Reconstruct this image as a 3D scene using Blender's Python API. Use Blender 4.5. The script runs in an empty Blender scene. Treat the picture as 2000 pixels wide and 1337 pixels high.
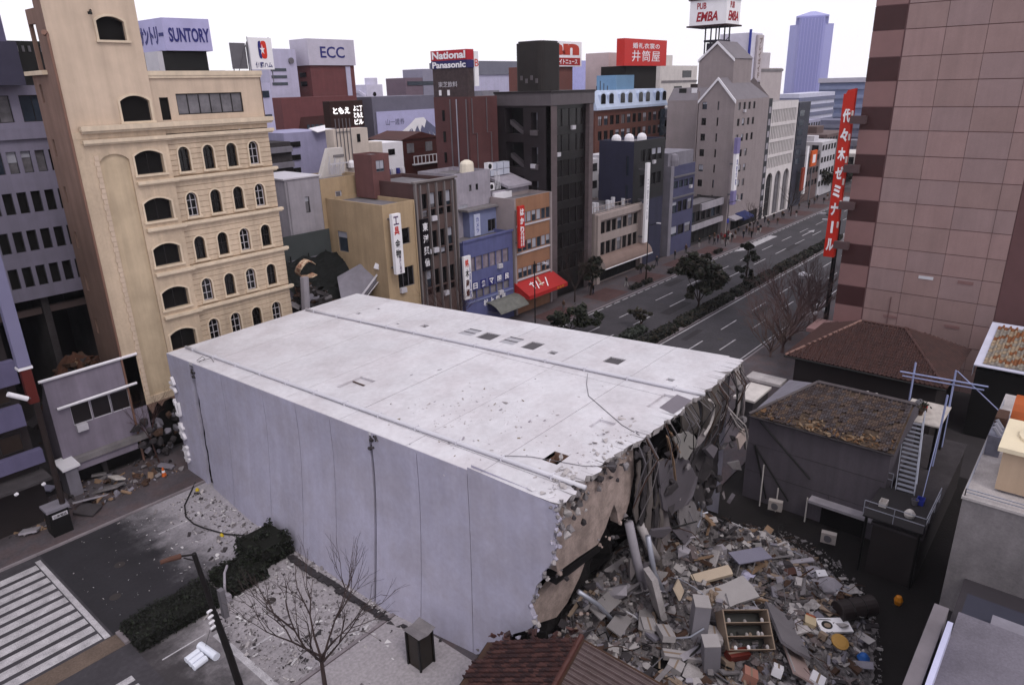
import bpy, math, random
from mathutils import Vector, Matrix, Euler
R = random.Random(17)
SC = bpy.context.scene
COL = SC.collection
PI = math.pi
def rad(d): return math.radians(d)

# ---------------------------------------------------------------- camera
# X runs along the street (away to the right), Y across it (away to the left), Z up, metres
HEAD, PITCH, ROLL = rad(40.4), rad(19.95), rad(-1.465)
_f0 = Vector((math.cos(HEAD), math.sin(HEAD), 0)); _r = Vector((math.sin(HEAD), -math.cos(HEAD), 0)); _u = Vector((0, 0, 1))
_f = _f0 * math.cos(PITCH) - _u * math.sin(PITCH)
_up = _u * math.cos(PITCH) + _f0 * math.sin(PITCH)
_r2 = _r * math.cos(ROLL) + _up * math.sin(ROLL)
_up2 = _up * math.cos(ROLL) - _r * math.sin(ROLL)
cd = bpy.data.cameras.new('camera'); cam = bpy.data.objects.new('camera', cd); COL.objects.link(cam)
cd.sensor_width = 36.0; cd.lens = 36.0 * 1382.4 / 2000.0; cd.clip_start = 0.1; cd.clip_end = 6000
M = Matrix.Identity(4)
for i in range(3):
    M[i][0] = _r2[i]; M[i][1] = _up2[i]; M[i][2] = -_f[i]
M.translation = Vector((0, 0, 30.0)); cam.matrix_world = M
SC.camera = cam

# ---------------------------------------------------------------- overcast sky and weak sun
SUN_EL, SUN_AZ = rad(52), rad(250)          # azimuth measured from +X towards +Y
w = bpy.data.worlds.new('World'); SC.world = w; w.use_nodes = True
nt = w.node_tree; nt.nodes.clear()
out = nt.nodes.new('ShaderNodeOutputWorld'); bg = nt.nodes.new('ShaderNodeBackground')
sky = nt.nodes.new('ShaderNodeTexSky'); sky.sky_type = 'NISHITA'; sky.sun_disc = False
sky.sun_elevation = SUN_EL; sky.sun_rotation = PI / 2 - SUN_AZ; sky.dust_density = 6; sky.air_density = 1.0
mx = nt.nodes.new('ShaderNodeMixRGB'); mx.inputs[0].default_value = 0.86
mx.inputs[2].default_value = (12.4, 12.1, 12.9, 1)   # the even white of the cloud layer
nt.links.new(sky.outputs[0], mx.inputs[1]); nt.links.new(mx.outputs[0], bg.inputs[0])
bg.inputs[1].default_value = 0.1
nt.links.new(bg.outputs[0], out.inputs[0])
sd = bpy.data.lights.new('sun', 'SUN'); sd.energy = 1.0; sd.angle = rad(18); sd.color = (1.0, 0.95, 0.88)
sun = bpy.data.objects.new('sun', sd); COL.objects.link(sun)
sv = Vector((math.cos(SUN_EL) * math.cos(SUN_AZ), math.cos(SUN_EL) * math.sin(SUN_AZ), math.sin(SUN_EL)))
sun.rotation_euler = sv.to_track_quat('Z', 'Y').to_euler(); sun.location = (0, 0, 120)
SC.view_settings.view_transform = 'Standard'; SC.view_settings.look = 'None'
SC.view_settings.gamma = 1.0; SC.view_settings.exposure = 0.0; SC.view_settings.use_curve_mapping = False

# ---------------------------------------------------------------- materials
MATS = {}
def mat(name, col, rough=0.85, var=0.12, scale=0.6, streak=0.0, bump=0.0, bscale=8.0, metal=0.0, spec=0.3, col2=None, speck=0.0, emit=0.0, grain=0.0):
    if name in MATS: return MATS[name]
    m = bpy.data.materials.new(name); MATS[name] = m; m.use_nodes = True
    N = m.node_tree.nodes; L = m.node_tree.links; b = N['Principled BSDF']
    b.inputs['Roughness'].default_value = rough; b.inputs['Metallic'].default_value = metal
    b.inputs['Specular IOR Level'].default_value = spec
    c = tuple(x ** 1.22 for x in col) + (1,)      # film-like depth: darker darks, same ordering
    m.diffuse_color = c
    b.inputs['Base Color'].default_value = c
    if emit:
        b.inputs['Emission Color'].default_value = c; b.inputs['Emission Strength'].default_value = emit
    geo = N.new('ShaderNodeNewGeometry')
    cur = None
    def mul(fac_socket, lo, hi, prev):
        mr = N.new('ShaderNodeMapRange'); mr.inputs[1].default_value = 0.25; mr.inputs[2].default_value = 0.75
        mr.inputs[3].default_value = lo; mr.inputs[4].default_value = hi
        L.new(fac_socket, mr.inputs[0])
        mm = N.new('ShaderNodeMixRGB'); mm.blend_type = 'MULTIPLY'; mm.inputs[0].default_value = 1
        if prev is None: mm.inputs[1].default_value = c
        else: L.new(prev, mm.inputs[1])
        L.new(mr.outputs[0], mm.inputs[2])
        return mm.outputs[0]
    def noise(sc, det=4, zs=1.0):
        n = N.new('ShaderNodeTexNoise'); n.inputs['Scale'].default_value = sc; n.inputs['Detail'].default_value = det
        n.inputs['Roughness'].default_value = 0.62
        if zs != 1.0:
            mp = N.new('ShaderNodeMapping'); mp.inputs['Scale'].default_value = (1, 1, zs)
            L.new(geo.outputs['Position'], mp.inputs[0]); L.new(mp.outputs[0], n.inputs['Vector'])
        else: L.new(geo.outputs['Position'], n.inputs['Vector'])
        return n.outputs[0]
    if col2 is not None:
        col2 = tuple(x ** 1.22 for x in col2)
        n = noise(scale * 1.7, 6)
        mr = N.new('ShaderNodeMapRange'); mr.inputs[1].default_value = 0.42; mr.inputs[2].default_value = 0.62
        L.new(n, mr.inputs[0])
        mm = N.new('ShaderNodeMixRGB'); mm.inputs[1].default_value = c; mm.inputs[2].default_value = (*col2, 1)
        L.new(mr.outputs[0], mm.inputs[0]); cur = mm.outputs[0]
    if var: cur = mul(noise(scale), 1 - var, 1 + var * 0.6, cur)
    if grain: cur = mul(noise(scale * 14, 3), 1 - grain, 1 + grain * 0.6, cur)
    if streak: cur = mul(noise(1.3, 5, 0.07), 1 - streak, 1.04, cur)
    if speck:
        v = N.new('ShaderNodeTexVoronoi'); v.inputs['Scale'].default_value = 2.6; L.new(geo.outputs['Position'], v.inputs['Vector'])
        cur = mul(v.outputs[0], 1 + speck, 1 - speck * 0.3, cur)
    if cur is not None: L.new(cur, b.inputs['Base Color'])
    if bump:
        bp = N.new('ShaderNodeBump'); bp.inputs['Strength'].default_value = bump; bp.inputs['Distance'].default_value = 0.05
        L.new(noise(bscale, 5), bp.inputs['Height']); L.new(bp.outputs[0], b.inputs['Normal'])
    return m

# ---------------------------------------------------------------- mesh builder
class MB:
    def __init__(s): s.v = []; s.f = []; s.m = []; s.cur = 0
    def face(s, pts):
        i = len(s.v); s.v += [tuple(p) for p in pts]; s.f.append(tuple(range(i, i + len(pts)))); s.m.append(s.cur); return s
    def raw(s, vs, fs):
        i = len(s.v); s.v += [tuple(p) for p in vs]
        for f in fs: s.f.append(tuple(i + k for k in f)); s.m.append(s.cur)
        return s
    def box(s, x0, x1, y0, y1, z0, z1):
        vs = [(x, y, z) for z in (z0, z1) for y in (y0, y1) for x in (x0, x1)]
        return s.raw(vs, [(0, 2, 3, 1), (4, 5, 7, 6), (0, 1, 5, 4), (2, 6, 7, 3), (0, 4, 6, 2), (1, 3, 7, 5)])
    def obox(s, c, dx, dy, dz, m3=None):
        vs = []
        for k in (-.5, .5):
            for j in (-.5, .5):
                for i in (-.5, .5):
                    p = Vector((i * dx, j * dy, k * dz))
                    if m3 is not None: p = m3 @ p
                    vs.append(p + Vector(c))
        return s.raw(vs, [(0, 2, 3, 1), (4, 5, 7, 6), (0, 1, 5, 4), (2, 6, 7, 3), (0, 4, 6, 2), (1, 3, 7, 5)])
    def prism(s, poly, d):
        """poly: list of 3-D points (planar), extruded by vector d"""
        n = len(poly); d = Vector(d); a = [Vector(p) for p in poly]
        vs = a + [p + d for p in a]
        fs = [tuple(range(n))[::-1], tuple(range(n, 2 * n))]
        for i in range(n): j = (i + 1) % n; fs.append((i, j, n + j, n + i))
        return s.raw(vs, fs)
    def tube(s, pts, r, n=6, r2=None, cap=True):
        pts = [Vector(p) for p in pts]; k = len(pts); rings = []
        for i, p in enumerate(pts):
            t = (pts[min(i + 1, k - 1)] - pts[max(i - 1, 0)]).normalized()
            a = t.orthogonal().normalized() if i == 0 else (a - t * a.dot(t)).normalized()
            b = t.cross(a)
            rr = r if r2 is None else r + (r2 - r) * i / max(1, k - 1)
            rings.append([p + (a * math.cos(2 * PI * j / n) + b * math.sin(2 * PI * j / n)) * rr for j in range(n)])
        vs = [v for g in rings for v in g]; fs = []
        for i in range(k - 1):
            for j in range(n):
                q = (j + 1) % n
                fs.append((i * n + j, i * n + q, (i + 1) * n + q, (i + 1) * n + j))
        if cap: fs += [tuple(range(n))[::-1], tuple(range((k - 1) * n, k * n))]
        return s.raw(vs, fs)
    def cyl(s, c, r, h, n=16, r2=None):
        return s.tube([c, (c[0], c[1], c[2] + h)], r, n, r if r2 is None else r2)
    def lathe(s, c, prof, n=16):
        vs = []; fs = []; k = len(prof)
        for r, z in prof:
            for j in range(n): vs.append((c[0] + r * math.cos(2 * PI * j / n), c[1] + r * math.sin(2 * PI * j / n), c[2] + z))
        for i in range(k - 1):
            for j in range(n): q = (j + 1) % n; fs.append((i * n + j, i * n + q, (i + 1) * n + q, (i + 1) * n + j))
        fs += [tuple(range(n))[::-1], tuple(range((k - 1) * n, k * n))]
        return s.raw(vs, fs)
    def mesh(s, name, mats):
        me = bpy.data.meshes.new(name); me.from_pydata(s.v, [], s.f)
        if not isinstance(mats, (list, tuple)): mats = [mats]
        for m in mats: me.materials.append(m)
        if len(mats) > 1:
            for p, i in zip(me.polygons, s.m): p.material_index = i
        me.update(); return me

ORG = {}
def bx(par, name, m, *b): return build(name, MB().box(*b), m, par)
def put(name, me, parent=None, loc=(0, 0, 0), rot=None):
    """link a mesh; loc is in world space, parents are never rotated unless the child is local"""
    o = bpy.data.objects.new(name, me); COL.objects.link(o)
    L = Vector(loc); ORG[o] = L
    if parent is not None:
        o.parent = parent; o.location = L - ORG[parent]
    else: o.location = L
    if rot is not None: o.rotation_euler = rot
    return o
def build(name, mb, mats, parent=None, loc=(0, 0, 0), rot=None, smooth=False):
    me = mb.mesh(name, mats)
    if smooth:
        for p in me.polygons: p.use_smooth = True
    return put(name, me, parent, loc, rot)
def tag(o, label=None, cat=None, group=None, kind=None):
    if label: o['label'] = label
    if cat: o['category'] = cat
    if group: o['group'] = group
    if kind: o['kind'] = kind
    return o
def thing(name, label, cat, loc=(0, 0, 0), group=None, rot=None):
    o = bpy.data.objects.new(name, None); COL.objects.link(o); o.empty_display_size = 0.3
    o.location = loc; ORG[o] = Vector(loc)
    if rot is not None: o.rotation_euler = rot
    return tag(o, label, cat, group)
def kids(o): return [c for c in o.children]
def copy_tree(o, parent=None):
    c = o.copy(); COL.objects.link(c); c.parent = parent; ORG[c] = ORG.get(o, Vector())
    for ch in list(o.children): copy_tree(ch, c)
    return c
def struct(name, mb, m, **k): return tag(build(name, mb, m, **k), kind='structure')

# ---------------------------------------------------------------- facades with real openings
MESHC = {}
def arch_pts(u0, u1, v0, v1, rise, n=8):
    """outline of an arched opening, counter-clockwise from bottom left"""
    p = [(u0, v0), (u1, v0)]; w_ = (u1 - u0) / 2; c = (u0 + u1) / 2
    if rise >= w_ - 1e-6: rr = w_; cy = v1 - w_; a0 = 0
    else: rr = (w_ * w_ + rise * rise) / (2 * rise); cy = v1 - rr; a0 = math.acos(w_ / rr)
    for i in range(n + 1):
        a = a0 + (PI - 2 * a0) * i / n
        p.append((c + rr * math.cos(a), cy + rr * math.sin(a)))
    return p
class Face:
    """a wall plane: origin, horizontal direction u, outward normal n (right-handed with z)"""
    def __init__(s, origin, u, n): s.o = Vector(origin); s.u = Vector(u).normalized(); s.n = Vector(n).normalized()
    def P(s, u, v, d=0.0): return s.o + s.u * u + Vector((0, 0, v)) + s.n * d
    def rotz(s): return math.atan2(s.u.y, s.u.x)
def face_y(y, x0): return Face((x0, y, 0), (1, 0, 0), (0, -1, 0))       # looks towards -Y
def face_x(x, y1): return Face((x, y1, 0), (0, -1, 0), (-1, 0, 0))      # looks towards -X, u runs towards -Y
def wall_holes(mb, F, u0, u1, v0, v1, holes, depth=0.22, d=0.0, back=None):
    """one skin with rectangular holes (ua,ub,va,vb[,rise]) plus reveals; arched heads get spandrels"""
    hs = [h for h in holes if h[0] < u1 and h[1] > u0 and h[2] < v1 and h[3] > v0]
    us = sorted({u0, u1} | {min(max(x, u0), u1) for h in hs for x in h[:2]})
    vs = sorted({v0, v1} | {min(max(x, v0), v1) for h in hs for x in h[2:4]})
    for i in range(len(us) - 1):
        for j in range(len(vs) - 1):
            cu, cv = (us[i] + us[i + 1]) / 2, (vs[j] + vs[j + 1]) / 2
            if any(h[0] < cu < h[1] and h[2] < cv < h[3] for h in hs): continue
            mb.face([F.P(us[i], vs[j], d), F.P(us[i + 1], vs[j], d), F.P(us[i + 1], vs[j + 1], d), F.P(us[i], vs[j + 1], d)])
    for h in hs:
        a, b, c, e = h[:4]; rise = h[4] if len(h) > 4 else 0
        cl, el = max(c, v0), min(e, v1)
        if not rise:
            mb.face([F.P(a, cl, d), F.P(a, cl, -depth), F.P(a, el, -depth), F.P(a, el, d)][::-1])
            mb.face([F.P(b, cl, d), F.P(b, cl, -depth), F.P(b, el, -depth), F.P(b, el, d)])
            if c >= v0: mb.face([F.P(a, c, d), F.P(b, c, d), F.P(b, c, -depth), F.P(a, c, -depth)])
            if e <= v1: mb.face([F.P(a, e, d), F.P(a, e, -depth), F.P(b, e, -depth), F.P(b, e, d)])
        else:
            pts = arch_pts(a, b, c, e, rise)
            for i in range(len(pts)):
                p, q = pts[i], pts[(i + 1) % len(pts)]
                pv = sorted((p[1], q[1]))
                if pv[1] < v0 or pv[0] > v1: continue
                pp, qq = (p[0], min(max(p[1], v0), v1)), (q[0], min(max(q[1], v0), v1))
                mb.face([F.P(pp[0], pp[1], d), F.P(qq[0], qq[1], d), F.P(qq[0], qq[1], -depth), F.P(pp[0], pp[1], -depth)])
            arc = [p for p in pts[2:]]
            for i in range(len(arc) - 1):       # spandrels: from each arc segment up to the lintel line
                p, q = arc[i], arc[i + 1]
                lo1, lo2 = max(p[1], v0), max(q[1], v0)
                if min(lo1, lo2) >= el: continue
                lo1, lo2 = min(lo1, el), min(lo2, el)
                mb.face([F.P(q[0], lo2, d), F.P(p[0], lo1, d), F.P(p[0], el, d), F.P(q[0], el, d)])
    return mb
def win_mesh(w_, h, kind, fw, nx, ny, rise):
    key = ('win', round(w_, 2), round(h, 2), kind, fw, nx, ny, round(rise, 2))
    if key in MESHC: return MESHC[key]
    mb = MB(); t = 0.05
    def bar(u0, u1, v0, v1): mb.box(u0, u1, -t, t, v0, v1)
    a, b = -w_ / 2, w_ / 2
    if rise:
        pts = arch_pts(a, b, -h / 2, h / 2, rise); ins = arch_pts(a + fw, b - fw, -h / 2 + fw, h / 2 - fw, max(rise - fw * .4, .05))
        n = len(pts)
        for i in range(n):
            j = (i + 1) % n
            mb.raw([(pts[i][0], -t, pts[i][1]), (pts[j][0], -t, pts[j][1]), (ins[j][0], -t, ins[j][1]), (ins[i][0], -t, ins[i][1]),
                    (ins[j][0], t, ins[j][1]), (ins[i][0], t, ins[i][1])], [(0, 1, 2, 3), (3, 2, 4, 5)])
    else:
        bar(a, b, -h / 2, -h / 2 + fw); bar(a, b, h / 2 - fw, h / 2); bar(a, a + fw, -h / 2 + fw, h / 2 - fw); bar(b - fw, b, -h / 2 + fw, h / 2 - fw)
    top = h / 2 - fw - (rise * .35 if rise else 0)
    for i in range(1, nx): x = a + w_ * i / nx; bar(x - fw * .4, x + fw * .4, -h / 2 + fw, top)
    for i in range(1, ny): z = -h / 2 + h * i / ny; bar(a + fw, b - fw, z - fw * .35, z + fw * .35)
    me = mb.mesh('window', FRAME_OF[kind]); MESHC[key] = me; return me
def pane_mesh(w_, h, m, rise):
    key = ('pane', round(w_, 2), round(h, 2), m.name, round(rise, 2))
    if key in MESHC: return MESHC[key]
    mb = MB()
    if rise: mb.prism([(p[0], 0.02, p[1]) for p in arch_pts(-w_ / 2, w_ / 2, -h / 2, h / 2, rise)], (0, 0.02, 0))
    else: mb.box(-w_ / 2, w_ / 2, 0.02, 0.04, -h / 2, h / 2)
    me = mb.mesh('pane', m); MESHC[key] = me; return me
FRAME_OF = {}
def window(par, F, h, kind='dark', glass=None, fw=0.06, nx=1, ny=1, depth=0.16, blind=None):
    """a framed window set back in hole h of plane F: part 'window' with sub-part 'pane'"""
    a, b, c, e = h[:4]; rise = h[4] if len(h) > 4 else 0
    w_, hh = b - a, e - c
    ctr = F.P((a + b) / 2, (c + e) / 2, -depth); rz = F.rotz()
    o = put('window', win_mesh(w_, hh, kind, fw, nx, ny, rise), par, ctr, (0, 0, rz))
    p = bpy.data.objects.new('pane', pane_mesh(w_, hh, glass or GLASS, rise)); COL.objects.link(p); p.parent = o
    if blind is not None:
        q = MB(); q.box(-w_ / 2 + fw, w_ / 2 - fw, -0.03, -0.01, hh / 2 - blind * hh, hh / 2 - fw)
        k = ('bl', round(w_, 2), round(hh, 2), round(blind, 2))
        if k not in MESHC: MESHC[k] = q.mesh('blind', M_BLIND)
        p2 = bpy.data.objects.new('blind', MESHC[k]); COL.objects.link(p2); p2.parent = o
    return o
def bar_on(mb, F, u0, u1, v0, v1, d0, d1):
    """box standing on a wall plane between depths d0..d1"""
    vs = [F.P(u, v, d) for d in (d0, d1) for v in (v0, v1) for u in (u0, u1)]
    return mb.raw(vs, [(0, 2, 3, 1), (4, 5, 7, 6), (0, 1, 5, 4), (2, 6, 7, 3), (0, 4, 6, 2), (1, 3, 7, 5)])

# ---------------------------------------------------------------- lettering
def text_me(s, size, m, depth=0.03, bold=0.0, vertical=False, shear=0.0, sx=1.0, gap=1.0):
    key = ('txt', s, size, m.name, depth, bold, vertical, shear, sx, gap)
    if key in MESHC: return MESHC[key]
    cu = bpy.data.curves.new('lettering', 'FONT'); cu.body = '\n'.join(s) if vertical else s
    cu.size = size; cu.align_x = 'CENTER'; cu.align_y = 'CENTER'; cu.extrude = depth / 2; cu.offset = bold; cu.shear = shear
    cu.space_line = gap if vertical else 1.0; cu.space_character = 1.0 if vertical else gap; cu.resolution_u = 3
    o = bpy.data.objects.new('lettering', cu); COL.objects.link(o)
    dg = bpy.context.evaluated_depsgraph_get(); me = bpy.data.meshes.new_from_object(o.evaluated_get(dg))
    COL.objects.unlink(o); bpy.data.objects.remove(o); bpy.data.curves.remove(cu)
    xs = [v.co.x for v in me.vertices]; ys = [v.co.y for v in me.vertices]
    if xs:
        cx, cy = (min(xs) + max(xs)) / 2, (min(ys) + max(ys)) / 2
        for v in me.vertices: v.co.x = (v.co.x - cx) * sx; v.co.y -= cy
    me.materials.clear(); me.materials.append(m); me.name = 'lettering'
    MESHC[key] = me; return me
def fit_text(me_args, wid=None, hei=None):
    """text mesh plus the scale that makes it wid x hei"""
    me = text_me(**me_args); xs = [v.co.x for v in me.vertices]; ys = [v.co.y for v in me.vertices]
    return me, (wid / (max(xs) - min(xs)) if wid else 1), (hei / (max(ys) - min(ys)) if hei else 1)
def letters(par, F, s, u, v, wid, hei, m, d=0.02, depth=0.03, bold=0.0, vertical=False, shear=0.0, gap=1.0, name='lettering', spin=0):
    me, sx, sy = fit_text(dict(s=s, size=1.0, m=m, depth=depth, bold=bold, vertical=vertical, shear=shear, gap=gap), wid, hei)
    if spin: sx, sy = fit_text(dict(s=s, size=1.0, m=m, depth=depth, bold=bold, vertical=vertical, shear=shear, gap=gap), wid, hei)[1:]
    o = put(name, me, par, F.P(u, v, d + depth / 2))
    Mx = Matrix((F.u, Vector((0, 0, 1)), F.n)).transposed()
    if spin: Mx = Mx @ Matrix.Rotation(spin, 3, 'Z')
    o.rotation_euler = Mx.to_euler(); o.scale = (sx, sy, 1)
    return o
# ---------------------------------------------------------------- palette (real-world base colours)
GLASS = mat('dark_glass', (0.012, 0.011, 0.013), rough=0.18, var=0.3, scale=0.9, spec=0.35)
GLASS_B = mat('bluish_glass', (0.05, 0.065, 0.09), rough=0.15, var=0.4, scale=0.8, spec=0.45)
GLASS_C = mat('curtained_glass', (0.2, 0.19, 0.21), rough=0.35, var=0.5, scale=1.2, spec=0.35)
VOID = mat('unlit_interior', (0.008, 0.006, 0.007), rough=0.95, var=0.2)
M_BLIND = mat('roller_blind', (0.4, 0.4, 0.46), rough=0.8)
F_DARK = mat('dark_frame', (0.03, 0.025, 0.028), rough=0.5)
F_GREY = mat('grey_frame', (0.17, 0.16, 0.18), rough=0.45)
F_WHITE = mat('white_frame', (0.55, 0.53, 0.58), rough=0.5)
F_STONE = mat('pale_stone_trim', (0.69, 0.585, 0.475), rough=0.8, var=0.12, scale=1.5, streak=0.2)
FRAME_OF.update(dark=F_DARK, grey=F_GREY, white=F_WHITE, stone=F_STONE)
ASPH = mat('asphalt', (0.082, 0.075, 0.087), rough=0.9, var=0.35, scale=0.25, bump=0.25, bscale=30, grain=0.25)
ASPH2 = mat('dusty_asphalt', (0.06, 0.055, 0.064), rough=0.95, var=0.25, scale=0.5, bump=0.3, bscale=20, col2=(0.2, 0.185, 0.2), grain=0.3)
PAVE = mat('paving', (0.125, 0.11, 0.125), rough=0.9, var=0.3, scale=0.35, bump=0.15, bscale=12, col2=(0.14, 0.108, 0.115), grain=0.25)
PAVE_B = mat('brown_paving', (0.17, 0.13, 0.11), rough=0.9, var=0.3, scale=0.6, bump=0.2, bscale=12, grain=0.3)
KERB = mat('kerb_stone', (0.27, 0.24, 0.26), rough=0.9, var=0.25, scale=1.0)
PAINT = mat('road_paint', (0.50, 0.48, 0.51), rough=0.8, var=0.4, scale=1.3, grain=0.5)
EARTH = mat('shade_dark_earth', (0.02, 0.016, 0.017), rough=1, var=0.4, scale=0.5, bump=0.6, bscale=5)  # near black: the deep shade of the alley is put into the colour
DIRT_R = mat('brown_earth', (0.13, 0.065, 0.045), rough=1, var=0.4, scale=0.9, bump=0.6, bscale=5)
LILAC = mat('lilac_white_paint', (0.465, 0.45, 0.56), rough=0.75, var=0.12, scale=0.25, streak=0.12, bump=0.08, bscale=9, grain=0.08, col2=(0.435, 0.415, 0.50))
ROOFW = mat('pale_wall_coating', (0.62, 0.605, 0.645), rough=0.8, var=0.14, scale=0.2, bump=0.08, bscale=7, grain=0.1, col2=(0.565, 0.54, 0.575))
PIPEW = mat('white_pipe', (0.58, 0.57, 0.62), rough=0.5, var=0.05)
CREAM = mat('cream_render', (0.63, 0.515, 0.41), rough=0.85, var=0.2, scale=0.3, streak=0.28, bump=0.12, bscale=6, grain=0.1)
CREAM2 = mat('cream_render_light', (0.63, 0.515, 0.425), rough=0.85, var=0.15, scale=0.4, streak=0.2)
CREAM3 = mat('cream_stucco_panel', (0.585, 0.48, 0.365), rough=0.9, var=0.22, scale=0.4, streak=0.3, bump=0.1)
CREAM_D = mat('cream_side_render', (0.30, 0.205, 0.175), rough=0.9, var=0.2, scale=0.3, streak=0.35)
CONC = mat('concrete', (0.27, 0.25, 0.265), rough=0.9, var=0.3, scale=0.6, bump=0.3, bscale=5, streak=0.25, grain=0.15)
CONC_D = mat('dark_concrete', (0.085, 0.075, 0.083), rough=0.95, var=0.35, scale=0.6, bump=0.4, bscale=5, streak=0.3, grain=0.2)
CONC_L = mat('light_concrete', (0.45, 0.42, 0.43), rough=0.9, var=0.25, scale=1.1, bump=0.35, bscale=6, grain=0.2)
RUBBLE = mat('crushed_concrete', (0.22, 0.20, 0.21), rough=1, var=0.45, scale=1.4, bump=0.8, bscale=8, grain=0.35)
STEEL = mat('galvanised_steel', (0.42, 0.43, 0.5), rough=0.4, var=0.1, metal=0.4)
RUST = mat('rusty_steel', (0.10, 0.055, 0.04), rough=0.8, var=0.3, scale=3)
BLACKM = mat('black_metal', (0.012, 0.011, 0.012), rough=0.5, var=0.1)
WOOD = mat('weathered_timber', (0.30, 0.21, 0.15), rough=0.9, var=0.3, scale=2)
WOOD_D = mat('dark_timber', (0.10, 0.06, 0.045), rough=0.9, var=0.3, scale=2)
WHITE = mat('white_paint', (0.74, 0.72, 0.77), rough=0.6, var=0.08)
OFFW = mat('off_white_render', (0.62, 0.58, 0.57), rough=0.8, var=0.12, streak=0.15)
LILACW = mat('pale_lilac_render', (0.5, 0.48, 0.62), rough=0.8, var=0.1, streak=0.12)
GREYW = mat('grey_render', (0.27, 0.255, 0.30), rough=0.85, var=0.2, streak=0.25)
GREYL = mat('light_grey_render', (0.40, 0.375, 0.42), rough=0.85, var=0.18, streak=0.25)
LEAF_D = mat('dark_evergreen_leaf', (0.022, 0.030, 0.016), rough=0.7, var=0.5, scale=2.0)
LEAF_M = mat('olive_evergreen_leaf', (0.05, 0.05, 0.032), rough=0.7, var=0.5, scale=2.0)
LEAF_B = mat('brown_green_leaf', (0.06, 0.046, 0.034), rough=0.7, var=0.5, scale=2.0)
BARK = mat('bark', (0.055, 0.036, 0.032), rough=0.95, var=0.3, scale=3)
BARK_R = mat('reddish_twig_bark', (0.085, 0.045, 0.044), rough=0.95, var=0.3, scale=3)
def ink(name, c, **k): return mat(name, c, rough=0.55, var=0.06, **k)
RED = ink('sign_red', (0.55, 0.035, 0.025)); REDO = ink('sign_orange_red', (0.62, 0.05, 0.02)); WHT = ink('sign_white', (0.8, 0.78, 0.82))
NAVY = ink('sign_navy', (0.035, 0.035, 0.2)); INK = ink('sign_black', (0.02, 0.018, 0.02)); BLUEI = ink('sign_blue', (0.04, 0.06, 0.35))

# ---------------------------------------------------------------- ground, street, markings
g = MB(); g.face([(-110, -110, -0.04), (1290, -110, -0.04), (1290, 640, -0.04), (-110, 640, -0.04)]); struct('ground', g, mat('city_ground', (0.07, 0.062, 0.068), rough=1, var=0.35, scale=0.15))
g = MB(); g.face([(-60, 28.4, 0), (420, 28.4, 0), (420, 52.4, 0), (-60, 52.4, 0)]); struct('road', g, ASPH)
g = MB()
for x0, x1 in ((-60, 4.2), (10.2, 21.0), (44.0, 420)):
    g.box(x0, x1, 38.75, 40.1, 0.0, 0.16)
struct('median_kerb', g, KERB)
g = MB(); g.box(4.2, 10.2, 38.75, 40.1, -0.01, 0.01); struct('median_paving', g, PAVE_B)
g = MB(); g.box(-60, 420, 52.62, 60.2, -0.02, 0.12); struct('far_pavement', g, PAVE)
g = MB(); g.box(-60, 420, 19.0, 28.18, -0.02, 0.12); struct('near_pavement', g, PAVE)
def kerb(y0, y1, xa, xb):
    for i in range(int((xb - xa) / 2.0)):
        x = xa + i * 2.0
        k = MB(); k.box(x + .01, x + 1.99, y0, y1, 0.0, 0.135 + R.uniform(-.006, .006)); o = build('kerb_stone', k, KERB); o['kind'] = 'structure'
kerb(52.4, 52.62, -4, 26); kerb(28.18, 28.4, 6, 22)
g = MB(); g.box(26, 420, 52.4, 52.62, 0, 0.135); g.box(44, 420, 28.18, 28.4, 0, 0.135); struct('far_kerb', g, KERB)
# rust-brown paving bands along the far pavement
g = MB()
for i in range(14): g.face([(60 + i * 12, 53.4, 0.124), (66.5 + i * 12, 53.4, 0.124), (66.5 + i * 12, 57.6, 0.124), (60 + i * 12, 57.6, 0.124)])
struct('paving_bands', g, mat('red_paving', (0.125, 0.07, 0.07), rough=0.9, var=0.3, scale=0.8, grain=0.3))
# white lines
Z4 = 0.004
g = MB()
def line(x0, x1, y, w=0.16): g.face([(x0, y - w / 2, Z4), (x1, y - w / 2, Z4), (x1, y + w / 2, Z4), (x0, y + w / 2, Z4)])
line(44, 300, 38.5, 0.2); line(44, 300, 28.85); line(44, 250, 40.4, 0.12)
for k in range(26):
    x = 47.6 + 10 * k
    line(x, x + 5.2, 45.0, .17)
    if k > 1: line(x + 1.5, x + 6.7, 48.1, .17)
    line(x - 5.2, x - .4, 35.0, .17); line(x - 2.2, x + 2.4, 32.0, .17)
for k in range(60): line(60 + k * 2.2, 61.6 + k * 2.2, 52.1, .18)
line(16.5, 22, 48.2, .14); line(14.6, 17.1, 32.7, .14); line(16.4, 21.4, 28.95, .16); line(11, 13.6, 35.9, .1)
g.face([(128, 50.4, Z4), (143, 50.4, Z4), (143, 51.9, Z4), (125, 51.9, Z4)])
struct('lane_markings', g, PAINT)
g = MB()
n = 11
for i in range(n):
    y = 40.35 + i * (11.3 / n)
    g.face([(1.2, y, Z4), (9.55, y, Z4), (9.55, y + .68, Z4), (1.2, y + .68, Z4)])
g.face([(9.62, 40.2, Z4), (9.95, 40.2, Z4), (9.95, 51.75, Z4), (9.62, 51.75, Z4)])
for i in range(9):
    y = 28.9 + i * 0.84
    g.face([(5.6, y, Z4), (9.4, y, Z4), (9.4, y + .5, Z4), (5.6, y + .5, Z4)])
g.face([(13.75, 29.1, Z4), (14.15, 29.1, Z4), (14.15, 35.4, Z4), (13.75, 35.4, Z4)])
struct('crosswalk', g, PAINT)
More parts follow.
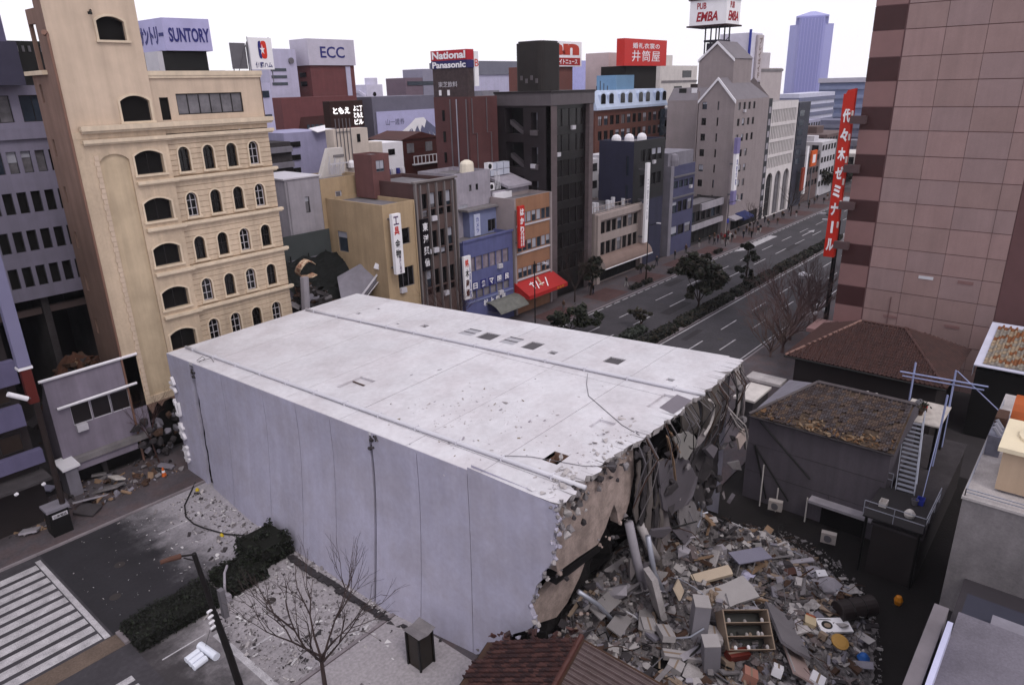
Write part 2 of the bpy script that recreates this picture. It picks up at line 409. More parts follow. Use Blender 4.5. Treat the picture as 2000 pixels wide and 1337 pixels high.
for k, (x, y, a, b) in enumerate(((63, 46.6, 4, 1.1), (84, 43.2, 7, 1.6), (97, 49.9, 5, 1.4), (112, 46.4, 9, 1.2), (90, 33.4, 6, 1.2), (76, 36.6, 5, .9), (104, 30.6, 8, 1.3), (70, 30.4, 4, 1.2), (131, 44, 7, 1.2))): g = MB(); g.face([(x, y, .003), (x + a, y + .05, .003), (x + a - .2, y + b, .003), (x + .1, y + b - .1, .003)]); struct('road_patch', g, mat('tar_patch_road', (0.055, 0.049, 0.057), rough=.95, var=.3, scale=.5, grain=.3))
for x, y in ((13.2, 46.8), (11.6, 43.6), (17.6, 35.4), (70, 43.5), (88, 46.6), (79, 33.5)): g = MB(); g.cyl((x, y, 0.0), .34, .009, 18); struct('drain_cover', g, mat('cover_iron', (0.06, 0.05, 0.05), rough=.7))
# turn arrow in the far lane
g = MB(); g.face([(146, 46.4, Z4), (151, 46.4, Z4), (151, 46.65, Z4), (146, 46.65, Z4)]); g.face([(151, 45.9, Z4), (153.5, 46.5, Z4), (151, 47.2, Z4)]); struct('lane_arrow', g, PAINT)
# dust thrown over the road round the fallen block
def blotch(cx, cy, rx, ry, z, seed, n=40, am=.25):
    rr = random.Random(seed); ph = [rr.uniform(0, 6.28) for _ in range(4)]
    return [(cx + rx * (1 + am * math.sin(3 * a + ph[0]) * .5 + am * math.sin(7 * a + ph[1]) * .5 + am * .4 * math.sin(13 * a + ph[2])) * math.cos(a),
             cy + ry * (1 + am * math.sin(2 * a + ph[3]) * .6 + am * .5 * math.sin(11 * a + ph[1])) * math.sin(a), z) for a in [2 * PI * i / n for i in range(n)]]
def dusty(name, col, dust, x_a, x_b, nscale=.45):
    """asphalt under a drift of cement dust that thickens towards the fallen wall"""
    m = mat(name, col, rough=.85, var=.35, scale=.35, grain=.2); N = m.node_tree.nodes; L = m.node_tree.links; b = N['Principled BSDF']; src = b.inputs['Base Color'].links[0].from_socket
    geo = N.new('ShaderNodeNewGeometry'); sx = N.new('ShaderNodeSeparateXYZ'); L.new(geo.outputs['Position'], sx.inputs[0]); no = N.new('ShaderNodeTexNoise'); no.inputs['Scale'].default_value = nscale; no.inputs['Detail'].default_value = 8; no.inputs['Roughness'].default_value = .7; L.new(geo.outputs['Position'], no.inputs['Vector'])
    ad = N.new('ShaderNodeMath'); ad.operation = 'MULTIPLY_ADD'; ad.inputs[1].default_value = 8.0; L.new(no.outputs[0], ad.inputs[0]); L.new(sx.outputs[0], ad.inputs[2])
    mr = N.new('ShaderNodeMapRange'); mr.inputs[1].default_value = x_a + 4; mr.inputs[2].default_value = x_b + 4; mr.interpolation_type = 'SMOOTHSTEP'; L.new(ad.outputs[0], mr.inputs[0])
    n2 = N.new('ShaderNodeTexNoise'); n2.inputs['Scale'].default_value = 6; n2.inputs['Detail'].default_value = 6; L.new(geo.outputs['Position'], n2.inputs['Vector']); m2 = N.new('ShaderNodeMixRGB'); m2.blend_type = 'MULTIPLY'; m2.inputs[0].default_value = .6; m2.inputs[1].default_value = (*dust, 1); L.new(n2.outputs[0], m2.inputs[2])
    mx_ = N.new('ShaderNodeMixRGB'); L.new(mr.outputs[0], mx_.inputs[0]); L.new(src, mx_.inputs[1]); L.new(m2.outputs[0], mx_.inputs[2]); L.new(mx_.outputs[0], b.inputs['Base Color']); return m
LANE = dusty('dusty_lane_asphalt', (0.075, 0.067, 0.074), (0.42, 0.385, 0.415), 10.5, 16.5, .6)
g = MB(); g.face([(10.4, 28.42, 0.003), (22, 28.42, 0.003), (22, 38.72, 0.003), (10.4, 38.72, 0.003)]); struct('dusty_lane', g, LANE)
g = MB(); g.face([(12.5, 20, 0.124), (21.8, 20, 0.124), (21.8, 28.1, 0.124), (12.5, 28.1, 0.124)]); struct('dusty_pavement', g, LANE)
g = MB(); g.face([(10.1, 40.14, .003), (22.6, 40.14, .003), (22.6, 52.36, .003), (10.1, 52.36, .003)]); struct('wet_asphalt', g, dusty('wet_road', (0.042, 0.039, 0.047), (0.43, 0.40, 0.445), 14.5, 20.0))
# ---------------------------------------------------------------- loose fragments: shared chunk meshes
def chunk_mesh(seed, m, flat=1.0, name='chunk', npt=14):
    key = ('chunk', seed, m.name, flat)
    if key in MESHC: return MESHC[key]
    rr = random.Random(seed); import bmesh
    bm = bmesh.new()
    for _ in range(npt):
        v = Vector((rr.gauss(0, 1), rr.gauss(0, 1), rr.gauss(0, 1))).normalized() * rr.uniform(.7, 1)
        bm.verts.new((v.x * .5, v.y * .5, v.z * .5 * flat))
    r = bmesh.ops.convex_hull(bm, input=bm.verts)
    bmesh.ops.delete(bm, geom=[v for v in bm.verts if not v.link_faces], context='VERTS')
    me = bpy.data.meshes.new(name); bm.to_mesh(me); bm.free(); me.materials.append(m); MESHC[key] = me
    return me
def gravel(name, n, sampler, smin, smax, mats, seed, label=None, parent=None, flat=.7):
    """n tiny tilted blocks in one mesh (nobody could count them)"""
    rr = random.Random(seed); mb = MB()
    hulls = [([v.co.copy() for v in me.vertices], [tuple(p.vertices) for p in me.polygons]) for me in (chunk_mesh(900 + i, RUBBLE, 1.0, npt=8) for i in range(6))]
    for _ in range(n):
        x, y, z = sampler(rr); s = smin * (smax / smin) ** (rr.random() ** 1.9)
        e = Euler((rr.uniform(-.6, .6), rr.uniform(-.6, .6), rr.uniform(0, 6.28))).to_matrix(); mb.cur = rr.randrange(len(mats)); c = Vector((x, y, z + s * flat * .25))
        if rr.random() < .3: mb.obox(c, s * rr.uniform(.6, 1.9), s * rr.uniform(.3, .9), s * flat * rr.uniform(.15, .7), e)
        else:
            sx, sy, sz = s * rr.uniform(.8, 1.7), s * rr.uniform(.6, 1.2), s * flat * rr.uniform(.6, 1.2); vs, fs = hulls[rr.randrange(6)]
            mb.raw([c + e @ Vector((v.x * sx, v.y * sy, v.z * sz)) for v in vs], fs)
    o = build(name, mb, mats, parent); o['kind'] = 'stuff'
    if label: o['label'] = label
    if parent is None: o['category'] = 'rubble'
    return o
SPECK = [RUBBLE, CONC_L, CONC, CONC_D, mat('pale_plaster', (0.58, 0.56, 0.58), rough=.9)]
def s_rect(x0, x1, y0, y1, z=0.0): return lambda r: (r.uniform(x0, x1), r.uniform(y0, y1), z)
gravel('road_gravel', 1100, lambda r: (21.6 - abs(r.gauss(0, 2.2)), r.uniform(40.5, 51.5), .006), .03, .34, SPECK, 5, 'loose concrete gravel along the foot of the fallen block')
gravel('lane_gravel', 3400, lambda r: (r.uniform(14, 21.8), r.uniform(24.5, 38.2), .01 if True else 0), .035, .3, SPECK, 6, 'pale crumbs of concrete scattered over the dusty lane')
gravel('asphalt_crumbs', 70, s_rect(10.5, 17, 41, 52, .004), .04, .16, [MATS['pale_plaster'], CONC_L], 7, 'stray white crumbs on the dark asphalt')
# ---------------------------------------------------------------- the toppled block lying across the street
FB = thing('fallen_building', 'toppled pale lilac building lying on its side across the street', 'building', (32, 36, 0))
ZA, ZB, ZC, ZD = 10.6, 11.9, 12.4, 11.05
XF = 22.5; Y_L, Y_R = 55.4, 16.8
def xfar(y): return 41.6 + (43.7 - 41.6) * (Y_L - y) / (Y_L - Y_R)
def zr(x, y):
    t = (Y_L - y) / (Y_L - Y_R); s = (x - XF) / (xfar(y) - XF)
    return (ZA * (1 - t) + ZB * t) * (1 - s) + (ZD * (1 - t) + ZC * t) * s
def foot(y):            # the wall's foot bulges out where it hit the road
    pts = [(16, 22.4), (22.4, 22.25), (28, 21.55), (44, 21.55), (51, 22.25), (56, 22.4)]
    for (a, xa), (b, xb) in zip(pts, pts[1:]):
        if a <= y <= b: return xa + (xb - xa) * (y - a) / (b - a)
    return 22.4
def wall_x(y, z): f = max(0, 1 - z / 9.0); return XF + (foot(y) - XF) * f ** 1.4
# front wall: tall panels, butted with open joints
joints = [(55.4, 51.75), (51.15, 47.05), (47.0, 41.55), (41.5, 37.65), (37.6, 34.0), (33.95, 30.22), (29.98, 26.2), (26.15, 22.4)]
crack_shift = {1: .22}
def wall_panel(ya, yb, i):
    mb = MB(); rows = [.55 * k for k in range(20)]; T = .28; nc = 4; A = []
    for z in rows + [None]:
        row = []
        for k in range(nc + 1):
            y = ya + (yb - ya) * k / nc; zz = zr(XF, y) - .03 if z is None else z
            if i == 0 and k == nc: y += .2 * max(0, 1 - zz / 9.5) + .06 * math.sin(zz * 2.1) + .04 * math.sin(zz * 6.3)      # the open crack
            if i == 1 and k == 0: y -= .16 * max(0, 1 - zz / 9.5) + .05 * math.sin(zz * 2.7) - .04 * math.sin(zz * 7.1)
            row.append((wall_x(y, zz), y, zz))
        A.append(row)
    n = len(A); w_ = nc + 1
    mb.raw([p for r in A for p in r], [(r * w_ + c, r * w_ + c + 1, (r + 1) * w_ + c + 1, (r + 1) * w_ + c) for r in range(n - 1) for c in range(nc)])
    mb.raw([(p[0] + T, p[1], p[2]) for r in A for p in r], [(r * w_ + c, (r + 1) * w_ + c, (r + 1) * w_ + c + 1, r * w_ + c + 1) for r in range(n - 1) for c in range(nc)])
    for c in (0, nc):
        q = [A[r][c] for r in range(n)] + [(A[r][c][0] + T, A[r][c][1], A[r][c][2]) for r in range(n)]; mb.raw(q, [(r, r + 1, n + r + 1, n + r) if c == 0 else (r, n + r, n + r + 1, r + 1) for r in range(n - 1)])
    q = list(A[-1]) + [(p[0] + T, p[1], p[2]) for p in A[-1]]; mb.raw(q, [(c, c + 1, w_ + c + 1, w_ + c) for c in range(nc)])
    return build('wall_panel', mb, LILAC, FB, smooth=True)
for i, (a, b) in enumerate(joints): wall_panel(a, b, i)
# torn last panel with a ragged edge
edge = [(22.4, 0.0), (21.7, .7), (21.2, 1.3), (20.3, 2.1), (19.9, 2.6), (18.6, 3.7), (18.1, 4.3), (18.5, 5.3), (18.1, 6.1), (17.6, 7.3), (17.45, 7.9), (17.0, 8.6), (16.75, 9.5), (16.9, 10.2), (16.6, 11.0), (16.95, 11.5), (16.8, 11.86)]
rr = random.Random(4); ed2 = []
for (a, b) in zip(edge, edge[1:]):
    ed2.append(a); ed2.append(((a[0] + b[0]) / 2 + rr.uniform(-.18, .18), (a[1] + b[1]) / 2 + rr.uniform(-.1, .1)))
ed2.append(edge[-1])
mb = MB(); T = .3
for (a, b) in zip(ed2, ed2[1:]):
    xa, xb = wall_x(22.36, a[1]), wall_x(22.36, b[1])
    P0, P1, P2, P3 = (wall_x(22.36, a[1]), 22.36, a[1]), (wall_x(a[0], a[1]), a[0], a[1]), (wall_x(b[0], b[1]), b[0], b[1]), (wall_x(22.36, b[1]), 22.36, b[1])
    q = [(p[0] + T, p[1], p[2]) for p in (P0, P1, P2, P3)]
    mb.raw([P0, P1, P2, P3] + q, [(0, 1, 2, 3), (7, 6, 5, 4), (1, 5, 6, 2)])
build('torn_wall_panel', mb, LILAC, FB)
# backing behind the joints
mb = MB()
mb.face([(23.7, 22.5, 0), (23.7, 55.2, 0), (23.6, 55.2, 10.4), (23.6, 22.5, 11.4)][::-1]); build('joint_backing', mb, VOID, FB)
# broken corners of the cracks
for (y, z, s) in ((51.25, 10.25, .42), (30.1, 11.1, .42), (29.6, 11.3, .3), (30.0, 2.3, .33)):
    for k in range(5):
        o = put('spalled_concrete', chunk_mesh(20 + k, CONC_D), FB, (XF - .04 + R.uniform(-.02, .1), y + R.uniform(-.25, .25), z - R.uniform(0, .8) * s / .42), (R.uniform(0, 3), R.uniform(0, 3), R.uniform(0, 3))); o.scale = (s * R.uniform(.4, 1),) * 3
# hairline crack in the second panel
mb = MB(); mb.tube([(22.47, 46.9, 7.0), (22.4, 46.95, 5.6), (22.35, 47.1, 4.0), (22.3, 47.12, 2.6)], .02, 4); build('hairline_crack', mb, CONC_D, FB)
# pale top strip and slab: a grid of large panels with openings
opens = [(25.4, 26.5, 18.85, 19.8, 'deep'), (25.6, 27.7, 35.8, 37.4, 'filled'), (29.8, 30.95, 18.8, 19.9, 'filled'),
         (37.8, 39.25, 36.45, 37.8, 'glass'), (37.8, 39.2, 34.4, 35.9, 'louvre'), (37.9, 39.35, 32.2, 33.6, 'glass'), (37.8, 39.3, 30.2, 31.4, 'louvre'),
         (37.85, 38.4, 28.3, 28.95, 'louvre'), (38.5, 39.6, 23.4, 24.65, 'louvre'), (37.8, 38.2, 18.95, 19.45, 'louvre'), (37.1, 37.5, 49.5, 49.95, 'louvre'), (37.5, 38.05, 41.3, 41.95, 'louvre'),
         (36.9, 37.15, 44.0, 44.3, 'louvre'), (39.0, 39.3, 49.0, 49.4, 'louvre'), (33.75, 35.9, 17.55, 18.5, 'filled')]
rows = [55.4, 50.2, 44.6, 38.9, 33.0, 27.0, 21.6, 17.75]
cols = [(0.0, 1.5), (1.5, 13.1), (13.1, None)]
def P3(x, y, d=0.0): return (x, y, zr(x, y) + d)
def slab(x0, x1, y0, y1, parent):
    mb = MB(); G = .02; lift = R.uniform(-.008, .008)
    hs = [h for h in opens if h[0] < x1(h[2]) and h[1] > x0 and h[2] < y1 and h[3] > y0]
    us = sorted({0.0, 1.0} | {t for h in hs for t in ((h[0] - x0) / (x1(h[2]) - x0), (h[1] - x0) / (x1(h[2]) - x0)) if 0 < t < 1})
    vs = sorted({y0 + G, y1 - G} | {v for h in hs for v in h[2:4] if y0 + G < v < y1 - G})
    def Q(t, y, d=0): x = x0 + G + (x1(y) - G - x0 - G) * t; return P3(x, y, d + lift)
    for i in range(len(us) - 1):
        for j in range(len(vs) - 1):
            cu, cv = (us[i] + us[i + 1]) / 2, (vs[j] + vs[j + 1]) / 2; cx = x0 + (x1(cv) - x0) * cu
            if any(h[0] < cx < h[1] and h[2] < cv < h[3] for h in hs): continue
            a, b, c, d = (us[i], vs[j]), (us[i + 1], vs[j]), (us[i + 1], vs[j + 1]), (us[i], vs[j + 1])
            mb.face([Q(*a), Q(*b), Q(*c), Q(*d)])
            for (p, q, gi, gj) in ((a, b, 0, -1), (b, c, 1, 0), (c, d, 0, 1), (d, a, -1, 0)):
                mb.face([Q(*q), Q(*p), Q(p[0], p[1], -.24), Q(q[0], q[1], -.24)])
    return build('roof_panel', mb, ROOFW, parent)
for j in range(len(rows) - 1):
    for (c0, c1) in cols:
        x0 = XF + c0
        slab(x0, (lambda y, c=c1: xfar(y)) if c1 is None else (lambda y, c=c1: XF + c), rows[j + 1], rows[j], FB)
mb = MB(); mb.face([P3(22.6, 17.9, -.2), P3(xfar(17.9) - .1, 17.9, -.2), P3(xfar(55.3) - .1, 55.3, -.2), P3(22.6, 55.3, -.2)])
hh = mb.v  # underlay, cut out under the deep opening
mb = MB()
for (a, b, c, d) in ((22.6, 25.3, 17.9, 55.3), (26.6, None, 17.9, 55.3), (25.3, 26.6, 17.9, 18.8), (25.3, 26.6, 19.85, 55.3)):
    mb.face([P3(a, c, -.2), P3(b or xfar(c) - .1, c, -.2), P3(b or xfar(d) - .1, d, -.2), P3(a, d, -.2)])
build('roof_underlay', mb, mat('joint_shadow_grey', (0.3, 0.28, 0.32), rough=.9), FB)
for (a, b, c, d, kind) in opens:
    m_ = {'glass': mat('frosted_glass', (0.42, 0.41, 0.45), rough=.4), 'louvre': mat('louvre_metal', (0.13, 0.12, 0.135), rough=.6), 'filled': ROOFW, 'deep': VOID}[kind]
    mb = MB(); z_ = -.07 if kind == 'glass' else (-.15 if kind != 'deep' else -1.5)
    if kind == 'deep':
        wm = mat('brown_shaft_wall', (0.28, 0.18, 0.14), rough=.9)
        for e in (((a, c), (b, c)), ((b, c), (b, d)), ((b, d), (a, d)), ((a, d), (a, c))):
            mb.face([P3(*e[0], -.02), P3(*e[1], -.02), P3(*e[1], -1.5), P3(*e[0], -1.5)])
        mb.face([P3(a, c, -1.5), P3(b, c, -1.5), P3(b, d, -1.5), P3(a, d, -1.5)]); build('roof_opening', mb, wm, FB); continue
    mb.prism([P3(a + .01, c + .01, z_), P3(b - .01, c + .01, z_), P3(b - .01, d - .01, z_), P3(a + .01, d - .01, z_)], (0, 0, -.04))
    wo = build('window' if kind in ('glass', 'louvre') else 'blocked_opening', mb, m_, FB)
    if kind == 'louvre' and b - a > .7:
        for k in range(7):
            q = MB(); yy = c + (d - c) * (k + .5) / 7; q.prism([P3(a + .04, yy - .05, z_ + .04), P3(b - .04, yy - .05, z_ + .04), P3(b - .04, yy + .03, z_ + .1), P3(a + .04, yy + .03, z_ + .1)], (0, 0, -.02)); build('slat', q, m_, wo)
    if kind == 'glass':
        q = MB()
        for t in (.02, .5, .98): x = a + (b - a) * t; q.tube([P3(x, c, z_ + .03), P3(x, d, z_ + .03)], .03, 4)
        build('sash', q, F_GREY, wo)
mb = MB(); mb.tube([P3(26.9, 35.9, -.08), P3(26.95, 37.3, -.08)], .05, 5); build('reinforcing_bar', mb, RUST, FB)
# ragged ends of the slab along the break
def ragged(x0, x1, name):
    rr = random.Random(int(x0 * 7)); mb = MB(); x = x0; prev = None; yc = 16.8
    while x < x1 + .01:
        yc += rr.uniform(-.16, .16); yc = min(17.05, max(16.55, yc)); y = yc + rr.uniform(-.07, .07) + (rr.uniform(.2, .55) if rr.random() < .07 else 0)
        cur = (min(x, x1), y)
        if prev:
            a, b = prev, cur; T = rr.uniform(.3, .55)
            t0, t1, t2, t3 = P3(a[0], 17.77), P3(a[0], a[1], rr.uniform(-.05, .0)), P3(b[0], b[1], rr.uniform(-.05, .0)), P3(b[0], 17.77)
            lo = [(p[0] + rr.uniform(-.05, .05), p[1] + (rr.uniform(-.05, .3) if k in (1, 2) else 0), p[2] - T * (1 if k in (0, 3) else .8)) for k, p in enumerate((t0, t1, t2, t3))]
            mb.cur = 0; mb.face([t0, t1, t2, t3]); mb.cur = 1; mb.face([t1, lo[1], lo[2], t2]); mb.face([lo[0], lo[3], lo[2], lo[1]])
        prev = cur; x += rr.choice([.08, .12, .2, .35, .5]) * rr.uniform(.8, 1.2)
    build(name, mb, [ROOFW, CONC_L], FB)
ragged(22.52, 24.0, 'broken_slab_edge'); ragged(24.02, 35.58, 'broken_slab_edge'); ragged(35.62, 43.6, 'broken_slab_edge')
mb = MB(); mb.face([P3(33.7, 16.72, .006), P3(35.9, 16.66, .006), P3(36.2, 17.8, .006), P3(34.0, 17.8, .006)]); build('painted_hole', mb, mat('hole_grey', (0.22, 0.2, 0.23), rough=.9), FB)  # flat grey patch painted for the dark hole at the slab edge
# pipes running along the slab with brackets
def pipe(x0, x1, m):
    pts = [P3(x0 + (x1 - x0) * t, 55.0 - 38.7 * t, .13) for t in [i / 12 for i in range(13)]]
    mb = MB(); mb.tube(pts, .12, 8); o = build('drain_pipe', mb, m, FB, smooth=True)
    for i in range(0, 12):
        p = Vector(pts[i]).lerp(Vector(pts[i + 1]), .4); q = MB(); q.box(p.x - .17, p.x + .17, p.y - .04, p.y + .04, p.z - .14, p.z + .14); build('bracket', q, m, o)
pipe(23.95, 24.25, PIPEW); pipe(35.4, 36.8, PIPEW)
mb = MB(); mb.tube([P3(35.75, 24.0, .2), P3(34.6, 23.3, .03), P3(33.2, 22.2, .03), P3(30.9, 18.4, .03), P3(30.4, 17.0, .02)], .02, 5); build('loose_cable', mb, F_GREY, FB)
mb = MB(); mb.tube([P3(24.4, 22.0, .05), P3(25.3, 20.4, .04), P3(26.0, 17.6, .04), P3(26.9, 16.3, .03)], .018, 5); build('loose_cable', mb, F_GREY, FB)
mb = MB(); mb.tube([P3(22.9, 51.2, .05), P3(23.3, 51.0, .3), P3(23.2, 50.4, .25), P3(22.8, 50.6, .1)], .02, 4); mb.tube([P3(22.8, 50.9, .05), P3(23.6, 50.3, .2), P3(23.5, 49.7, .04)], .02, 4); build('frayed_wire', mb, CONC_D, FB)
# end walls and far wall (partly hidden)
mb = MB(); mb.face([(22.6, 55.38, 0), (41.5, 55.38, 0), (41.5, 55.38, 10.9), (22.6, 55.38, 10.5)][::-1]); mb.face([(41.55, 55.3, 0), (43.6, 17.6, 0), (43.6, 17.6, 12.2), (41.55, 55.3, 10.9)][::-1]); build('rear_wall', mb, LILAC, FB)
# big raised characters along the left end of the wall (the name reads upwards)
FW = Face((22.47, 55.35, 0), (0, -1, 0), (-1, 0, 0))
for ch, z, h in (('ル', 8.05, 1.45), ('ビ', 6.0, 1.5), ('井', 3.9, 1.5), ('柏', 1.75, 1.55)):
    letters(FB, FW, ch, .42, z, h, .8, WHITE, d=.05, depth=.22, bold=.025, name='raised_letter', spin=PI / 2)
# the torn underside: storey slabs, beam, hanging sheets, column, rods
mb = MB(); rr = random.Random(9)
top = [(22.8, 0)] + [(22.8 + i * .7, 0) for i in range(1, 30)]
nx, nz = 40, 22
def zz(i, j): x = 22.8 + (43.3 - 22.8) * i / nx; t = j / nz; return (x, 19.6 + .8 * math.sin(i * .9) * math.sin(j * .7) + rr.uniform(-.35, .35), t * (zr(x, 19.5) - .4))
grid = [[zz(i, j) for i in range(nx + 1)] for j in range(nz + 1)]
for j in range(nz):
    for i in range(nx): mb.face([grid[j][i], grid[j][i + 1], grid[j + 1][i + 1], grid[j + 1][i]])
build('torn_floor', mb, mat('shaded_floor_underside', (0.03, 0.026, 0.029), rough=1, var=.5, scale=.9, bump=.8, bscale=4, grain=.3), FB)  # floor colour blackened to stand for the darkness inside the break
PINKB = mat('pinkish_plaster', (0.49, 0.40, 0.375), rough=.9, var=.3, scale=.9, streak=.3, bump=.3, bscale=5, grain=.2, col2=(0.38, 0.31, 0.29))
beam = [(23.0, 11.2), (23.0, 8.6), (23.3, 7.4), (25.0, 7.25), (26.9, 7.0), (27.6, 7.6), (28.4, 8.7), (28.75, 8.0), (28.9, 7.2), (29.6, 7.3), (30.0, 8.0), (30.4, 9.6), (30.2, 11.3), (27.0, 11.6)]
mb = MB(); mb.prism([(x, 17.25, z) for x, z in beam][::-1], (0, .5, 0)); build('plastered_beam', mb, PINKB, FB)
beam2 = [(22.7, 5.2), (23.0, 3.9), (24.6, 3.2), (25.6, 3.5), (26.8, 4.5), (27.6, 5.6), (27.0, 6.3), (25.0, 5.9)]
mb = MB(); mb.prism([(x, 18.3, z) for x, z in beam2][::-1], (0, .35, 0)); build('plastered_beam', mb, PINKB, FB)
mb = MB(); mb.prism([(23.0, 17.2, 7.3), (27.2, 17.2, 6.9), (27.0, 17.2, 6.5), (23.1, 17.2, 6.8)][::-1], (0, .6, 0)); build('steel_channel', mb, BLACKM, FB)
def warped(name, x0, x1, z0, z1, y, m, seed, bow=.5, tilt=0.0, lean=0.0):
    rr = random.Random(seed); mb = MB(); nu, nv = 6, 8; G = []
    ph = rr.uniform(0, 6)
    for j in range(nv + 1):
        row = []
        for i in range(nu + 1):
            s, t = i / nu, j / nv
            x = x0 + (x1 - x0) * s + tilt * (1 - t) + rr.uniform(-.06, .06) * (2.2 if j == 0 else 1)
            z = z0 + (z1 - z0) * t + (rr.uniform(-.35, .35) if j == 0 else 0)
            yy = y - lean * (1 - t) + bow * math.sin(s * 3 + ph) * .3 - bow * math.sin(t * PI) * .5
            row.append((x, yy, z))
        G.append(row)
    for j in range(nv):
        for i in range(nu): mb.face([G[j][i], G[j][i + 1], G[j + 1][i + 1], G[j + 1][i]])
    b = [[(x, y_ + .12, z) for (x, y_, z) in r] for r in G]
    for j in range(nv):
        for i in range(nu): mb.face([b[j][i], b[j + 1][i], b[j + 1][i + 1], b[j][i + 1]])
    for j in range(nv): mb.face([G[j][0], G[j + 1][0], b[j + 1][0], b[j][0]]); mb.face([G[j][nu], b[j][nu], b[j + 1][nu], G[j + 1][nu]])
    for i in range(nu): mb.face([G[0][i], b[0][i], b[0][i + 1], G[0][i + 1]])
    return build(name, mb, m, FB)
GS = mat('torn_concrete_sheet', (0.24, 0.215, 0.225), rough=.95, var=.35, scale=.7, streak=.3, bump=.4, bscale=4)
def plate(name, poly, y, m, seed, T=.14, tiltx=0.0, bend=0.0, jag=.09):
    """broken sheet hanging in the gap: an irregular outline in the X-Z plane with a ragged rim"""
    rr = random.Random(seed); zt = max(p[1] for p in poly); out_ = []
    for (a, b), (c, d) in zip(poly, poly[1:] + poly[:1]):
        k = max(1, int(math.hypot(c - a, d - b) / .35))
        for i in range(k): t = i / k; out_.append((a + (c - a) * t + rr.uniform(-jag, jag), b + (d - b) * t + rr.uniform(-jag, jag)))
    mb = MB(); mb.prism([(x, y - tiltx * (zt - z) + bend * math.sin(x * 1.7 + z), z) for x, z in out_][::-1], (0, T, 0)); return build(name, mb, m, FB)
SMG = mat('smooth_grey_board', (0.15, 0.135, 0.155), rough=.85, var=.15); SLT = mat('torn_slat', (0.2, 0.175, 0.17), rough=.9, var=.3, streak=.3)
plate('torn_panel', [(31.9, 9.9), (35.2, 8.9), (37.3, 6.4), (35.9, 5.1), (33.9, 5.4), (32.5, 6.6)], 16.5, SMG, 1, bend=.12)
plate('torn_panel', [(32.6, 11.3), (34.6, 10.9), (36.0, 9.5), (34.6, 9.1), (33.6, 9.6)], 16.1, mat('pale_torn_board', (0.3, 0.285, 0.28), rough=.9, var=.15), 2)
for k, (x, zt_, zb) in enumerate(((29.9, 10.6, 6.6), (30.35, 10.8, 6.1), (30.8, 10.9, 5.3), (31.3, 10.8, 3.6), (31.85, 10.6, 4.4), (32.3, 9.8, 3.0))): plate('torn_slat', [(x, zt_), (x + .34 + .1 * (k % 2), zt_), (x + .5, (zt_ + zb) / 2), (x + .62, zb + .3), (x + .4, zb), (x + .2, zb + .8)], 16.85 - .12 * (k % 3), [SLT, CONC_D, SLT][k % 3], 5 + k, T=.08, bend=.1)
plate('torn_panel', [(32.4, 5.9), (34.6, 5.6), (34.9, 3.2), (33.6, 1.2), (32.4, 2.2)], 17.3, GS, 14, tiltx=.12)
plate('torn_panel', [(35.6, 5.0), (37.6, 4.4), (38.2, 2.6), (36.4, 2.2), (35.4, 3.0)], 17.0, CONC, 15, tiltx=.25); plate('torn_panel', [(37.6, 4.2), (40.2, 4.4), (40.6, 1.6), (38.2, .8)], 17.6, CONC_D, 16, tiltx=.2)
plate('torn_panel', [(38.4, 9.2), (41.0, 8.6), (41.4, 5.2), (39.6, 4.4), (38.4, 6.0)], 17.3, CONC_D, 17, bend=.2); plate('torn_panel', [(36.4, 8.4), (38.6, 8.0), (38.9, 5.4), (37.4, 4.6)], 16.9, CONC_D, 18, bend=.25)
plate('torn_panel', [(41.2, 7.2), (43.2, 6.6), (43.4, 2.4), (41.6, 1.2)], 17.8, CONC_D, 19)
def ribbon(name, pts, w_, m):       # curled metal or ply strip following a path, w_ wide across Y
    mb = MB()
    for a, b in zip(pts, pts[1:]): mb.prism([a, b, (b[0], b[1] + w_, b[2] + .1), (a[0], a[1] + w_, a[2] + .1)], (.05, 0, .05))
    return build(name, mb, m, FB)
def arc3(cx, cz, r, a0, a1, y, sx=1.0, n=9): return [(cx + sx * r * math.cos(rad(a0 + (a1 - a0) * i / n)), y, cz + r * math.sin(rad(a0 + (a1 - a0) * i / n))) for i in range(n + 1)]
PST = mat('pale_strip', (0.40, 0.37, 0.37), rough=.8, var=.2)
ribbon('curled_strip', arc3(36.6, 10.8, 1.15, 70, -80, 16.1, 1.2), .12, PST); ribbon('curled_strip', arc3(36.0, 10.2, .9, 200, 330, 16.1, 1.6), .35, GS)
ribbon('curled_strip', arc3(39.0, 10.6, 1.0, 60, -70, 16.2, 1.1), .12, GS)
for k in range(4): ribbon('curled_strip', [(39.6 + .2 * k, 16.0 - .08 * k, 10.6 - .35 * k), (41.2 + .1 * k, 15.9, 9.2 - .3 * k), (42.9, 15.9, 7.9 - .25 * k), (43.8 - .1 * k, 16.0, 6.7 - .2 * k), (43.9, 16.1, 5.6)], .1 + .05 * (k % 2), [PST, GS][k % 2])
warped('torn_sheet', 41.9, 43.2, 8.4, 12.2, 16.7, PST, 77, bow=.3, tilt=1.0); warped('torn_sheet', 43.0, 44.0, 6.2, 12.0, 16.8, GS, 78, bow=.5, tilt=.9); warped('torn_sheet', 35.0, 36.8, 9.4, 12.0, 16.9, mat('dusky_sheet', (0.12, 0.105, 0.10), rough=.9, var=.2), 79, bow=.6); warped('torn_sheet', 37.6, 39.2, 9.0, 12.2, 16.8, MATS['dusky_sheet'], 80, bow=.8); warped('torn_sheet', 39.6, 41.6, 8.0, 12.2, 17.0, CONC_D, 81, bow=.5)
plate('torn_board', [(41.6, 7.6), (42.6, 7.9), (43.2, 6.8), (42.2, 6.5)], 15.9, mat('pinkish_scrap', (0.5, 0.42, 0.40), rough=.8), 82, jag=.03)
rr = random.Random(66)
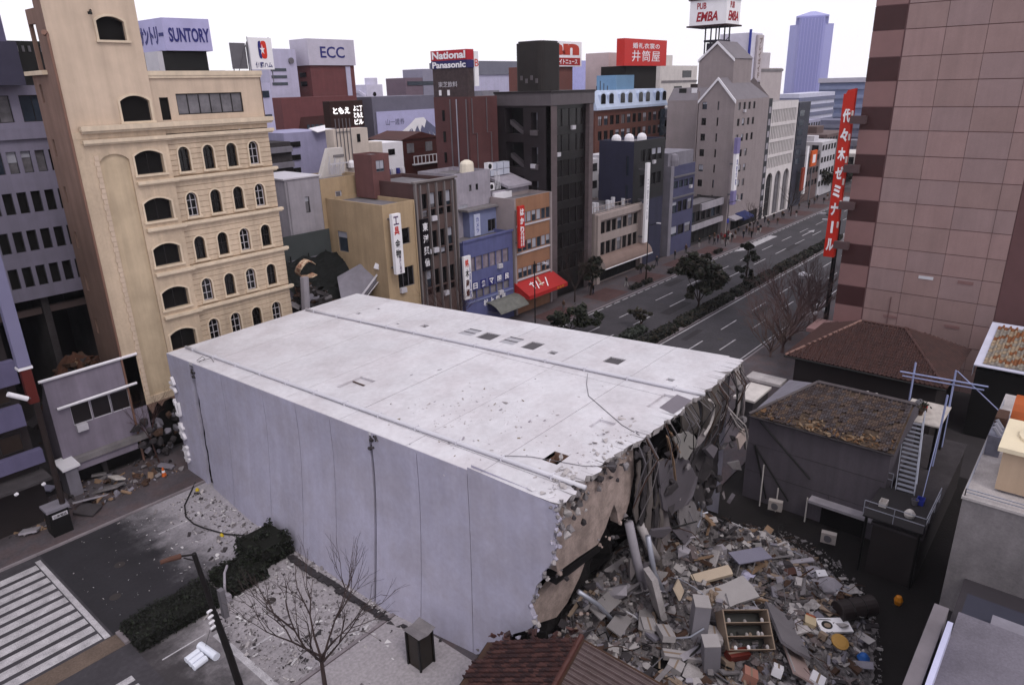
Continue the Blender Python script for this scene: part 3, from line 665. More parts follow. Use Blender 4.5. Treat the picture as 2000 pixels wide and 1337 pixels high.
for k in range(46):     # snapped slabs and lumps wedged in the gap
    x = rr.uniform(29, 43.6); z = rr.uniform(.6, min(10.8, 3 + (x - 28) * 1.1)); n_ = rr.choice([4, 4, 5]); sc_ = rr.uniform(.25, .9); e = Euler((rr.uniform(-.9, .5), rr.uniform(-.9, .9), rr.uniform(-.6, .6))).to_matrix(); c_ = Vector((x, rr.uniform(15.9, 17.8), z))
    pts_ = [c_ + e @ Vector((sc_ * rr.uniform(.6, 1.5) * math.cos(2 * PI * (i + rr.uniform(-.25, .25)) / n_), 0, sc_ * rr.uniform(.35, .9) * math.sin(2 * PI * (i + .4) / n_))) for i in range(n_)]
    mb = MB(); mb.prism(pts_, e @ Vector((0, rr.uniform(.1, .3), 0))); build('snapped_slab', mb, rr.choice([CONC_D, GS, CONC_D, CONC, SMG, CONC_D, MATS['dusky_sheet']]), FB)
ribbon('splintered_lath', [(32.2, 16.2, 11.4), (32.9, 16.1, 9.6), (33.3, 16.1, 8.2)], .15, WOOD); ribbon('splintered_lath', [(32.6, 16.2, 11.5), (33.4, 16.0, 10.0)], .2, WOOD)
for k in range(70):     # lumps clinging to the break
    x = R.uniform(23, 43.6); z = zr(x, 17) - R.uniform(.4, 9.5 if x > 31 else .9)
    o = put('clinging_lump', chunk_mesh(k % 9, [CONC, CONC_D, CONC_D, CONC][k % 4]), FB, (x, R.uniform(16.2, 17.6), z), (R.uniform(0, 3), R.uniform(0, 3), R.uniform(0, 3))); s = R.uniform(.2, .8); o.scale = (s, s, s * .7)
for (a, b) in ed2:      # crumbled rim of the torn wall
    for _ in range(3):
        s = R.uniform(.1, .42); o = put('crumbled_rim', chunk_mesh(R.randrange(9), R.choice([CONC_L, CONC, CONC, LILAC])), FB, (wall_x(a, b) + R.uniform(-.02, .3), a + R.uniform(-.22, .12), b + R.uniform(-.25, .25)), (R.uniform(0, 3), R.uniform(0, 3), R.uniform(0, 3))); o.scale = (s, s, s * .8)
for k in range(50):     # grit stuck on the beams
    x = R.uniform(23, 30); s = R.uniform(.08, .4); o = put('beam_grit', chunk_mesh(k % 9, [CONC, CONC_D, PINKB][k % 3]), FB, (x, 17.2 - R.uniform(0, .2), R.choice([R.uniform(6.7, 7.6), R.uniform(10.6, 11.6), R.uniform(3.0, 4.2)])), (R.uniform(0, 3), R.uniform(0, 3), 0)); o.scale = (s, s, s)
for k in range(26):     # the crushed corner
    o = put('crushed_corner', chunk_mesh(k % 9, [CONC_L, CONC, CONC_D][k % 3]), FB, (XF + R.uniform(-.05, 2.4), 16.7 + R.uniform(-.3, .5), 11.6 - R.uniform(-.35, 1.6)), (R.uniform(0, 3), R.uniform(0, 3), R.uniform(0, 3))); s = R.uniform(.18, .62); o.scale = (s, s, s)
for k in range(40):     # bent bars hanging from the slab
    x = R.uniform(29.5, 43.4); z = zr(x, 17) - .2; d = R.uniform(-.6, .6); l = R.uniform(1.5, 5.5); mb = MB()
    mb.tube([(x, 16.7, z), (x + d * .3, 16.2 - R.uniform(0, .4), z - l * .25), (x + d, 16.3 + R.uniform(-.3, .4), z - l * .6), (x + d * 1.6 + R.uniform(-.3, .3), 16.8, z - l)], R.uniform(.015, .035), 4)
    build('bent_reinforcing_bar', mb, [RUST, F_GREY, BLACKM, CONC][k % 4], FB)
for x, z0, z1, m_ in ((29.6, 2.2, 7.0, GREYL), (30.9, 3.6, 6.2, CONC_L)):
    mb = MB(); mb.tube([(x, 17.0, z1), (x + .3, 16.6, (z0 + z1) / 2), (x + .9, 16.3, z0)], .26, 10); build('hanging_duct', mb, m_, FB, smooth=True)
mb = MB(); mb.tube([(30.4, 16.2, 6.0), (30.8, 15.9, 3.4), (31.4, 15.4, 1.6)], .16, 8); build('foil_duct', mb, STEEL, FB, smooth=True)
mb = MB(); mb.tube([(25.6, 17.6, 4.6), (26.6, 17.0, 3.4), (27.6, 16.6, 1.8)], .13, 8); build('foil_duct', mb, STEEL, FB, smooth=True)
gravel('slab_debris', 200, lambda r: (lambda x, y: (x, y, zr(x, y) + .0))(27.6 + r.gauss(0, 2.6), 25 + r.gauss(0, 3.2)), .05, .32, [CONC_L, GREYL, mat('leaf_litter', (0.26, 0.22, 0.17), rough=1), ROOFW, CONC_L], 12, parent=FB, flat=.35)
gravel('slab_edge_debris', 150, lambda r: (lambda x, y: (x, y, zr(x, y) + .0))(r.uniform(22.8, 32), 17.2 + abs(r.gauss(0, 1.0))), .06, .45, [CONC_L, CONC_L, ROOFW], 13, parent=FB, flat=.5)
# ---------------------------------------------------------------- building helpers
ROOFG = mat('roof_membrane', (0.22, 0.205, 0.225), rough=.95, var=.3, scale=.7, grain=.2)
def shell(th, x0, x1, y0, y1, z0, z1, m, front=True, left=True, roofm=None, par=.45, name='wall'):
    """plain walls (front = -Y face, left = -X face may be left to a facade), roof deck and parapet"""
    mb = MB()
    if front: mb.face([(x0, y0, z0), (x1, y0, z0), (x1, y0, z1), (x0, y0, z1)])
    if left: mb.face([(x0, y1, z0), (x0, y0, z0), (x0, y0, z1), (x0, y1, z1)])
    mb.face([(x1, y0, z0), (x1, y1, z0), (x1, y1, z1), (x1, y0, z1)]); mb.face([(x1, y1, z0), (x0, y1, z0), (x0, y1, z1), (x1, y1, z1)])
    build(name, mb, m, th)
    r = MB(); r.face([(x0, y0, z1 - par), (x1, y0, z1 - par), (x1, y1, z1 - par), (x0, y1, z1 - par)]); build('roof', r, roofm or ROOFG, th)
    if par > .05:
        p = MB(); t = .18
        for (a, b, c, d) in ((x0, x1, y0, y0 + t), (x0, x1, y1 - t, y1), (x0, x0 + t, y0 + t, y1 - t), (x1 - t, x1, y0 + t, y1 - t)):
            vs = [(a, c, z1 - par), (b, c, z1 - par), (b, d, z1 - par), (a, d, z1 - par)]
            p.face([(x, y, z1 + .002) for x, y, _ in vs])
        p.face([(x0 + t, y0 + t, z1 - par), (x1 - t, y0 + t, z1 - par), (x1 - t, y0 + t, z1), (x0 + t, y0 + t, z1)][::-1]); p.face([(x0 + t, y1 - t, z1 - par), (x1 - t, y1 - t, z1 - par), (x1 - t, y1 - t, z1), (x0 + t, y1 - t, z1)])
        p.face([(x0 + t, y0 + t, z1 - par), (x0 + t, y1 - t, z1 - par), (x0 + t, y1 - t, z1), (x0 + t, y0 + t, z1)]); p.face([(x1 - t, y0 + t, z1 - par), (x1 - t, y1 - t, z1 - par), (x1 - t, y1 - t, z1), (x1 - t, y0 + t, z1)][::-1])
        build('parapet', p, m, th)
AC_ME = MB().box(-.4, .4, -.18, .18, 0, .55).tube([(.08, -.19, .28), (.08, -.18, .28)], .2, 10).mesh('condenser', F_WHITE)
def facade(th, F, u0, u1, v0, v1, m, wins=(), name='front_wall', depth=.22, **kw):
    """wall with its windows; wins = (ua,ub,va,vb, dict)"""
    mb = MB(); wall_holes(mb, F, u0, u1, v0, v1, [w[:4] + ((w[4]['rise'],) if len(w) > 4 and w[4].get('rise') else ()) for w in wins], depth)
    o = build(name, mb, m, th)
    for w_ in wins:
        k = dict(kw); k.update(w_[4] if len(w_) > 4 else {}); rise = k.pop('rise', 0)
        if 'glass' not in k or k['glass'] is GLASS:
            q_ = R.random(); k['glass'] = GLASS if q_ < .62 else (GLASS_B if q_ < .82 else GLASS_C)
            if q_ > .5 and 'blind' not in k and w_[1] - w_[0] > .6: k['blind'] = R.choice([.3, .5, .75, None])
        window(th, F, w_[:4] + ((rise,) if rise else ()), depth=k.pop('set', depth * .7), **k)
        if w_[1] - w_[0] > .9 and not rise and w_[2] > 3.5 and R.random() < .1:
            o2 = put('condenser', AC_ME, th, F.P(w_[0] + .45, w_[2] - .5, .2)); o2.rotation_euler = (0, 0, F.rotz())
    return o
def grid_wins(u0, u1, n, v0, v1, frac=.7, **k):
    w_ = (u1 - u0) / n
    return [(u0 + w_ * (i + (1 - frac) / 2), u0 + w_ * (i + (1 + frac) / 2), v0, v1, dict(k)) for i in range(n)]
def bld(name, label, x, y, cat='building', group=None): return thing(name, label, cat, (x, y, 0), group)
def railing(name, pts, h, m, par=None, step=1.0, r=.03):
    mb = MB()
    for a, b in zip(pts, pts[1:]):
        a, b = Vector(a), Vector(b); n = max(1, int((b - a).length / step))
        for k in (1.0, .55): mb.tube([a + Vector((0, 0, h * k)), b + Vector((0, 0, h * k))], r, 4)
        for i in range(n + 1): p = a.lerp(b, i / n); mb.tube([p, p + Vector((0, 0, h))], r, 4)
    return build(name, mb, m, par)

# ---------------------------------------------------------------- the cream office with arched windows
CB = bld('cream_building', 'cream rendered office with arched windows, stone cornices and a taller stair tower at left', 29, 62.5)
X0, XB, X1 = 20.8, 27.8, 37.25
FC = face_y(60.0, 0); FR = face_y(60.28, 0); ZW = [23.85 - 3.76 * k for k in range(7)]
arch = [(29.1 + 2.15 * i - .48, 29.1 + 2.15 * i + .48) for i in range(4)]
holes_r = [(a, b, z, z + 2.0, .48) for z in ZW for a, b in arch]
CB_GR = mat('course_joint', (0.36, 0.26, 0.18), rough=.95, var=.2)
mb = MB(); wall_holes(mb, FR, XB, X1, 0, 26.6, holes_r, .35, d=-.06); build('wall', mb, CB_GR, CB)
zc = [23.35 - 3.76 * k for k in range(7)]
for k in range(7):      # rusticated courses, each its own stone band, cut round the windows
    zt = 26.5 if k == 0 else zc[k - 1] - .22; zb = max(zc[k] + .2, .05); n = 7; hgt = (zt - zb) / n
    for i in range(n):
        a, b = zb + i * hgt + .022, zb + (i + 1) * hgt - .022
        cut = [h for h in holes_r if h[2] <= a and h[3] - .48 >= b]
        if cut:     # stones between the windows
            xs_ = [XB + .01] + [v for h in sorted(cut) for v in h[:2]] + [X1]
            for p, q in zip(xs_[::2], xs_[1::2]): mb = MB(); bar_on(mb, FR, p, q, a, b, -.062, 0); build('stone_course', mb, CREAM, CB)
            continue
        mb = MB(); wall_holes(mb, FR, XB + .01, X1, a, b, [h for h in holes_r], .06)
        for v, s in ((a, -1), (b, 1)):
            segs = [XB + .01, X1]
            for h in sorted(holes_r):
                if h[2] < v < h[3] - .25: segs += [h[0], h[1]]
            segs = sorted(segs)
            for p, q in zip(segs[::2], segs[1::2]): mb.face([FR.P(p, v), FR.P(q, v), FR.P(q, v, -.06), FR.P(p, v, -.06)][::s])
        build('stone_course', mb, CREAM, CB)
def trim_arch(F, h, t, dd, m, par, sill=True):
    a, b, c, e, rise = h; mb = MB()
    o_, i_ = arch_pts(a - t, b + t, c, e + t, rise + t * (1 if rise > .4 else .4)), arch_pts(a, b, c, e, rise)
    for k in range(1, len(o_)):
        j = (k + 1) % len(o_)
        if j == 0: j = 0
        p, q, r_, s_ = o_[k], o_[j], i_[j], i_[k]
        mb.face([F.P(*p, dd), F.P(*q, dd), F.P(*r_, dd), F.P(*s_, dd)]); mb.face([F.P(*p, 0), F.P(*q, 0), F.P(*q, dd), F.P(*p, dd)]); mb.face([F.P(*r_, dd), F.P(*r_, 0), F.P(*s_, 0), F.P(*s_, dd)][::-1])
    o = build('window_surround', mb, m, par)
    if sill:
        q = MB(); bar_on(q, F, a - t - .08, b + t + .08, c - .16, c - .002, -.02, dd + .1); build('sill', q, m, o)
rr = random.Random(3)
for k, h in enumerate(holes_r):
    lit = rr.random()
    window(CB, FR, h, kind='dark' if lit < .55 else 'white', fw=.06, nx=2, ny=3 if lit > .55 else 2, depth=.28, glass=GLASS)
    trim_arch(FR, h, .13, .07, F_STONE, CB)
# left bay: segmental openings, blind arch with quoins
big = [(24.95, 27.2, z + .12, z + 1.95, .38) for z in ZW]
niche = (22.35, 24.55, 5.6, 25.75, .5)
mb = MB(); wall_holes(mb, FC, X0, XB, 5.0, 27.2, [h for h in big if h[2] > 5] + [niche], .5); mb.face([FC.P(XB, 5), FC.P(XB, 5, -.35), FC.P(XB, 27.2, -.35), FC.P(XB, 27.2)]); build('wall', mb, CREAM, CB)
mb = MB(); mb.prism([FC.P(*p, -.18) for p in arch_pts(*niche[:4], .5)], (0, .05, 0)); build('blind_arch_panel', mb, CREAM3, CB)
for h in [h for h in big if h[2] > 5]: window(CB, FC, h, kind='dark', nx=2, ny=1, depth=.42, glass=VOID); trim_arch(FC, h, .14, .08, F_STONE, CB)
for i in range(49):
    z = 5.4 + i * .415; mb = MB(); wd = .36 if i % 2 else .29
    bar_on(mb, FC, 22.32 - wd, 22.32, z + .015, z + .4, -.01, .06); build('quoin', mb, CREAM2, CB)
    if i % 2 and False: pass
def cornice(F, u0, u1, z, par, big=1.0):
    mb = MB(); bar_on(mb, F, u0, u1, z - .12 * big, z + .12 * big, -.02, .34 * big); bar_on(mb, F, u0 + .06, u1 - .06, z - .24 * big, z - .1205 * big, -.02, .2 * big); build('cornice', mb, F_STONE, par)
for z in zc: cornice(FR, XB, X1 + .35, z, CB); cornice(FC, 24.75, XB + .3, z, CB)
for z, b in ((27.7, 1.5), (26.75, 1.1)):
    cornice(FR, XB + .5, X1 + .45, z, CB, b); cornice(FC, X0 + .6, XB + .5, z, CB, b)
mb = MB(); bar_on(mb, FR, XB, X1, 26.95, 27.5, -.4, .03); bar_on(mb, FC, X0, XB, 26.95, 27.5, -.4, .03); build('frieze', mb, CREAM, CB)
# the crushed lowest storey under the left bay
bx(CB, 'crushed_storey', VOID, X0 + .5, XB, 60.9, 65, 0, 5.2)
mb = MB(); rr2 = random.Random(5); pts_ = [(X0 + 7 * i / 24, 5.02 - abs(rr2.gauss(0, .45))) for i in range(25)]
for a_, b_ in zip(pts_, pts_[1:]): mb.prism([(a_[0], 60.02, 5.05), (b_[0], 60.02, 5.05), (b_[0], 60.02, b_[1]), (a_[0], 60.02, a_[1])], (0, .3, 0))
build('torn_plaster_edge', mb, CREAM_D, CB)
for k in range(46):
    o = put('crushed_masonry', chunk_mesh(k % 9, [CONC_D, WOOD_D, CONC_D, GREYW][k % 4]), CB, (X0 + rr2.uniform(-.4, 5), 60 - abs(rr2.gauss(0, .7)), rr2.uniform(.1, 3.8)), (rr2.uniform(0, 3), rr2.uniform(0, 3), rr2.uniform(0, 3))); sc_ = rr2.uniform(.3, 1.2); o.scale = (sc_, sc_ * .7, sc_ * .7)
# upper storey and tower
FU = face_y(60.4, 0)
up = [(29.35, 35.25, 28.35, 30.0, dict(nx=6, ny=1, glass=GLASS_C, kind='dark', fw=.08)), (27.95, 28.7, 28.0, 29.75, dict(glass=VOID))]
facade(CB, FU, 27.3, 37.2, 27.5, 31.4, CREAM2, up, name='upper_wall', depth=.2)
mb = MB(); mb.box(27.3, 37.4, 60.2, 60.75, 31.4, 31.75); mb.box(27.35, 37.3, 60.25, 60.7, 31.2, 31.4); build('cornice', mb, F_STONE, CB)
tw = [(24.75, 27.0, 28.05, 29.95, dict(rise=.4, glass=VOID, set=.3)), (24.2, 26.2, 33.9, 35.55, dict(rise=.35, glass=VOID, set=.3))]
FT = face_y(60.12, 0)
facade(CB, FT, X0, 27.3, 27.5, 43, CREAM2, tw, name='tower_wall', depth=.35)
for h in tw: trim_arch(FT, h[:4] + (h[4]['rise'],), .16, .08, F_STONE, CB)
mb = MB()
mb.face([(27.3, 60.12, 31.5), (27.3, 64, 31.5), (27.3, 64, 43), (27.3, 60.12, 43)]); mb.face([(X0, 60.12, 43), (27.3, 60.12, 43), (27.3, 64, 43), (X0, 64, 43)]); build('tower_wall', mb, CREAM2, CB)
# side wall towards the camera's left, with slits
FS = face_x(X0, 66.0)          # u runs towards -Y from Y = 66
sl = [(66 - 64.1, 66 - 63.65, z, z + 1.3) for z in (29.6, 25.6, 22.0, 18.4, 14.8, 11.0, 7.2)]
def yb(z): return 61.2 if z > 34 else 62.4
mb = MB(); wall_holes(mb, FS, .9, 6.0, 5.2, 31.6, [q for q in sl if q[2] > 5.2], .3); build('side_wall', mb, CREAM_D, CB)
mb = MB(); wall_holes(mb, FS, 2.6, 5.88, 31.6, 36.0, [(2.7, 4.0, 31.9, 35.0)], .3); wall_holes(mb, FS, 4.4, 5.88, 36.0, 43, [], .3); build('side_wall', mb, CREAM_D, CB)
for h in [q for q in sl if q[2] > 5.2]: window(CB, FS, h, depth=.2, glass=VOID)
mb = MB(); bar_on(mb, FS, .4, 4.2, 31.55, 31.85, -.1, .35); build('cornice', mb, F_STONE, CB)
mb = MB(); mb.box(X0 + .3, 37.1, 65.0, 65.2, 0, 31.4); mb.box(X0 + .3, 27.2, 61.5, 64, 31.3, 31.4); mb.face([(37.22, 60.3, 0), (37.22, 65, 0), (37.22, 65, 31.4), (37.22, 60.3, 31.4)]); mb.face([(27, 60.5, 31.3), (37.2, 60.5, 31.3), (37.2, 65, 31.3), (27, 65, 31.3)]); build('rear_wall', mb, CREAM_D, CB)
mb = MB(); mb.tube([(X0 - .06, 60.0, 34.2), (X0 - .09, 59.92, 33.6), (X0 - .09, 59.92, .2)], .09, 6); mb.tube([(X0 - .06, 60.2, 34.2), (X0 - .25, 60.0, 34.3)], .2, 6); build('drain_pipe', mb, mat('rusty_cream_pipe', (0.25, 0.15, 0.12), rough=.7), CB)
mb = MB(); mb.tube([(24.0, 60.1, 35.9), (23.7, 59.5, 35.7)], .08, 6); mb.cyl((23.65, 59.4, 35.55), .16, .18, 8); build('wall_lamp', mb, BLACKM, CB)

# ---------------------------------------------------------------- yellow shop block
YB = bld('yellow_building', 'yellow rendered corner building carrying a tall white tool-shop sign', 52, 65)
YEL = mat('yellow_render', (0.50, 0.385, 0.265), rough=.85, var=.15, scale=.4, streak=.25, grain=.08)
shell(YB, 49.5, 54.2, 60, 70, 0, 18.2, YEL, front=False, left=False)
fy = face_y(60, 0)
facade(YB, fy, 49.5, 54.2, 0, 18.2, YEL, [(51.0, 53.2, 13.5, 15.3, dict(nx=2, glass=GLASS, kind='grey')), (51.0, 53.4, 8.6, 10.9, dict(nx=3, glass=GLASS, kind='grey')), (50.2, 53.6, 1.0, 6.2, dict(nx=3, ny=2, glass=GLASS))], depth=.25)
facade(YB, face_x(49.5, 70), 0, 10, 0, 18.2, YEL, [(1.6, 3.4, 12.2, 14.6, dict(glass=GLASS, kind='grey'))], name='side_wall')
mb = MB(); mb.tube([(54.0, 59.9, 18), (54.0, 59.9, 1)], .07, 6); build('drain_pipe', mb, YEL, YB)
S = thing('vertical_sign', 'tall white vertical tool-shop sign on the corner of the yellow building', 'sign', (50.2, 59, 10.6))
bx(S, 'sign_box', WHT, 49.7, 50.9, 58.7, 59.15, 10.7, 17.3); mb = MB(); mb.box(50.1, 50.5, 59.15, 60.0, 16.6, 16.75); mb.box(50.1, 50.5, 59.15, 60.0, 11.2, 11.35); build('bracket', mb, F_GREY, S)
f_ = face_y(58.7, 0); PUR = mat('sign_purple', (0.10, 0.04, 0.13))
for ch, z, m_ in (('工', 16.6, PUR), ('具', 15.5, RED), ('金', 14.1, INK), ('物', 13.0, INK)): letters(S, f_, ch, 50.2, z, .72, .9, m_, d=.01, depth=.02, bold=.02)
letters(S, f_, '神戸工具店', 50.35, 11.75, .3, 1.9, PUR, d=.01, depth=.02, vertical=True)
S = thing('vertical_sign', 'black vertical name board with white kanji on the brown office', 'sign', (55.2, 59.9, 10)); mb = MB(); mb.box(54.75, 55.9, 59.7, 60.0, 9.9, 15.9); build('sign_box', mb, mat('sign_black_violet', (0.012, 0.008, 0.014), rough=.4), S); mb = MB(); mb.box(55.2, 55.4, 60.0, 60.3, 14, 14.2); mb.box(55.2, 55.4, 60, 60.3, 11, 11.2); build('bracket', mb, F_GREY, S)
for i, ch in enumerate('東洋興信'): letters(S, face_y(59.7, 0), ch, 55.32, 15.0 - i * 1.38, .8, .95, WHT, d=.01, depth=.02, bold=.02)
UY = bld('yellow_rear_building', 'yellow taller block behind the tool shop with a small window and vent pipe', 52, 72)
shell(UY, 49.0, 55.5, 70.02, 76, 0, 20.4, YEL, front=False)
facade(UY, face_y(70.02, 0), 49.0, 55.5, 0, 20.4, YEL, [(51.0, 51.9, 17.3, 18.8, dict(nx=1, glass=GLASS_C, kind='white', fw=.12)), (54.3, 55.3, 16.8, 18.9, dict(glass=GLASS_C, kind='white', fw=.1))], depth=.2)
mb = MB(); mb.tube([(54.9, 69.7, 17.8), (55.8, 69.5, 16.7)], .18, 8); build('vent_pipe', mb, STEEL, UY)
GB = bld('grey_rear_building', 'bare light grey rendered building with two slit windows left of the yellow block', 46.5, 72)
shell(GB, 44.4, 48.95, 70.0, 77, 0, 20.8, GREYL, front=False)
facade(GB, face_y(70.0, 0), 44.4, 48.95, 0, 20.8, GREYL, [(46.75, 47.35, 16.9, 18.7, dict(glass=GLASS)), (46.7, 47.3, 12.6, 14.6, dict(glass=GLASS)), (45.0, 45.4, 9, 12)], depth=.25)
bx(GB, 'roof_edge', F_WHITE, 44.2, 49.1, 69.85, 77.1, 20.8, 20.95)
mb = MB(); mb.tube([(44.7, 69.9, 20.6), (44.6, 69.9, 6)], .07, 5); build('drain_pipe', mb, GREYL, GB)

# ---------------------------------------------------------------- brown mullioned office
BB = bld('brown_building', 'narrow brown office with grey vertical mullions and a black name board', 58, 65)
BRN = mat('maroon_brown_tile', (0.125, 0.07, 0.07), rough=.7, var=.2, scale=.5, streak=.15); MUL = mat('mullion_grey', (0.24, 0.215, 0.22), rough=.6, streak=.1)
shell(BB, 54.45, 61.1, 60.3, 69.5, 0, 19.9, BRN, front=False)
fb = face_y(60.3, 0)
ws = []
for z0, z1 in ((15.9, 18.6), (11.2, 14.2), (6.6, 9.6)):
    for i in range(4):
        u = 55.45 + i * 1.28; ws += [(u, u + 1.02, z0 + .95, z1, dict(glass=GLASS, fw=.05)), (u, u + 1.02, z0, z0 + .8, dict(glass=GLASS, fw=.05))]
facade(BB, fb, 54.45, 61.1, 0, 19.9, mat('brown_spandrel', (0.15, 0.105, 0.10), rough=.6, streak=.1), ws, depth=.3)
for i in range(6):
    u = 55.25 + i * 1.28 if i < 5 else 60.95; mb = MB(); bar_on(mb, fb, u, u + .14, .5, 19.7, -.05, .28); build('mullion', mb, MUL, BB)
mb = MB(); bar_on(mb, fb, 54.45, 54.7, .2, 19.9, -.05, .3); build('mullion', mb, MUL, BB)
bx(BB, 'coping', MUL, 54.3, 61.3, 60.0, 60.5, 19.9, 20.1)
RB = bld('maroon_penthouse', 'plain maroon rooftop room with one dark window', 54.7, 68); 
MAR = mat('maroon_render', (0.20, 0.10, 0.10), rough=.85, var=.2, streak=.2)
shell(RB, 53.6, 56.2, 66.1, 69.4, 17.9, 22.9, MAR, front=False, par=.2)
facade(RB, face_y(66.1, 0), 53.6, 56.2, 17.9, 22.9, MAR, [(54.2, 55.4, 20.9, 22.2, dict(nx=2, glass=GLASS, kind='grey'))], depth=.15)

# ---------------------------------------------------------------- white-grey block with the round tank
WB = bld('grey_tank_building', 'pale grey concrete building behind the blue front, water tank on its roof', 68, 68)
PG = mat('pale_mottled_render', (0.42, 0.39, 0.45), rough=.85, var=.22, scale=.8, streak=.25)
shell(WB, 65.1, 71.8, 64.2, 71, 0, 19.6, PG, front=False)
facade(WB, face_y(64.2, 0), 65.1, 71.8, 0, 19.6, PG, [(67.6, 68.1, 17.2, 18.0, dict()), (68.9, 69.4, 17.2, 18.0, dict()), (65.6, 67.3, 14.6, 15.6, dict(nx=3, kind='white'))], depth=.15)
t_ = thing('water_tank', 'cream square-shouldered water tank on the pale grey roof', 'water tank', (69.6, 66.3, 19.2))
mb = MB(); mb.lathe((69.6, 66.3, 19.2), [(.98, 0), (.92, 1.2), (.8, 1.45), (.3, 1.7)], 10); build('tank_body', mb, mat('cream_plastic', (0.72, 0.66, 0.58), rough=.5), t_, smooth=False)
bx(t_, 'tank_base', CONC, 68.6, 70.6, 65.3, 67.3, 19.14, 19.3)
G2 = bld('grey_sloped_roof_building', 'low grey building with a sloping roof slab and white upper wall beside the black tower', 77, 66)
shell(G2, 72.0, 79.7, 64.0, 67.9, 0, 16.6, PG, front=False, par=.1)
facade(G2, face_y(64.0, 0), 72.0, 79.7, 0, 16.6, PG, [(77.2, 78.5, 14.6, 16.0, dict(glass=GLASS))], depth=.2)
mb = MB(); mb.prism([(74.6, 63.4, 16.7), (79.7, 63.4, 16.7), (79.7, 67.9, 18.0), (74.6, 67.9, 18.0)], (0, 0, .35)); build('roof_slab', mb, PG, G2)
bx(G2, 'white_panel', WHITE, 71.9, 75.5, 63.6, 64.0, 13.6, 16.4)
for i, (x, y, z) in enumerate([(75.4, 67.2, 18.2), (76.8, 67.2, 18.2), (78.2, 67.2, 18.2)]):
    o = thing('roof_cabinet', ['leftmost pale cabinet on the sloping grey roof beside the black tower', 'middle pale cabinet on the sloping grey roof beside the black tower', 'rightmost pale cabinet on the sloping grey roof, against the black tower'][i], 'cabinet', (x, y, z), 'white cabinets on the sloping grey roof')
    mb = MB(); mb.box(x - .6, x + .6, y - .5, y + .5, z, z + 1.7); build('casing', mb, mat('pale_blue_panel', (0.6, 0.62, 0.72), rough=.5), o); bx(o, 'seam', F_GREY, x - .55, x + .55, y - .53, y - .5, z + .8, z + .86)
for i, (x, z) in enumerate(((72.6, 16.7), (72.4, 19.4))):
    o = thing('condenser_unit', ['white air conditioner unit at the edge of the sloping grey roof', 'white air conditioner unit beside the cream water tank'][i], 'air conditioner', (x, 65, z))
    bx(o, 'casing', WHITE, x - .5, x + .5, 64.6, 65.3, z, z + .95); mb = MB(); mb.tube([(x - .1, 64.58, z + .48), (x - .1, 64.6, z + .48)], .34, 10); build('fan', mb, BLACKM, o)
mb = MB()
for k in range(4): mb.tube([(73.4 + k * .3, 64.6, 16.7), (74.1 + k * .3, 65.4, 19.0)], .05, 5)
tag(build('roof_pipes', mb, PIPEW), 'bundle of pale slanted pipes beside the white cabinets', 'pipes')

# ---------------------------------------------------------------- blue building
UB = bld('blue_building', 'periwinkle blue three storey shop building with white characters on its front', 66, 63)
BLU = mat('periwinkle_render', (0.155, 0.165, 0.33), rough=.8, var=.15, scale=.6, streak=.2); BLU2 = mat('pale_blue_render', (0.24, 0.265, 0.42), rough=.8, var=.12)
shell(UB, 61.7, 71.1, 60, 67, 0, 11.9, BLU, front=False)
fu = face_y(60, 0)
ww = [(62.6 + i * 1.3, 62.6 + i * 1.3 + 1.16, 8.0, 9.85, dict(glass=mat('curtain_pink', (0.32, 0.27, 0.32), rough=.4, var=.5, scale=1.5), kind='grey')) for i in range(6)]
ww += [(62.6 + i * 1.3, 62.6 + i * 1.3 + 1.16, 4.4, 5.5, dict(glass=mat('curtain_grey', (0.27, 0.25, 0.28), rough=.4, var=.5, scale=1.5), kind='grey')) for i in range(6)]
facade(UB, fu, 61.7, 71.1, 0, 11.9, BLU, ww, depth=.25)
for i, ch in enumerate('日角マ国民'):
    mb = MB(); bar_on(mb, fu, 63.0 + i * 1.55, 64.0 + i * 1.55, 5.6, 6.65, .0, .08); o = build('letter_board', mb, NAVY, UB)
    letters(UB, fu, ch, 63.5 + i * 1.55, 6.12, .8, .8, WHT, d=.085, depth=.02, bold=.03)
for i, ch in enumerate('村上歯科'): letters(UB, fu, ch, 65.4 + i * 1.2, 3.45, .8, .85, WHT, d=.02, depth=.04, bold=.03)
bx(UB, 'coping', BLU, 61.6, 71.2, 59.85, 60.1, 11.9, 12.15)
mb = MB(); bar_on(mb, fu, 61.75, 71.0, 4.0, 4.2, 0, .12); build('ledge', mb, BLU2, UB)
U2 = bld('blue_penthouse', 'light blue set-back top storey over the blue shop building', 69, 64.5)
shell(U2, 66.2, 71.6, 63.0, 67.0, 11.5, 14.9, BLU2, front=False, par=.15)
facade(U2, face_y(63.0, 0), 66.2, 71.6, 11.5, 14.9, BLU2, [(69.7, 71.3, 11.7, 13.3, dict(nx=2, glass=GLASS, kind='grey'))], depth=.2)
bx(U2, 'roof_slab', CONC, 65.4, 71.8, 62.5, 67.2, 14.9, 15.15)
mb = MB(); mb.box(66.9, 68.0, 62.8, 62.98, 11.6, 14.4); o = build('banner', mb, mat('pale_banner', (0.55, 0.57, 0.72), rough=.7), U2); letters(U2, face_y(62.8, 0), 'カメラ', 67.45, 13.0, .5, 2.0, BLUEI, d=.01, depth=.02, vertical=True)
S = thing('vertical_sign', 'white vertical sign with red and black characters at the left edge of the blue front', 'sign', (61.0, 58.9, 5))
bx(S, 'sign_box', WHT, 60.4, 61.65, 58.75, 59.05, 5.2, 10.6)
fs_ = face_y(58.75, 0)
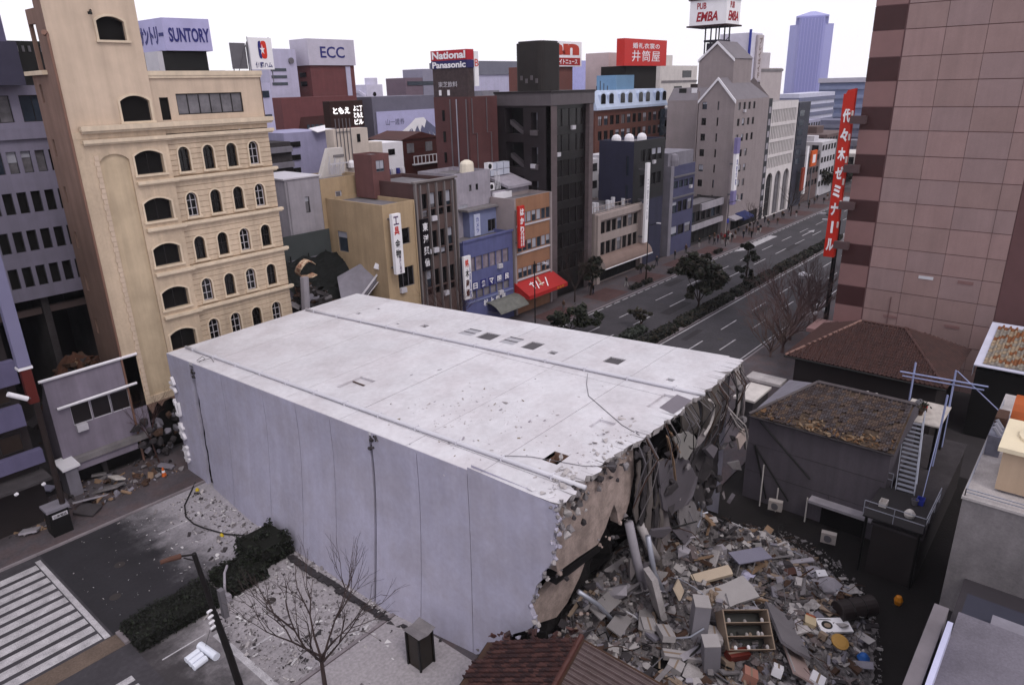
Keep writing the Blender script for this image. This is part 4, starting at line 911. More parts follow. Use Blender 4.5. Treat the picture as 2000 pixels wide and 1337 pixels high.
for i, (ch, m_) in enumerate((('銘', REDO), ('木', INK), ('産', mat('sign_brown', (0.12, 0.04, 0.03))), ('婦', MATS['sign_brown']))): letters(S, fs_, ch, 60.9, 9.75 - i * 1.25, .6, .95, m_, d=.01, depth=.02, bold=.03)
letters(S, fs_, '人科医院', 61.4, 7.4, .28, 4.2, BLUEI, d=.01, depth=.02, vertical=True)
mb = MB(); mb.box(61.0, 61.9, 59.0, 60.0, 10.2, 10.3); mb.box(61.0, 61.9, 59.0, 60.0, 5.5, 5.6); build('bracket', mb, F_GREY, S)

# ---------------------------------------------------------------- orange-tan building
OB = bld('tan_building', 'orange-tan banded building with blue-grey ribbon windows above a red awning', 75.5, 63)
TAN = mat('orange_tan_render', (0.36, 0.205, 0.135), rough=.8, var=.15, streak=.15); TANG = mat('grey_edge_render', (0.36, 0.31, 0.32), rough=.8)
shell(OB, 71.4, 79.65, 60, 64, 0, 16.0, TANG, front=False)
fo = face_y(60, 0)
wo_ = []
for z0, z1 in ((12.5, 14.0), (8.75, 10.2), (5.1, 6.5)):
    wo_ += [(72.2 + i * 1.04, 72.2 + i * 1.04 + .95, z0, z1, dict(glass=GLASS_B, kind='grey', blind=R.choice([None, .4, .9, .6]))) for i in range(7)]
facade(OB, fo, 71.4, 79.65, 0, 16.0, TAN, wo_, depth=.2)
for z in (12.2, 8.45, 4.85): mb = MB(); bar_on(mb, fo, 71.45, 79.6, z, z + .22, 0, .14); build('ledge', mb, F_WHITE, OB)
for u in (71.4, 79.3): mb = MB(); bar_on(mb, fo, u, u + .35, .1, 16.0, .0, .2); build('pilaster', mb, TANG, OB)
S = thing('vertical_sign', 'orange-red vertical sign with white characters on the tan building corner', 'sign', (71.7, 59, 9.8))
bx(S, 'sign_box', RED, 71.1, 72.3, 58.8, 59.1, 9.7, 15.2)
f_ = face_y(58.8, 0)
for i, ch in enumerate('はかり'): letters(S, f_, ch, 71.75, 14.4 - i * 1.15, .75, .9, WHT, d=.01, depth=.03, bold=.05)
letters(S, f_, '守隨本店', 71.55, 10.8, .3, 1.8, WHT, d=.01, depth=.03, vertical=True, bold=.02); letters(S, f_, '計量器販', 71.98, 10.8, .3, 1.8, WHT, d=.01, depth=.03, vertical=True, bold=.02)
mb = MB(); mb.box(71.5, 71.9, 59.1, 60.0, 14.4, 14.5); mb.box(71.5, 71.9, 59.1, 60, 10.2, 10.3); build('bracket', mb, F_GREY, S)
A = thing('red_awning', 'red shop awning with crossed yellow and white emblem and a Tokyo-style script', 'awning', (75.6, 58.6, 2.8)); A['label'] = 'red shop awning with a white emblem and lettering under the tan building'
mb = MB(); mb.raw([(71.3, 60, 4.7), (79.9, 60, 4.7), (80.1, 57.4, 3.3), (71.3, 57.4, 3.3), (71.3, 57.4, 2.8), (80.1, 57.4, 2.8), (71.3, 60, 2.8), (79.9, 60, 2.8)], [(0, 3, 2, 1), (3, 4, 5, 2), (0, 6, 4, 3), (1, 2, 5, 7), (6, 7, 5, 4)]); build('canopy', mb, ink('awning_red', (0.42, 0.03, 0.03)), A)
sl_ = Vector((0, -2.6, -1.4)).normalized(); nn = Vector((0, -1.4, 2.6)).normalized(); c0 = Vector((75.2, 58.7, 4.02)) + nn * .03
mb = MB()
def ab(a, b, w_, m_i):
    mb.cur = m_i; A_, B_ = c0 + Vector((1, 0, 0)) * a[0] - sl_ * a[1], c0 + Vector((1, 0, 0)) * b[0] - sl_ * b[1]; d = (B_ - A_).normalized().cross(nn) * w_
    mb.prism([A_ - d, B_ - d, B_ + d, A_ + d], nn * .02)
ab((-1.9, .35), (-.9, .5), .09, 0); ab((-1.6, -.6), (-1.3, .7), .09, 0); ab((-1.0, -.8), (-.2, .6), .09, 0); ab((.9, -.9), (2.1, .7), .09, 0); ab((.1, -.5), (.6, .9), .16, 1); ab((-.3, -.2), (.9, -.1), .08, 0); ab((.4, .9), (.9, 1.1), .14, 1)
build('emblem', mb, [WHT, mat('awning_tan', (0.55, 0.42, 0.3))], A)
letters(A, face_y(57.4, 0), 'とらや', 78.4, 3.05, 1.6, .34, mat('sign_yellow', (0.7, 0.4, 0.05)), d=.01, depth=.02)
LA = thing('green_awning', 'faded grey-green curved awning at the foot of the blue building', 'awning', (68, 58.5, 2.4))
mb = MB()
prof = [(60, 3.4), (59.2, 3.35), (58.3, 3.0), (57.6, 2.4), (57.5, 2.2)]
for a, b in zip(prof, prof[1:]): mb.prism([(65.5, a[0], a[1]), (71.3, a[0], a[1]), (71.3, b[0], b[1]), (65.5, b[0], b[1])], (0, 0, -.05))
build('canopy', mb, mat('faded_green_canvas', (0.2, 0.2, 0.19), rough=.9, var=.3, scale=1.5), LA)
mb = MB(); [mb.tube([(x, 57.55, 2.2), (x, 59.9, 2.2)], .03, 4) for x in (65.6, 68.4, 71.2)]; build('awning_frame', mb, F_GREY, LA)

# ---------------------------------------------------------------- black tower
BT = bld('black_tower', 'tall near-black office tower with a grey crown band and round-cornered rooftop housing', 85, 65)
BLK = mat('dark_brown_stone', (0.04, 0.03, 0.036), rough=.6, var=.25, streak=.15); BLKP = mat('grey_stone_pillar', (0.165, 0.13, 0.14), rough=.7, var=.25, scale=1.2, grain=.2); CRN = mat('grey_crown', (0.155, 0.135, 0.15), rough=.7, streak=.15)
shell(BT, 80.0, 90.3, 60.2, 70.0, 0, 29.0, BLK, front=False, left=False, par=.3)
ft = face_y(60.9, 0)
wt = []
for k in range(7):
    z = 25.6 - k * 3.45
    if z < 1: break
    wt += [(81.9 + i * 1.8, 83.5 + i * 1.8, z - 1.2, z + 1.2, dict(glass=mat('tower_glass', (0.018, 0.014, 0.015), rough=.2, var=.5, scale=.5, spec=.25), fw=.06)) for i in range(4)]
facade(BT, ft, 81.4, 89.3, 0, 27.3, mat('black_spandrel', (0.013, 0.009, 0.01), rough=.35), wt, depth=.12)
mb = MB(); mb.box(82.9, 84.6, 61.05, 61.08, 23.9, 24.5); build('blue_screen', mb, mat('lit_blue_panel', (0.05, 0.12, 0.6), emit=.6), BT)
for u in (80.0, 89.3):
    for k in range(9):
        mb = MB(); mb.box(u, u + (1.4 if u < 81 else 1.0), 60.2, 61.0, .02 + k * 3.03, 3.03 + k * 3.03); build('pillar_stone', mb, BLKP, BT)
mb = MB(); mb.box(79.9, 90.4, 60.1, 60.95, 27.3, 28.9); mb.box(79.9, 80.0, 60.95, 70.1, 27.3, 28.9); build('crown_band', mb, CRN, BT)
bx(BT, 'coping', BLK, 79.8, 90.5, 60.0, 70.2, 28.9, 29.15)
fl_ = face_x(80.0, 70.0)
hl = []
for k in range(3):
    z = 27.0 - k * 4.6; hl += [(1.7, 5.0, z - 3.5, z, dict(glass=VOID, set=1.6, kind='dark', fw=.02)), (6.4, 7.55, z - 2.9, z - .6, dict(glass=GLASS_C, kind='grey', ny=2, blind=.45))]
facade(BT, fl_, 0, 9.8, 0, 27.3, BLK, hl, depth=1.7, name='side_wall')
for k in range(3):
    z = 27.0 - k * 4.6
    mb = MB(); mb.prism([(80.6, 67.9, z - 1.6), (80.6, 67.9, z - 2.2), (80.6, 65.2, z - 3.9), (80.6, 65.2, z - 3.3)], (.9, 0, 0)); build('escape_stair', mb, CRN, BT)
    mb = MB(); mb.box(79.85, 80.02, 62.3, 63.7, z - 2.9 - .15, z - 2.9); mb.box(79.7, 79.98, 62.4, 63.6, z - 3.6, z - 3.0); build('balcony', mb, CRN, BT)
pts = [(84.2 + 4.1 * math.cos(a), 66.0 + 4.1 * math.sin(a)) for a in [2 * PI * i / 20 for i in range(20)]]
H_ = thing('rooftop_housing', 'dark brown rounded rooftop housing on the black tower', 'rooftop housing', (84.4, 66, 29))
mb = MB(); cy = []
for cx, cyy, a0 in ((86.3, 67.5, 0), (83.3, 67.5, 90), (83.3, 64.5, 180), (86.3, 64.5, 270)):
    for k in range(5): a = rad(a0 + k * 22.5); cy.append((cx + .9 * math.cos(a), cyy + .9 * math.sin(a)))
mb.prism([(x, y, 28.8) for x, y in cy], (0, 0, 6.6)); build('housing_wall', mb, mat('housing_brown', (0.035, 0.028, 0.028), rough=.7, var=.3), H_)
mb = MB(); mb.prism([(84.8 + (x - 84.8) * .92, 66 + (y - 66) * .92, 35.4) for x, y in cy], (0, 0, .25)); build('cap', mb, BLK, H_)
mb = MB()
for k in range(4): mb.box(82.32, 82.4, 64.2 + k * .9, 64.6 + k * .9, 30.2 + .4 * (k % 2), 30.8 + .4 * (k % 2))
build('vent', mb, CRN, H_)

# ---------------------------------------------------------------- low beige shop with the long pink canopy
LB = bld('beige_shop_building', 'low beige-framed two storey shop with a curved pinkish canopy', 98, 63)
BEI = mat('beige_grey_stone', (0.40, 0.34, 0.33), rough=.8, var=.12, streak=.15)
shell(LB, 90.9, 104.9, 60, 70, 0, 11.2, BEI, front=False)
fe = face_y(60, 0)
facade(LB, fe, 90.9, 104.9, 0, 11.2, BEI, grid_wins(92.3, 103.8, 7, 7.8, 9.7, .92, glass=GLASS, fw=.05) + grid_wins(92.3, 103.8, 7, 4.4, 6.5, .92, glass=GLASS, fw=.05) + [(92.3, 103.9, .2, 2.8, dict(nx=6, glass=VOID))], depth=.4)
for (a, b, c, d) in ((91.0, 91.8, .1, 11.0), (104.1, 104.85, .1, 11.0), (91.8, 104.1, 10.1, 11.0)): mb = MB(); bar_on(mb, fe, a, b, c, d, 0, .45); build('frame_member', mb, BEI, LB)
mb = MB()
for z in (11.3, 12.0): mb.tube([(91.2, 60.6, z), (104.6, 60.6, z)], .05, 5)
for k in range(14): mb.tube([(91.3 + k, 60.6, 11.1), (91.3 + k, 60.6, 12.0)], .04, 4)
build('roof_railing', mb, BEI, LB)
for k in range(7): mb = MB(); mb.cyl((92.6 + k * 1.6, 62 + (k % 3) * .5, 10.8), .35, 1.2 + .3 * (k % 2), 8); build('roof_vent', mb, PIPEW, LB)
AW = thing('barrel_canopy', 'long curved pinkish-beige canopy over the low beige shop front', 'canopy', (98.6, 58.6, 2.6))
mb = MB(); arc = [(60.0 - 1.9 * math.sin(a), 2.75 + 1.75 * math.cos(a)) for a in [PI / 2 * i / 6 for i in range(7)]]
for a, b in zip(arc, arc[1:]): mb.face([(91.2, *a), (105.6, *a), (105.6, *b), (91.2, *b)][::-1]); mb.face([(91.2, *a), (105.6, *a), (105.6, *b), (91.2, *b)])
build('canopy', mb, mat('pink_beige_canvas', (0.46, 0.35, 0.32), rough=.8, var=.15), AW)
for x in (91.2, 105.6): mb = MB(); mb.prism([(x, *p) for p in arc] + [(x, 60, 2.75)], (.06, 0, 0)); build('end_panel', mb, mat('canopy_end', (0.5, 0.42, 0.4)), AW)
mb = MB(); mb.tube([(91.1, 58.1, 2.75), (105.7, 58.1, 2.75)], .09, 6); build('front_rail', mb, WHITE, AW)

# ---------------------------------------------------------------- navy and black narrow tower with the white blade sign
NB = bld('navy_building', 'dark navy blank-sided building with a black glass front', 106, 64)
NAV = mat('navy_tile', (0.045, 0.045, 0.09), rough=.6, var=.2, streak=.2)
shell(NB, 102.2, 112.4, 60.3, 66.9, 11.3, 21.1, NAV, front=False, left=False); bx(NB, 'wall', NAV, 105.0, 112.4, 60.3, 66.9, 0, 11.3)
facade(NB, face_x(102.2, 66.9), 0, 6.6, 11.3, 21.1, NAV, [(5.2, 5.75, 15.6, 18.8, dict()), (5.2, 5.75, 12.0, 14.2, dict())], name='side_wall', depth=.2)
facade(NB, face_y(60.3, 0), 102.2, 112.4, 11.3, 21.1, mat('black_tile', (0.02, 0.018, 0.022), rough=.5), grid_wins(104.2, 111.6, 4, 17.6, 19.6, .8) + grid_wins(104.2, 111.6, 4, 13.6, 15.6, .8), depth=.25)
for k in range(3): o = thing('roof_tank', ['round white tank at the left of the navy roof', 'round white tank in the middle of the navy roof', 'domed white tank at the right of the navy roof'][k], 'water tank', (103.6 + k * 2.4, 64.5 - k, 21)); mb = MB(); mb.lathe((103.6 + k * 2.4, 64.5 - k, 20.6), [(.8, 0), (.8, .8), (.6, 1.2), (.2, 1.4)], 10); build('tank_body', mb, WHITE, o); bx(o, 'tank_base', CONC, 102.9 + k * 2.4, 104.3 + k * 2.4, 63.9 - k, 65.1 - k, 20.5, 20.7)
S = thing('blade_sign', 'tall plain white blade sign on the black front beside the beige shop', 'sign', (104, 58.7, 4.6))
bx(S, 'sign_box', WHT, 103.5, 104.5, 58.5, 58.9, 4.7, 17.7)
letters(S, face_y(58.5, 0), '三宮ビル', 104.0, 11.8, .45, 6.5, mat('sign_grey', (0.45, 0.43, 0.5)), d=.01, depth=.02, vertical=True)
mb = MB(); [mb.box(103.9, 104.1, 58.9, 60.35, z, z + .2) for z in (5.5, 11.6, 16.5)]; build('bracket', mb, F_GREY, S)

# ---------------------------------------------------------------- small grey-blue building
SB = bld('grey_blue_building', 'small weathered grey and blue building with a rounded roof tank', 119, 63)
shell(SB, 114.3, 123.8, 60, 63.2, 0, 16.0, GREYW, front=False, left=True, par=.3)
BG = mat('slate_blue_panel', (0.09, 0.09, 0.17), rough=.7, var=.2)
facade(SB, face_y(60, 0), 114.3, 123.8, 0, 16.0, BG, grid_wins(115.6, 123.4, 4, 12.0, 13.3, .85, glass=GLASS_B) + grid_wins(115.6, 123.4, 4, 7.6, 9.6, .9, glass=GLASS) + grid_wins(115.4, 123.4, 3, 3.4, 5.2, .9), depth=.25)
bx(SB, 'grey_pier', GREYW, 114.2, 115.3, 59.8, 60.0, .1, 16); mb = MB(); mb.box(115.3, 123.8, 59.7, 60, 10.2, 10.5); mb.box(115.3, 123.8, 59.7, 60, 13.9, 14.2); build('ledge', mb, F_GREY, SB)
bx(SB, 'rooftop_room', GREYW, 114.4, 123.9, 60.6, 66, 15.9, 18.2); mb = MB(); mb.lathe((116.4, 60.9, 15.9), [(1.1, 0), (1.2, 1), (1.0, 1.9), (.5, 2.2)], 12); build('roof_tank', mb, GREYW, SB)
LS = bld('low_shop', 'low two storey shop with a pale fascia between the grey-blue and gabled buildings', 131, 63)
shell(LS, 124.2, 139.2, 61, 66, 0, 7.6, CONC_D, front=False); facade(LS, face_y(61, 0), 124.2, 139.2, 0, 7.6, CONC_D, grid_wins(125, 138.5, 6, 4.2, 6.2, .85) + [(125.4, 138, .2, 2.6, dict(nx=6, glass=VOID))], depth=.3)
mb = MB(); mb.box(129, 139, 60.6, 61, 6.2, 7.5); mb.box(125, 139, 60.5, 61, 2.8, 3.8); build('fascia', mb, GREYL, LS); 

# ---------------------------------------------------------------- gabled beige-grey tower block
GA = bld('gabled_building', 'tall grey-beige building with white-edged twin gables and small square windows', 148, 66)
GBE = mat('grey_beige_tile', (0.33, 0.285, 0.295), rough=.8, var=.12, scale=.4, streak=.12, grain=.06)
xg, yg0, yg1 = 139.6, 60.1, 67.7
shell(GA, xg, 157, yg0, yg1, 0, 26.3, GBE, front=False, left=False, par=.01)
fg = face_x(xg, yg1)
facade(GA, fg, 0, yg1 - yg0, 0, 26.3, GBE, [(.75, 1.75, 24.5 - 3.05 * k, 25.9 - 3.05 * k, dict(nx=2)) for k in range(8)] + [(4.0, 4.35, 24.4 - 3.05 * k, 26.0 - 3.05 * k, dict()) for k in range(8)], depth=.25, name='gable_wall')
facade(GA, face_y(yg0, 0), xg, 157, 0, 26.3, GBE, [(141.2 + i * 2.45, 142.4 + i * 2.45, 24.3 - 3.05 * k, 25.7 - 3.05 * k, dict()) for k in range(7) for i in range(4 if k < 3 else 3)] + [(142, 156, .2, 3, dict(nx=7, glass=VOID))], depth=.25)
ym = 63.9; zr_ = 30.4
mb = MB(); mb.face([(xg, yg1, 26.3), (xg, yg0, 26.3), (xg, ym, zr_)]); mb.face([(157, yg0, 26.3), (157, yg1, 26.3), (157, ym, zr_)]); build('gable', mb, GBE, GA)
mb = MB(); mb.face([(xg, yg0, 26.3), (157, yg0, 26.3), (152, ym, zr_), (xg, ym, zr_)]); mb.face([(xg, yg1, 26.3), (xg, ym, zr_), (152, ym, zr_), (157, yg1, 26.3)]); mb.face([(157, yg0, 26.3), (157, yg1, 26.3), (152, ym, zr_)]); build('roof', mb, mat('grey_roof_sheet', (0.22, 0.2, 0.225), rough=.8), GA)
mb = MB()
for a, b in (((yg1 + .15, 26.15), (ym, zr_ + .1)), ((ym, zr_ + .1), (yg0 - .15, 26.15))): mb.prism([(xg - .25, *a), (xg - .25, *b), (xg - .25, b[0], b[1] - .55), (xg - .25, a[0], a[1] - .55)], (.3, 0, 0))
build('bargeboard', mb, WHITE, GA)
# rear gable tower and left wing
mb = MB(); xa, ya, yb_, ye = 144.0, 62.9, 70.4, 66.6
mb.box(xa, 153, ya, yb_, 20, 34.0); build('rear_tower_wall', mb, GBE, GA)
mb = MB(); mb.prism([(xa, yb_, 34.003), (xa, ya, 34.003), (xa, ye, 37.2)], (9, 0, 0)); build('rear_gable', mb, GBE, GA)
mb = MB()
for a, b in (((yb_ + .15, 33.9), (ye, 37.3)), ((ye, 37.3), (ya - .15, 33.9))): mb.prism([(xa - .3, *a), (xa - .3, *b), (xa - .3, b[0], b[1] - .5), (xa - .3, a[0], a[1] - .5)], (.28, 0, 0))
build('bargeboard', mb, WHITE, GA)
mb = MB(); mb.face([(xa - .1, ya - .2, 33.95), (153.2, ya - .2, 33.95), (153.2, ye, 37.35), (xa - .1, ye, 37.35)]); build('roof', mb, MATS['grey_roof_sheet'], GA)
f2 = face_x(141.2, 75.6); bx(GA, 'wing_wall', GBE, 141.2, 152, 67.75, 75.6, 0, 26.2); mb = MB(); mb.prism([(141.2, 75.6, 26.203), (141.2, 67.75, 26.203), (143.6, 67.75, 28.6), (143.6, 75.6, 28.6)], (8, 0, 0)); build('wing_roof', mb, MATS['grey_roof_sheet'], GA)
for (y, w_) in ((73.0, 1.6), (70.4, 1.2)): mb = MB(); mb.box(142.6, 142.75, y - w_ / 2, y + w_ / 2, 27.7 - .4, 28.5); build('dormer', mb, BLACKM if w_ > 1.4 else WHITE, GA)
mb = MB(); bar_on(mb, fg, -.35, -.2, 2, 28, -.6, 0); build('drain_pipe', mb, GBE, GA)
S = thing('blade_sign', 'lilac-topped white blade sign on the street side of the gabled building', 'sign', (139.4, 58.8, 8))
bx(S, 'sign_box', WHT, 138.7, 140.0, 58.6, 59.2, 9.0, 16.2); mb = MB(); mb.box(138.65, 140.05, 58.55, 59.25, 16.21, 19.2); mb.box(138.65, 140.05, 58.55, 59.25, 6.2, 8.99); build('lilac_cap', mb, mat('lilac_panel', (0.25, 0.22, 0.4)), S)
letters(S, face_y(58.6, 0), '料理学院', 139.35, 12.6, .55, 5.0, BLUEI, d=.01, depth=.02, vertical=True); mb = MB(); mb.box(139.2, 139.5, 59.2, 60.1, 14, 14.3); mb.box(139.2, 139.5, 59.2, 60.1, 8, 8.3); build('bracket', mb, F_GREY, S)
AWN = thing('blue_awning', 'dark blue shop awning at the foot of the gabled building', 'awning', (147, 59, 2.5)); mb = MB(); mb.prism([(144, 60.05, 3.6), (144, 58.0, 2.7), (144, 58.0, 2.3), (144, 60.05, 2.3)], (5, 0, 0)); build('canopy', mb, mat('blue_canvas', (0.03, 0.04, 0.14)), AWN); mb = MB(); mb.prism([(140.2, 60.05, 3.4), (140.2, 58.4, 2.9), (140.2, 58.4, 2.7), (140.2, 60.05, 2.7)], (3.7, 0, 0)); build('side_canopy', mb, GREYL, AWN)

# ---------------------------------------------------------------- white gridded building with arches, and its neighbours
WG = bld('white_gridded_building', 'white building with floors of fine vertical fins above tall street arches', 167, 64)
WTE = mat('white_stone', (0.66, 0.62, 0.63), rough=.75, var=.1, streak=.12)
shell(WG, 159.4, 176, 60.4, 70, 0, 25.2, WTE, front=False)
fw_ = face_y(60.4, 0)
levels = [(20.8, 23.6), (17.3, 20.1), (14.0, 16.7), (11.0, 13.4)]
arches = [(160.4 + i * 5.2, 164.2 + i * 5.2, .1, 10.0, 1.9) for i in range(3)]
mb = MB(); wall_holes(mb, fw_, 159.4, 176, 0, 25.2, [(160, 175.4, a, b) for a, b in levels] + arches, .5); build('front_wall', mb, WTE, WG)
for a, b in levels:
    bx(WG, 'glazing', GLASS, 160, 175.4, 60.8, 60.9, a, b)
    for i in range(16): bx(WG, 'fin', WTE, 160.3 + i * .97, 160.65 + i * .97, 60.45, 60.8, a, b)
for h in arches: window(WG, fw_, h, kind='grey', nx=2, ny=3, depth=.45, glass=GLASS_C if h[0] > 161 else GLASS)
DK = bld('dark_slot_building', 'very narrow dark building squeezed beside the white gridded front', 158, 64); mb = MB(); mb.box(157.2, 159.3, 60.2, 68, 0, 26); build('wall', mb, mat('dark_slate', (0.035, 0.035, 0.045), rough=.6), DK)
for k in range(9): bx(DK, 'white_letter_box', GREYL, 157.7, 158.8, 60.12, 60.2, 3 + k * 2.5, 4.3 + k * 2.5)
DS = bld('dark_sign_building', 'dark blue-grey building end carrying a tall white strip and red panel', 180, 64)
mb = MB(); mb.box(176.2, 184, 60.2, 70, 0, 24.6); build('wall', mb, mat('slate_dark', (0.05, 0.05, 0.075), rough=.6, var=.3), DS)
for k in range(6): bx(DS, 'window', GLASS_B, 176.8, 180, 60.1, 60.2, 21.5 - k * 2.2, 22.8 - k * 2.2)
S = thing('blade_sign', 'white strip sign with red lower panel beyond the white gridded building', 'sign', (182, 59, 3)); bx(S, 'sign_box', WHT, 181.2, 182.4, 58.8, 59.2, 3, 14.4); mb = MB(); mb.box(179.4, 181.1, 58.8, 59.2, 4, 9.5); build('red_panel', mb, mat('dull_red', (0.3, 0.06, 0.03)), S); mb = MB(); mb.box(180.6, 180.9, 59.2, 60.2, 8, 8.3); mb.box(181.6, 181.9, 59.2, 60.2, 12, 12.3); build('bracket', mb, F_GREY, S)
S = thing('orange_sign', 'small orange and white sign high beyond the dark building end', 'sign', (188, 59, 8)); mb = MB(); mb.box(185.4, 189.4, 59, 59.4, 9.2, 13); build('sign_box', mb, mat('sign_orange', (0.6, 0.13, 0.02)), S); bx(S, 'white_mark', WHT, 186.3, 188.4, 58.95, 58.99, 10, 12); bx(S, 'post', F_GREY, 186.9, 187.3, 59.1, 59.3, 0, 9.2)
# ---------------------------------------------------------------- left edge of the street
LB2 = bld('banded_building', 'dark building at the left edge with lilac balcony bands', 5, 60)
DKW = mat('brown_black_wall', (0.035, 0.026, 0.028), rough=.8, var=.3)
bx(LB2, 'wall', DKW, -8, 12.4, 56.6, 72, 0, 24)
LBAND = mat('lilac_band', (0.155, 0.14, 0.235), rough=.75, var=.12, streak=.15)
for z0, z1, e in ((11.25, 12.95, 12.6), (8.1, 9.65, 12.3), (4.95, 6.0, 12.8), (14.6, 16.0, 12.0), (18.0, 19.5, 12.0)): bx(LB2, 'balcony_band', LBAND, -8, e, 56.0, 56.6, z0, z1); 
for z in (6.2, 9.9, 13.2):
    for k in range(6): window(LB2, face_y(56.6, 0), (2.0 + k * 1.7, 3.4 + k * 1.7, z, z + 1.35), depth=-.06, glass=mat('brown_glass', (0.05, 0.035, 0.03), rough=.3))
bx(LB2, 'canopy', CONC_D, 2, 12.6, 54.6, 56.6, 4.1, 4.3)
for x in (11.9, 10.2): mb = MB(); mb.tube([(x, 54.5, 4.0), (x + .1, 54.4, 4.1)], .12, 6); build('canopy_lamp', mb, WHITE, LB2)
PS = thing('sign_pole', 'dark street pole carrying a tall lilac sign with a red foot', 'sign', (12.6, 54.2, 0))
mb = MB(); mb.tube([(12.65, 54.1, 0), (12.65, 53.6, 13)], .2, 8); build('pole', mb, mat('dark_brown_pole', (0.035, 0.022, 0.022), rough=.7), PS)
mb = MB(); mb.box(12.05, 12.8, 53.0, 53.6, 13.25, 26); build('sign_panel', mb, mat('lilac_sign', (0.22, 0.21, 0.32), rough=.6, var=.06), PS)
bx(PS, 'sign_edge', WHITE, 12.0, 12.85, 52.95, 53.65, 13.05, 13.22); mb = MB(); mb.box(12.15, 12.75, 53.05, 53.55, 10.6, 13.05); build('red_foot', mb, mat('dark_red_panel', (0.13, 0.02, 0.015), rough=.6), PS)
ST = thing('street_lamp', 'white tube street lamp on the dark sign pole', 'street lamp', (11.7, 53, 11.3))
mb = MB(); mb.tube([(11.0, 52.6, 11.9), (12.0, 52.6, 11.2)], .17, 8); build('lamp_head', mb, WHITE, ST); mb = MB(); mb.tube([(12.0, 52.7, 11.2), (12.6, 53.6, 10.8)], .06, 5); build('arm', mb, F_GREY, ST)
# white-windowed office behind
VW = bld('grey_office', 'lilac-grey office with rows of black windows, its lower floors gutted', 19, 80)
shell(VW, 6, 25.6, 74, 86, 12.6, 31, mat('lilac_grey_render', (0.27, 0.25, 0.33), rough=.8, streak=.2), front=False)
hw = []
for z in (23.75, 20.3, 16.95, 13.75):
    hw += [(25.6 - .62 - 1.1 * i - .38, 25.6 - .62 - 1.1 * i + .38, z, z + 1.85, dict(glass=VOID if z < 23 else GLASS, fw=.04)) for i in range(14)]
hw += [(22.2, 24.2, 28.0, 30.2, dict(nx=2, glass=GLASS_B)), (19.5, 21.5, 28.0, 30.2, dict(nx=2, glass=GLASS_C))]
facade(VW, face_y(74, 0), 6, 25.6, 12.6, 31, MATS['lilac_grey_render'], hw, depth=.35)
mb = MB(); mb.box(6, 25.6, 73.75, 73.95, 26.6, 27.5); build('balcony', mb, MATS['lilac_grey_render'], VW)
for k in range(5):
    bx(VW, 'bare_column', CONC_D, 6 + k * 4.7, 6.6 + k * 4.7, 74.5, 85, 0, 12.6)
mb = MB(); mb.box(6, 25.6, 75, 75.5, 10.9, 11.5); build('bare_beam', mb, mat('dusty_beam', (0.16, 0.12, 0.12), rough=.9), VW)
bx(VW, 'rear_wall', VOID, 6, 25.6, 84, 84.3, 0, 12.5)
mb = MB(); mb.box(6, 22.6, 72.6, 74, 31.0, 34.4); build('overhanging_band', mb, mat('slate_band', (0.075, 0.07, 0.115), rough=.6), VW)
bx(VW, 'upper_band', LBAND, 6, 22.0, 72.8, 74, 34.41, 42)
DX = bld('dark_roof_room', 'black slatted rooftop room behind the stair tower of the cream building', 25, 80); bx(DX, 'wall', BLACKM, 22.9, 29, 78, 84, 28, 34.8); mb = MB(); [mb.box(23.1 + .5 * k, 23.3 + .5 * k, 77.9, 78, 33.9, 34.4) for k in range(9)]; build('slat', mb, F_GREY, DX)
# tilted lilac-grey shop front, ground floor wrecked
SF = bld('wrecked_shop', 'tilting lilac-grey shop with three dark upper windows and a wrecked ground floor', 18.4, 62)
SHP = mat('lilac_grey_shop', (0.30, 0.265, 0.33), rough=.85, var=.15, streak=.3)
facade(SF, face_y(60, 0), 14.9, 21.9, 2.4, 9.6, SHP, [(16.25 + i * 1.5, 17.7 + i * 1.5, 5.25, 6.95, dict(glass=mat('dim_glass', (0.03, 0.024, 0.026), rough=.3), kind='white', fw=.05)) for i in range(3)], depth=.2)
mb = MB(); mb.face([(14.9, 63, 0), (14.9, 60, 0), (14.9, 60, 9.6), (14.9, 63, 5)]); mb.face([(21.9, 60, 2.4), (21.9, 63, 0), (21.9, 63, 5), (21.9, 60, 9.6)]); build('wall', mb, SHP, SF)
mb = MB(); mb.face([(14.9, 60.2, 6.0), (21.9, 60.2, 6.0), (21.9, 64, 3.5), (14.9, 64, 3.5)]); build('fallen_roof', mb, CONC_D, SF); mb = MB(); mb.face([(14.9, 60.02, 2.4), (14.9, 60.02, 9.6), (21.9, 60.02, 9.6), (21.9, 60.02, 2.4)]) if False else mb.box(14.9, 21.9, 60.35, 60.45, 6, 9.55); build('front_wall_back', mb, SHP, SF)
mb = MB(); mb.tube([(14.6, 59.9, 9.6), (21.95, 59.9, 9.7), (21.95, 60.6, 9.9)], .13, 6); build('roof_edge_pipe', mb, WHITE, SF)
mb = MB(); mb.tube([(15.3, 59.7, 7.15), (21.4, 59.7, 7.3)], .12, 6); build('sunshade', mb, WHITE, SF)
bx(SF, 'broken_canopy', CONC, 15.0, 21.6, 59.4, 60, 2.3, 2.75)
bx(SF, 'dark_interior', VOID, 15.0, 21.8, 60.75, 62.7, .1, 2.5)
for x in (17.6, 21.3): bx(SF, 'shop_pier', CONC_D, x, x + .35, 60.3, 60.6, .12, 2.4)
bx(SF, 'hanging_fascia', SHP, 15.6, 20.4, 59.6, 60.0, 1.6, 2.2)
rr = random.Random(44); mb = MB(); n_ = 18
G_ = [[(17 + 9 * i / n_, 66.5 + 9 * j / n_, 7.6 * math.exp(-(((i / n_ - .4) * 2.4) ** 2 + ((j / n_ - .45) * 2.4) ** 2)) + rr.uniform(-.55, .55)) for i in range(n_ + 1)] for j in range(n_ + 1)]
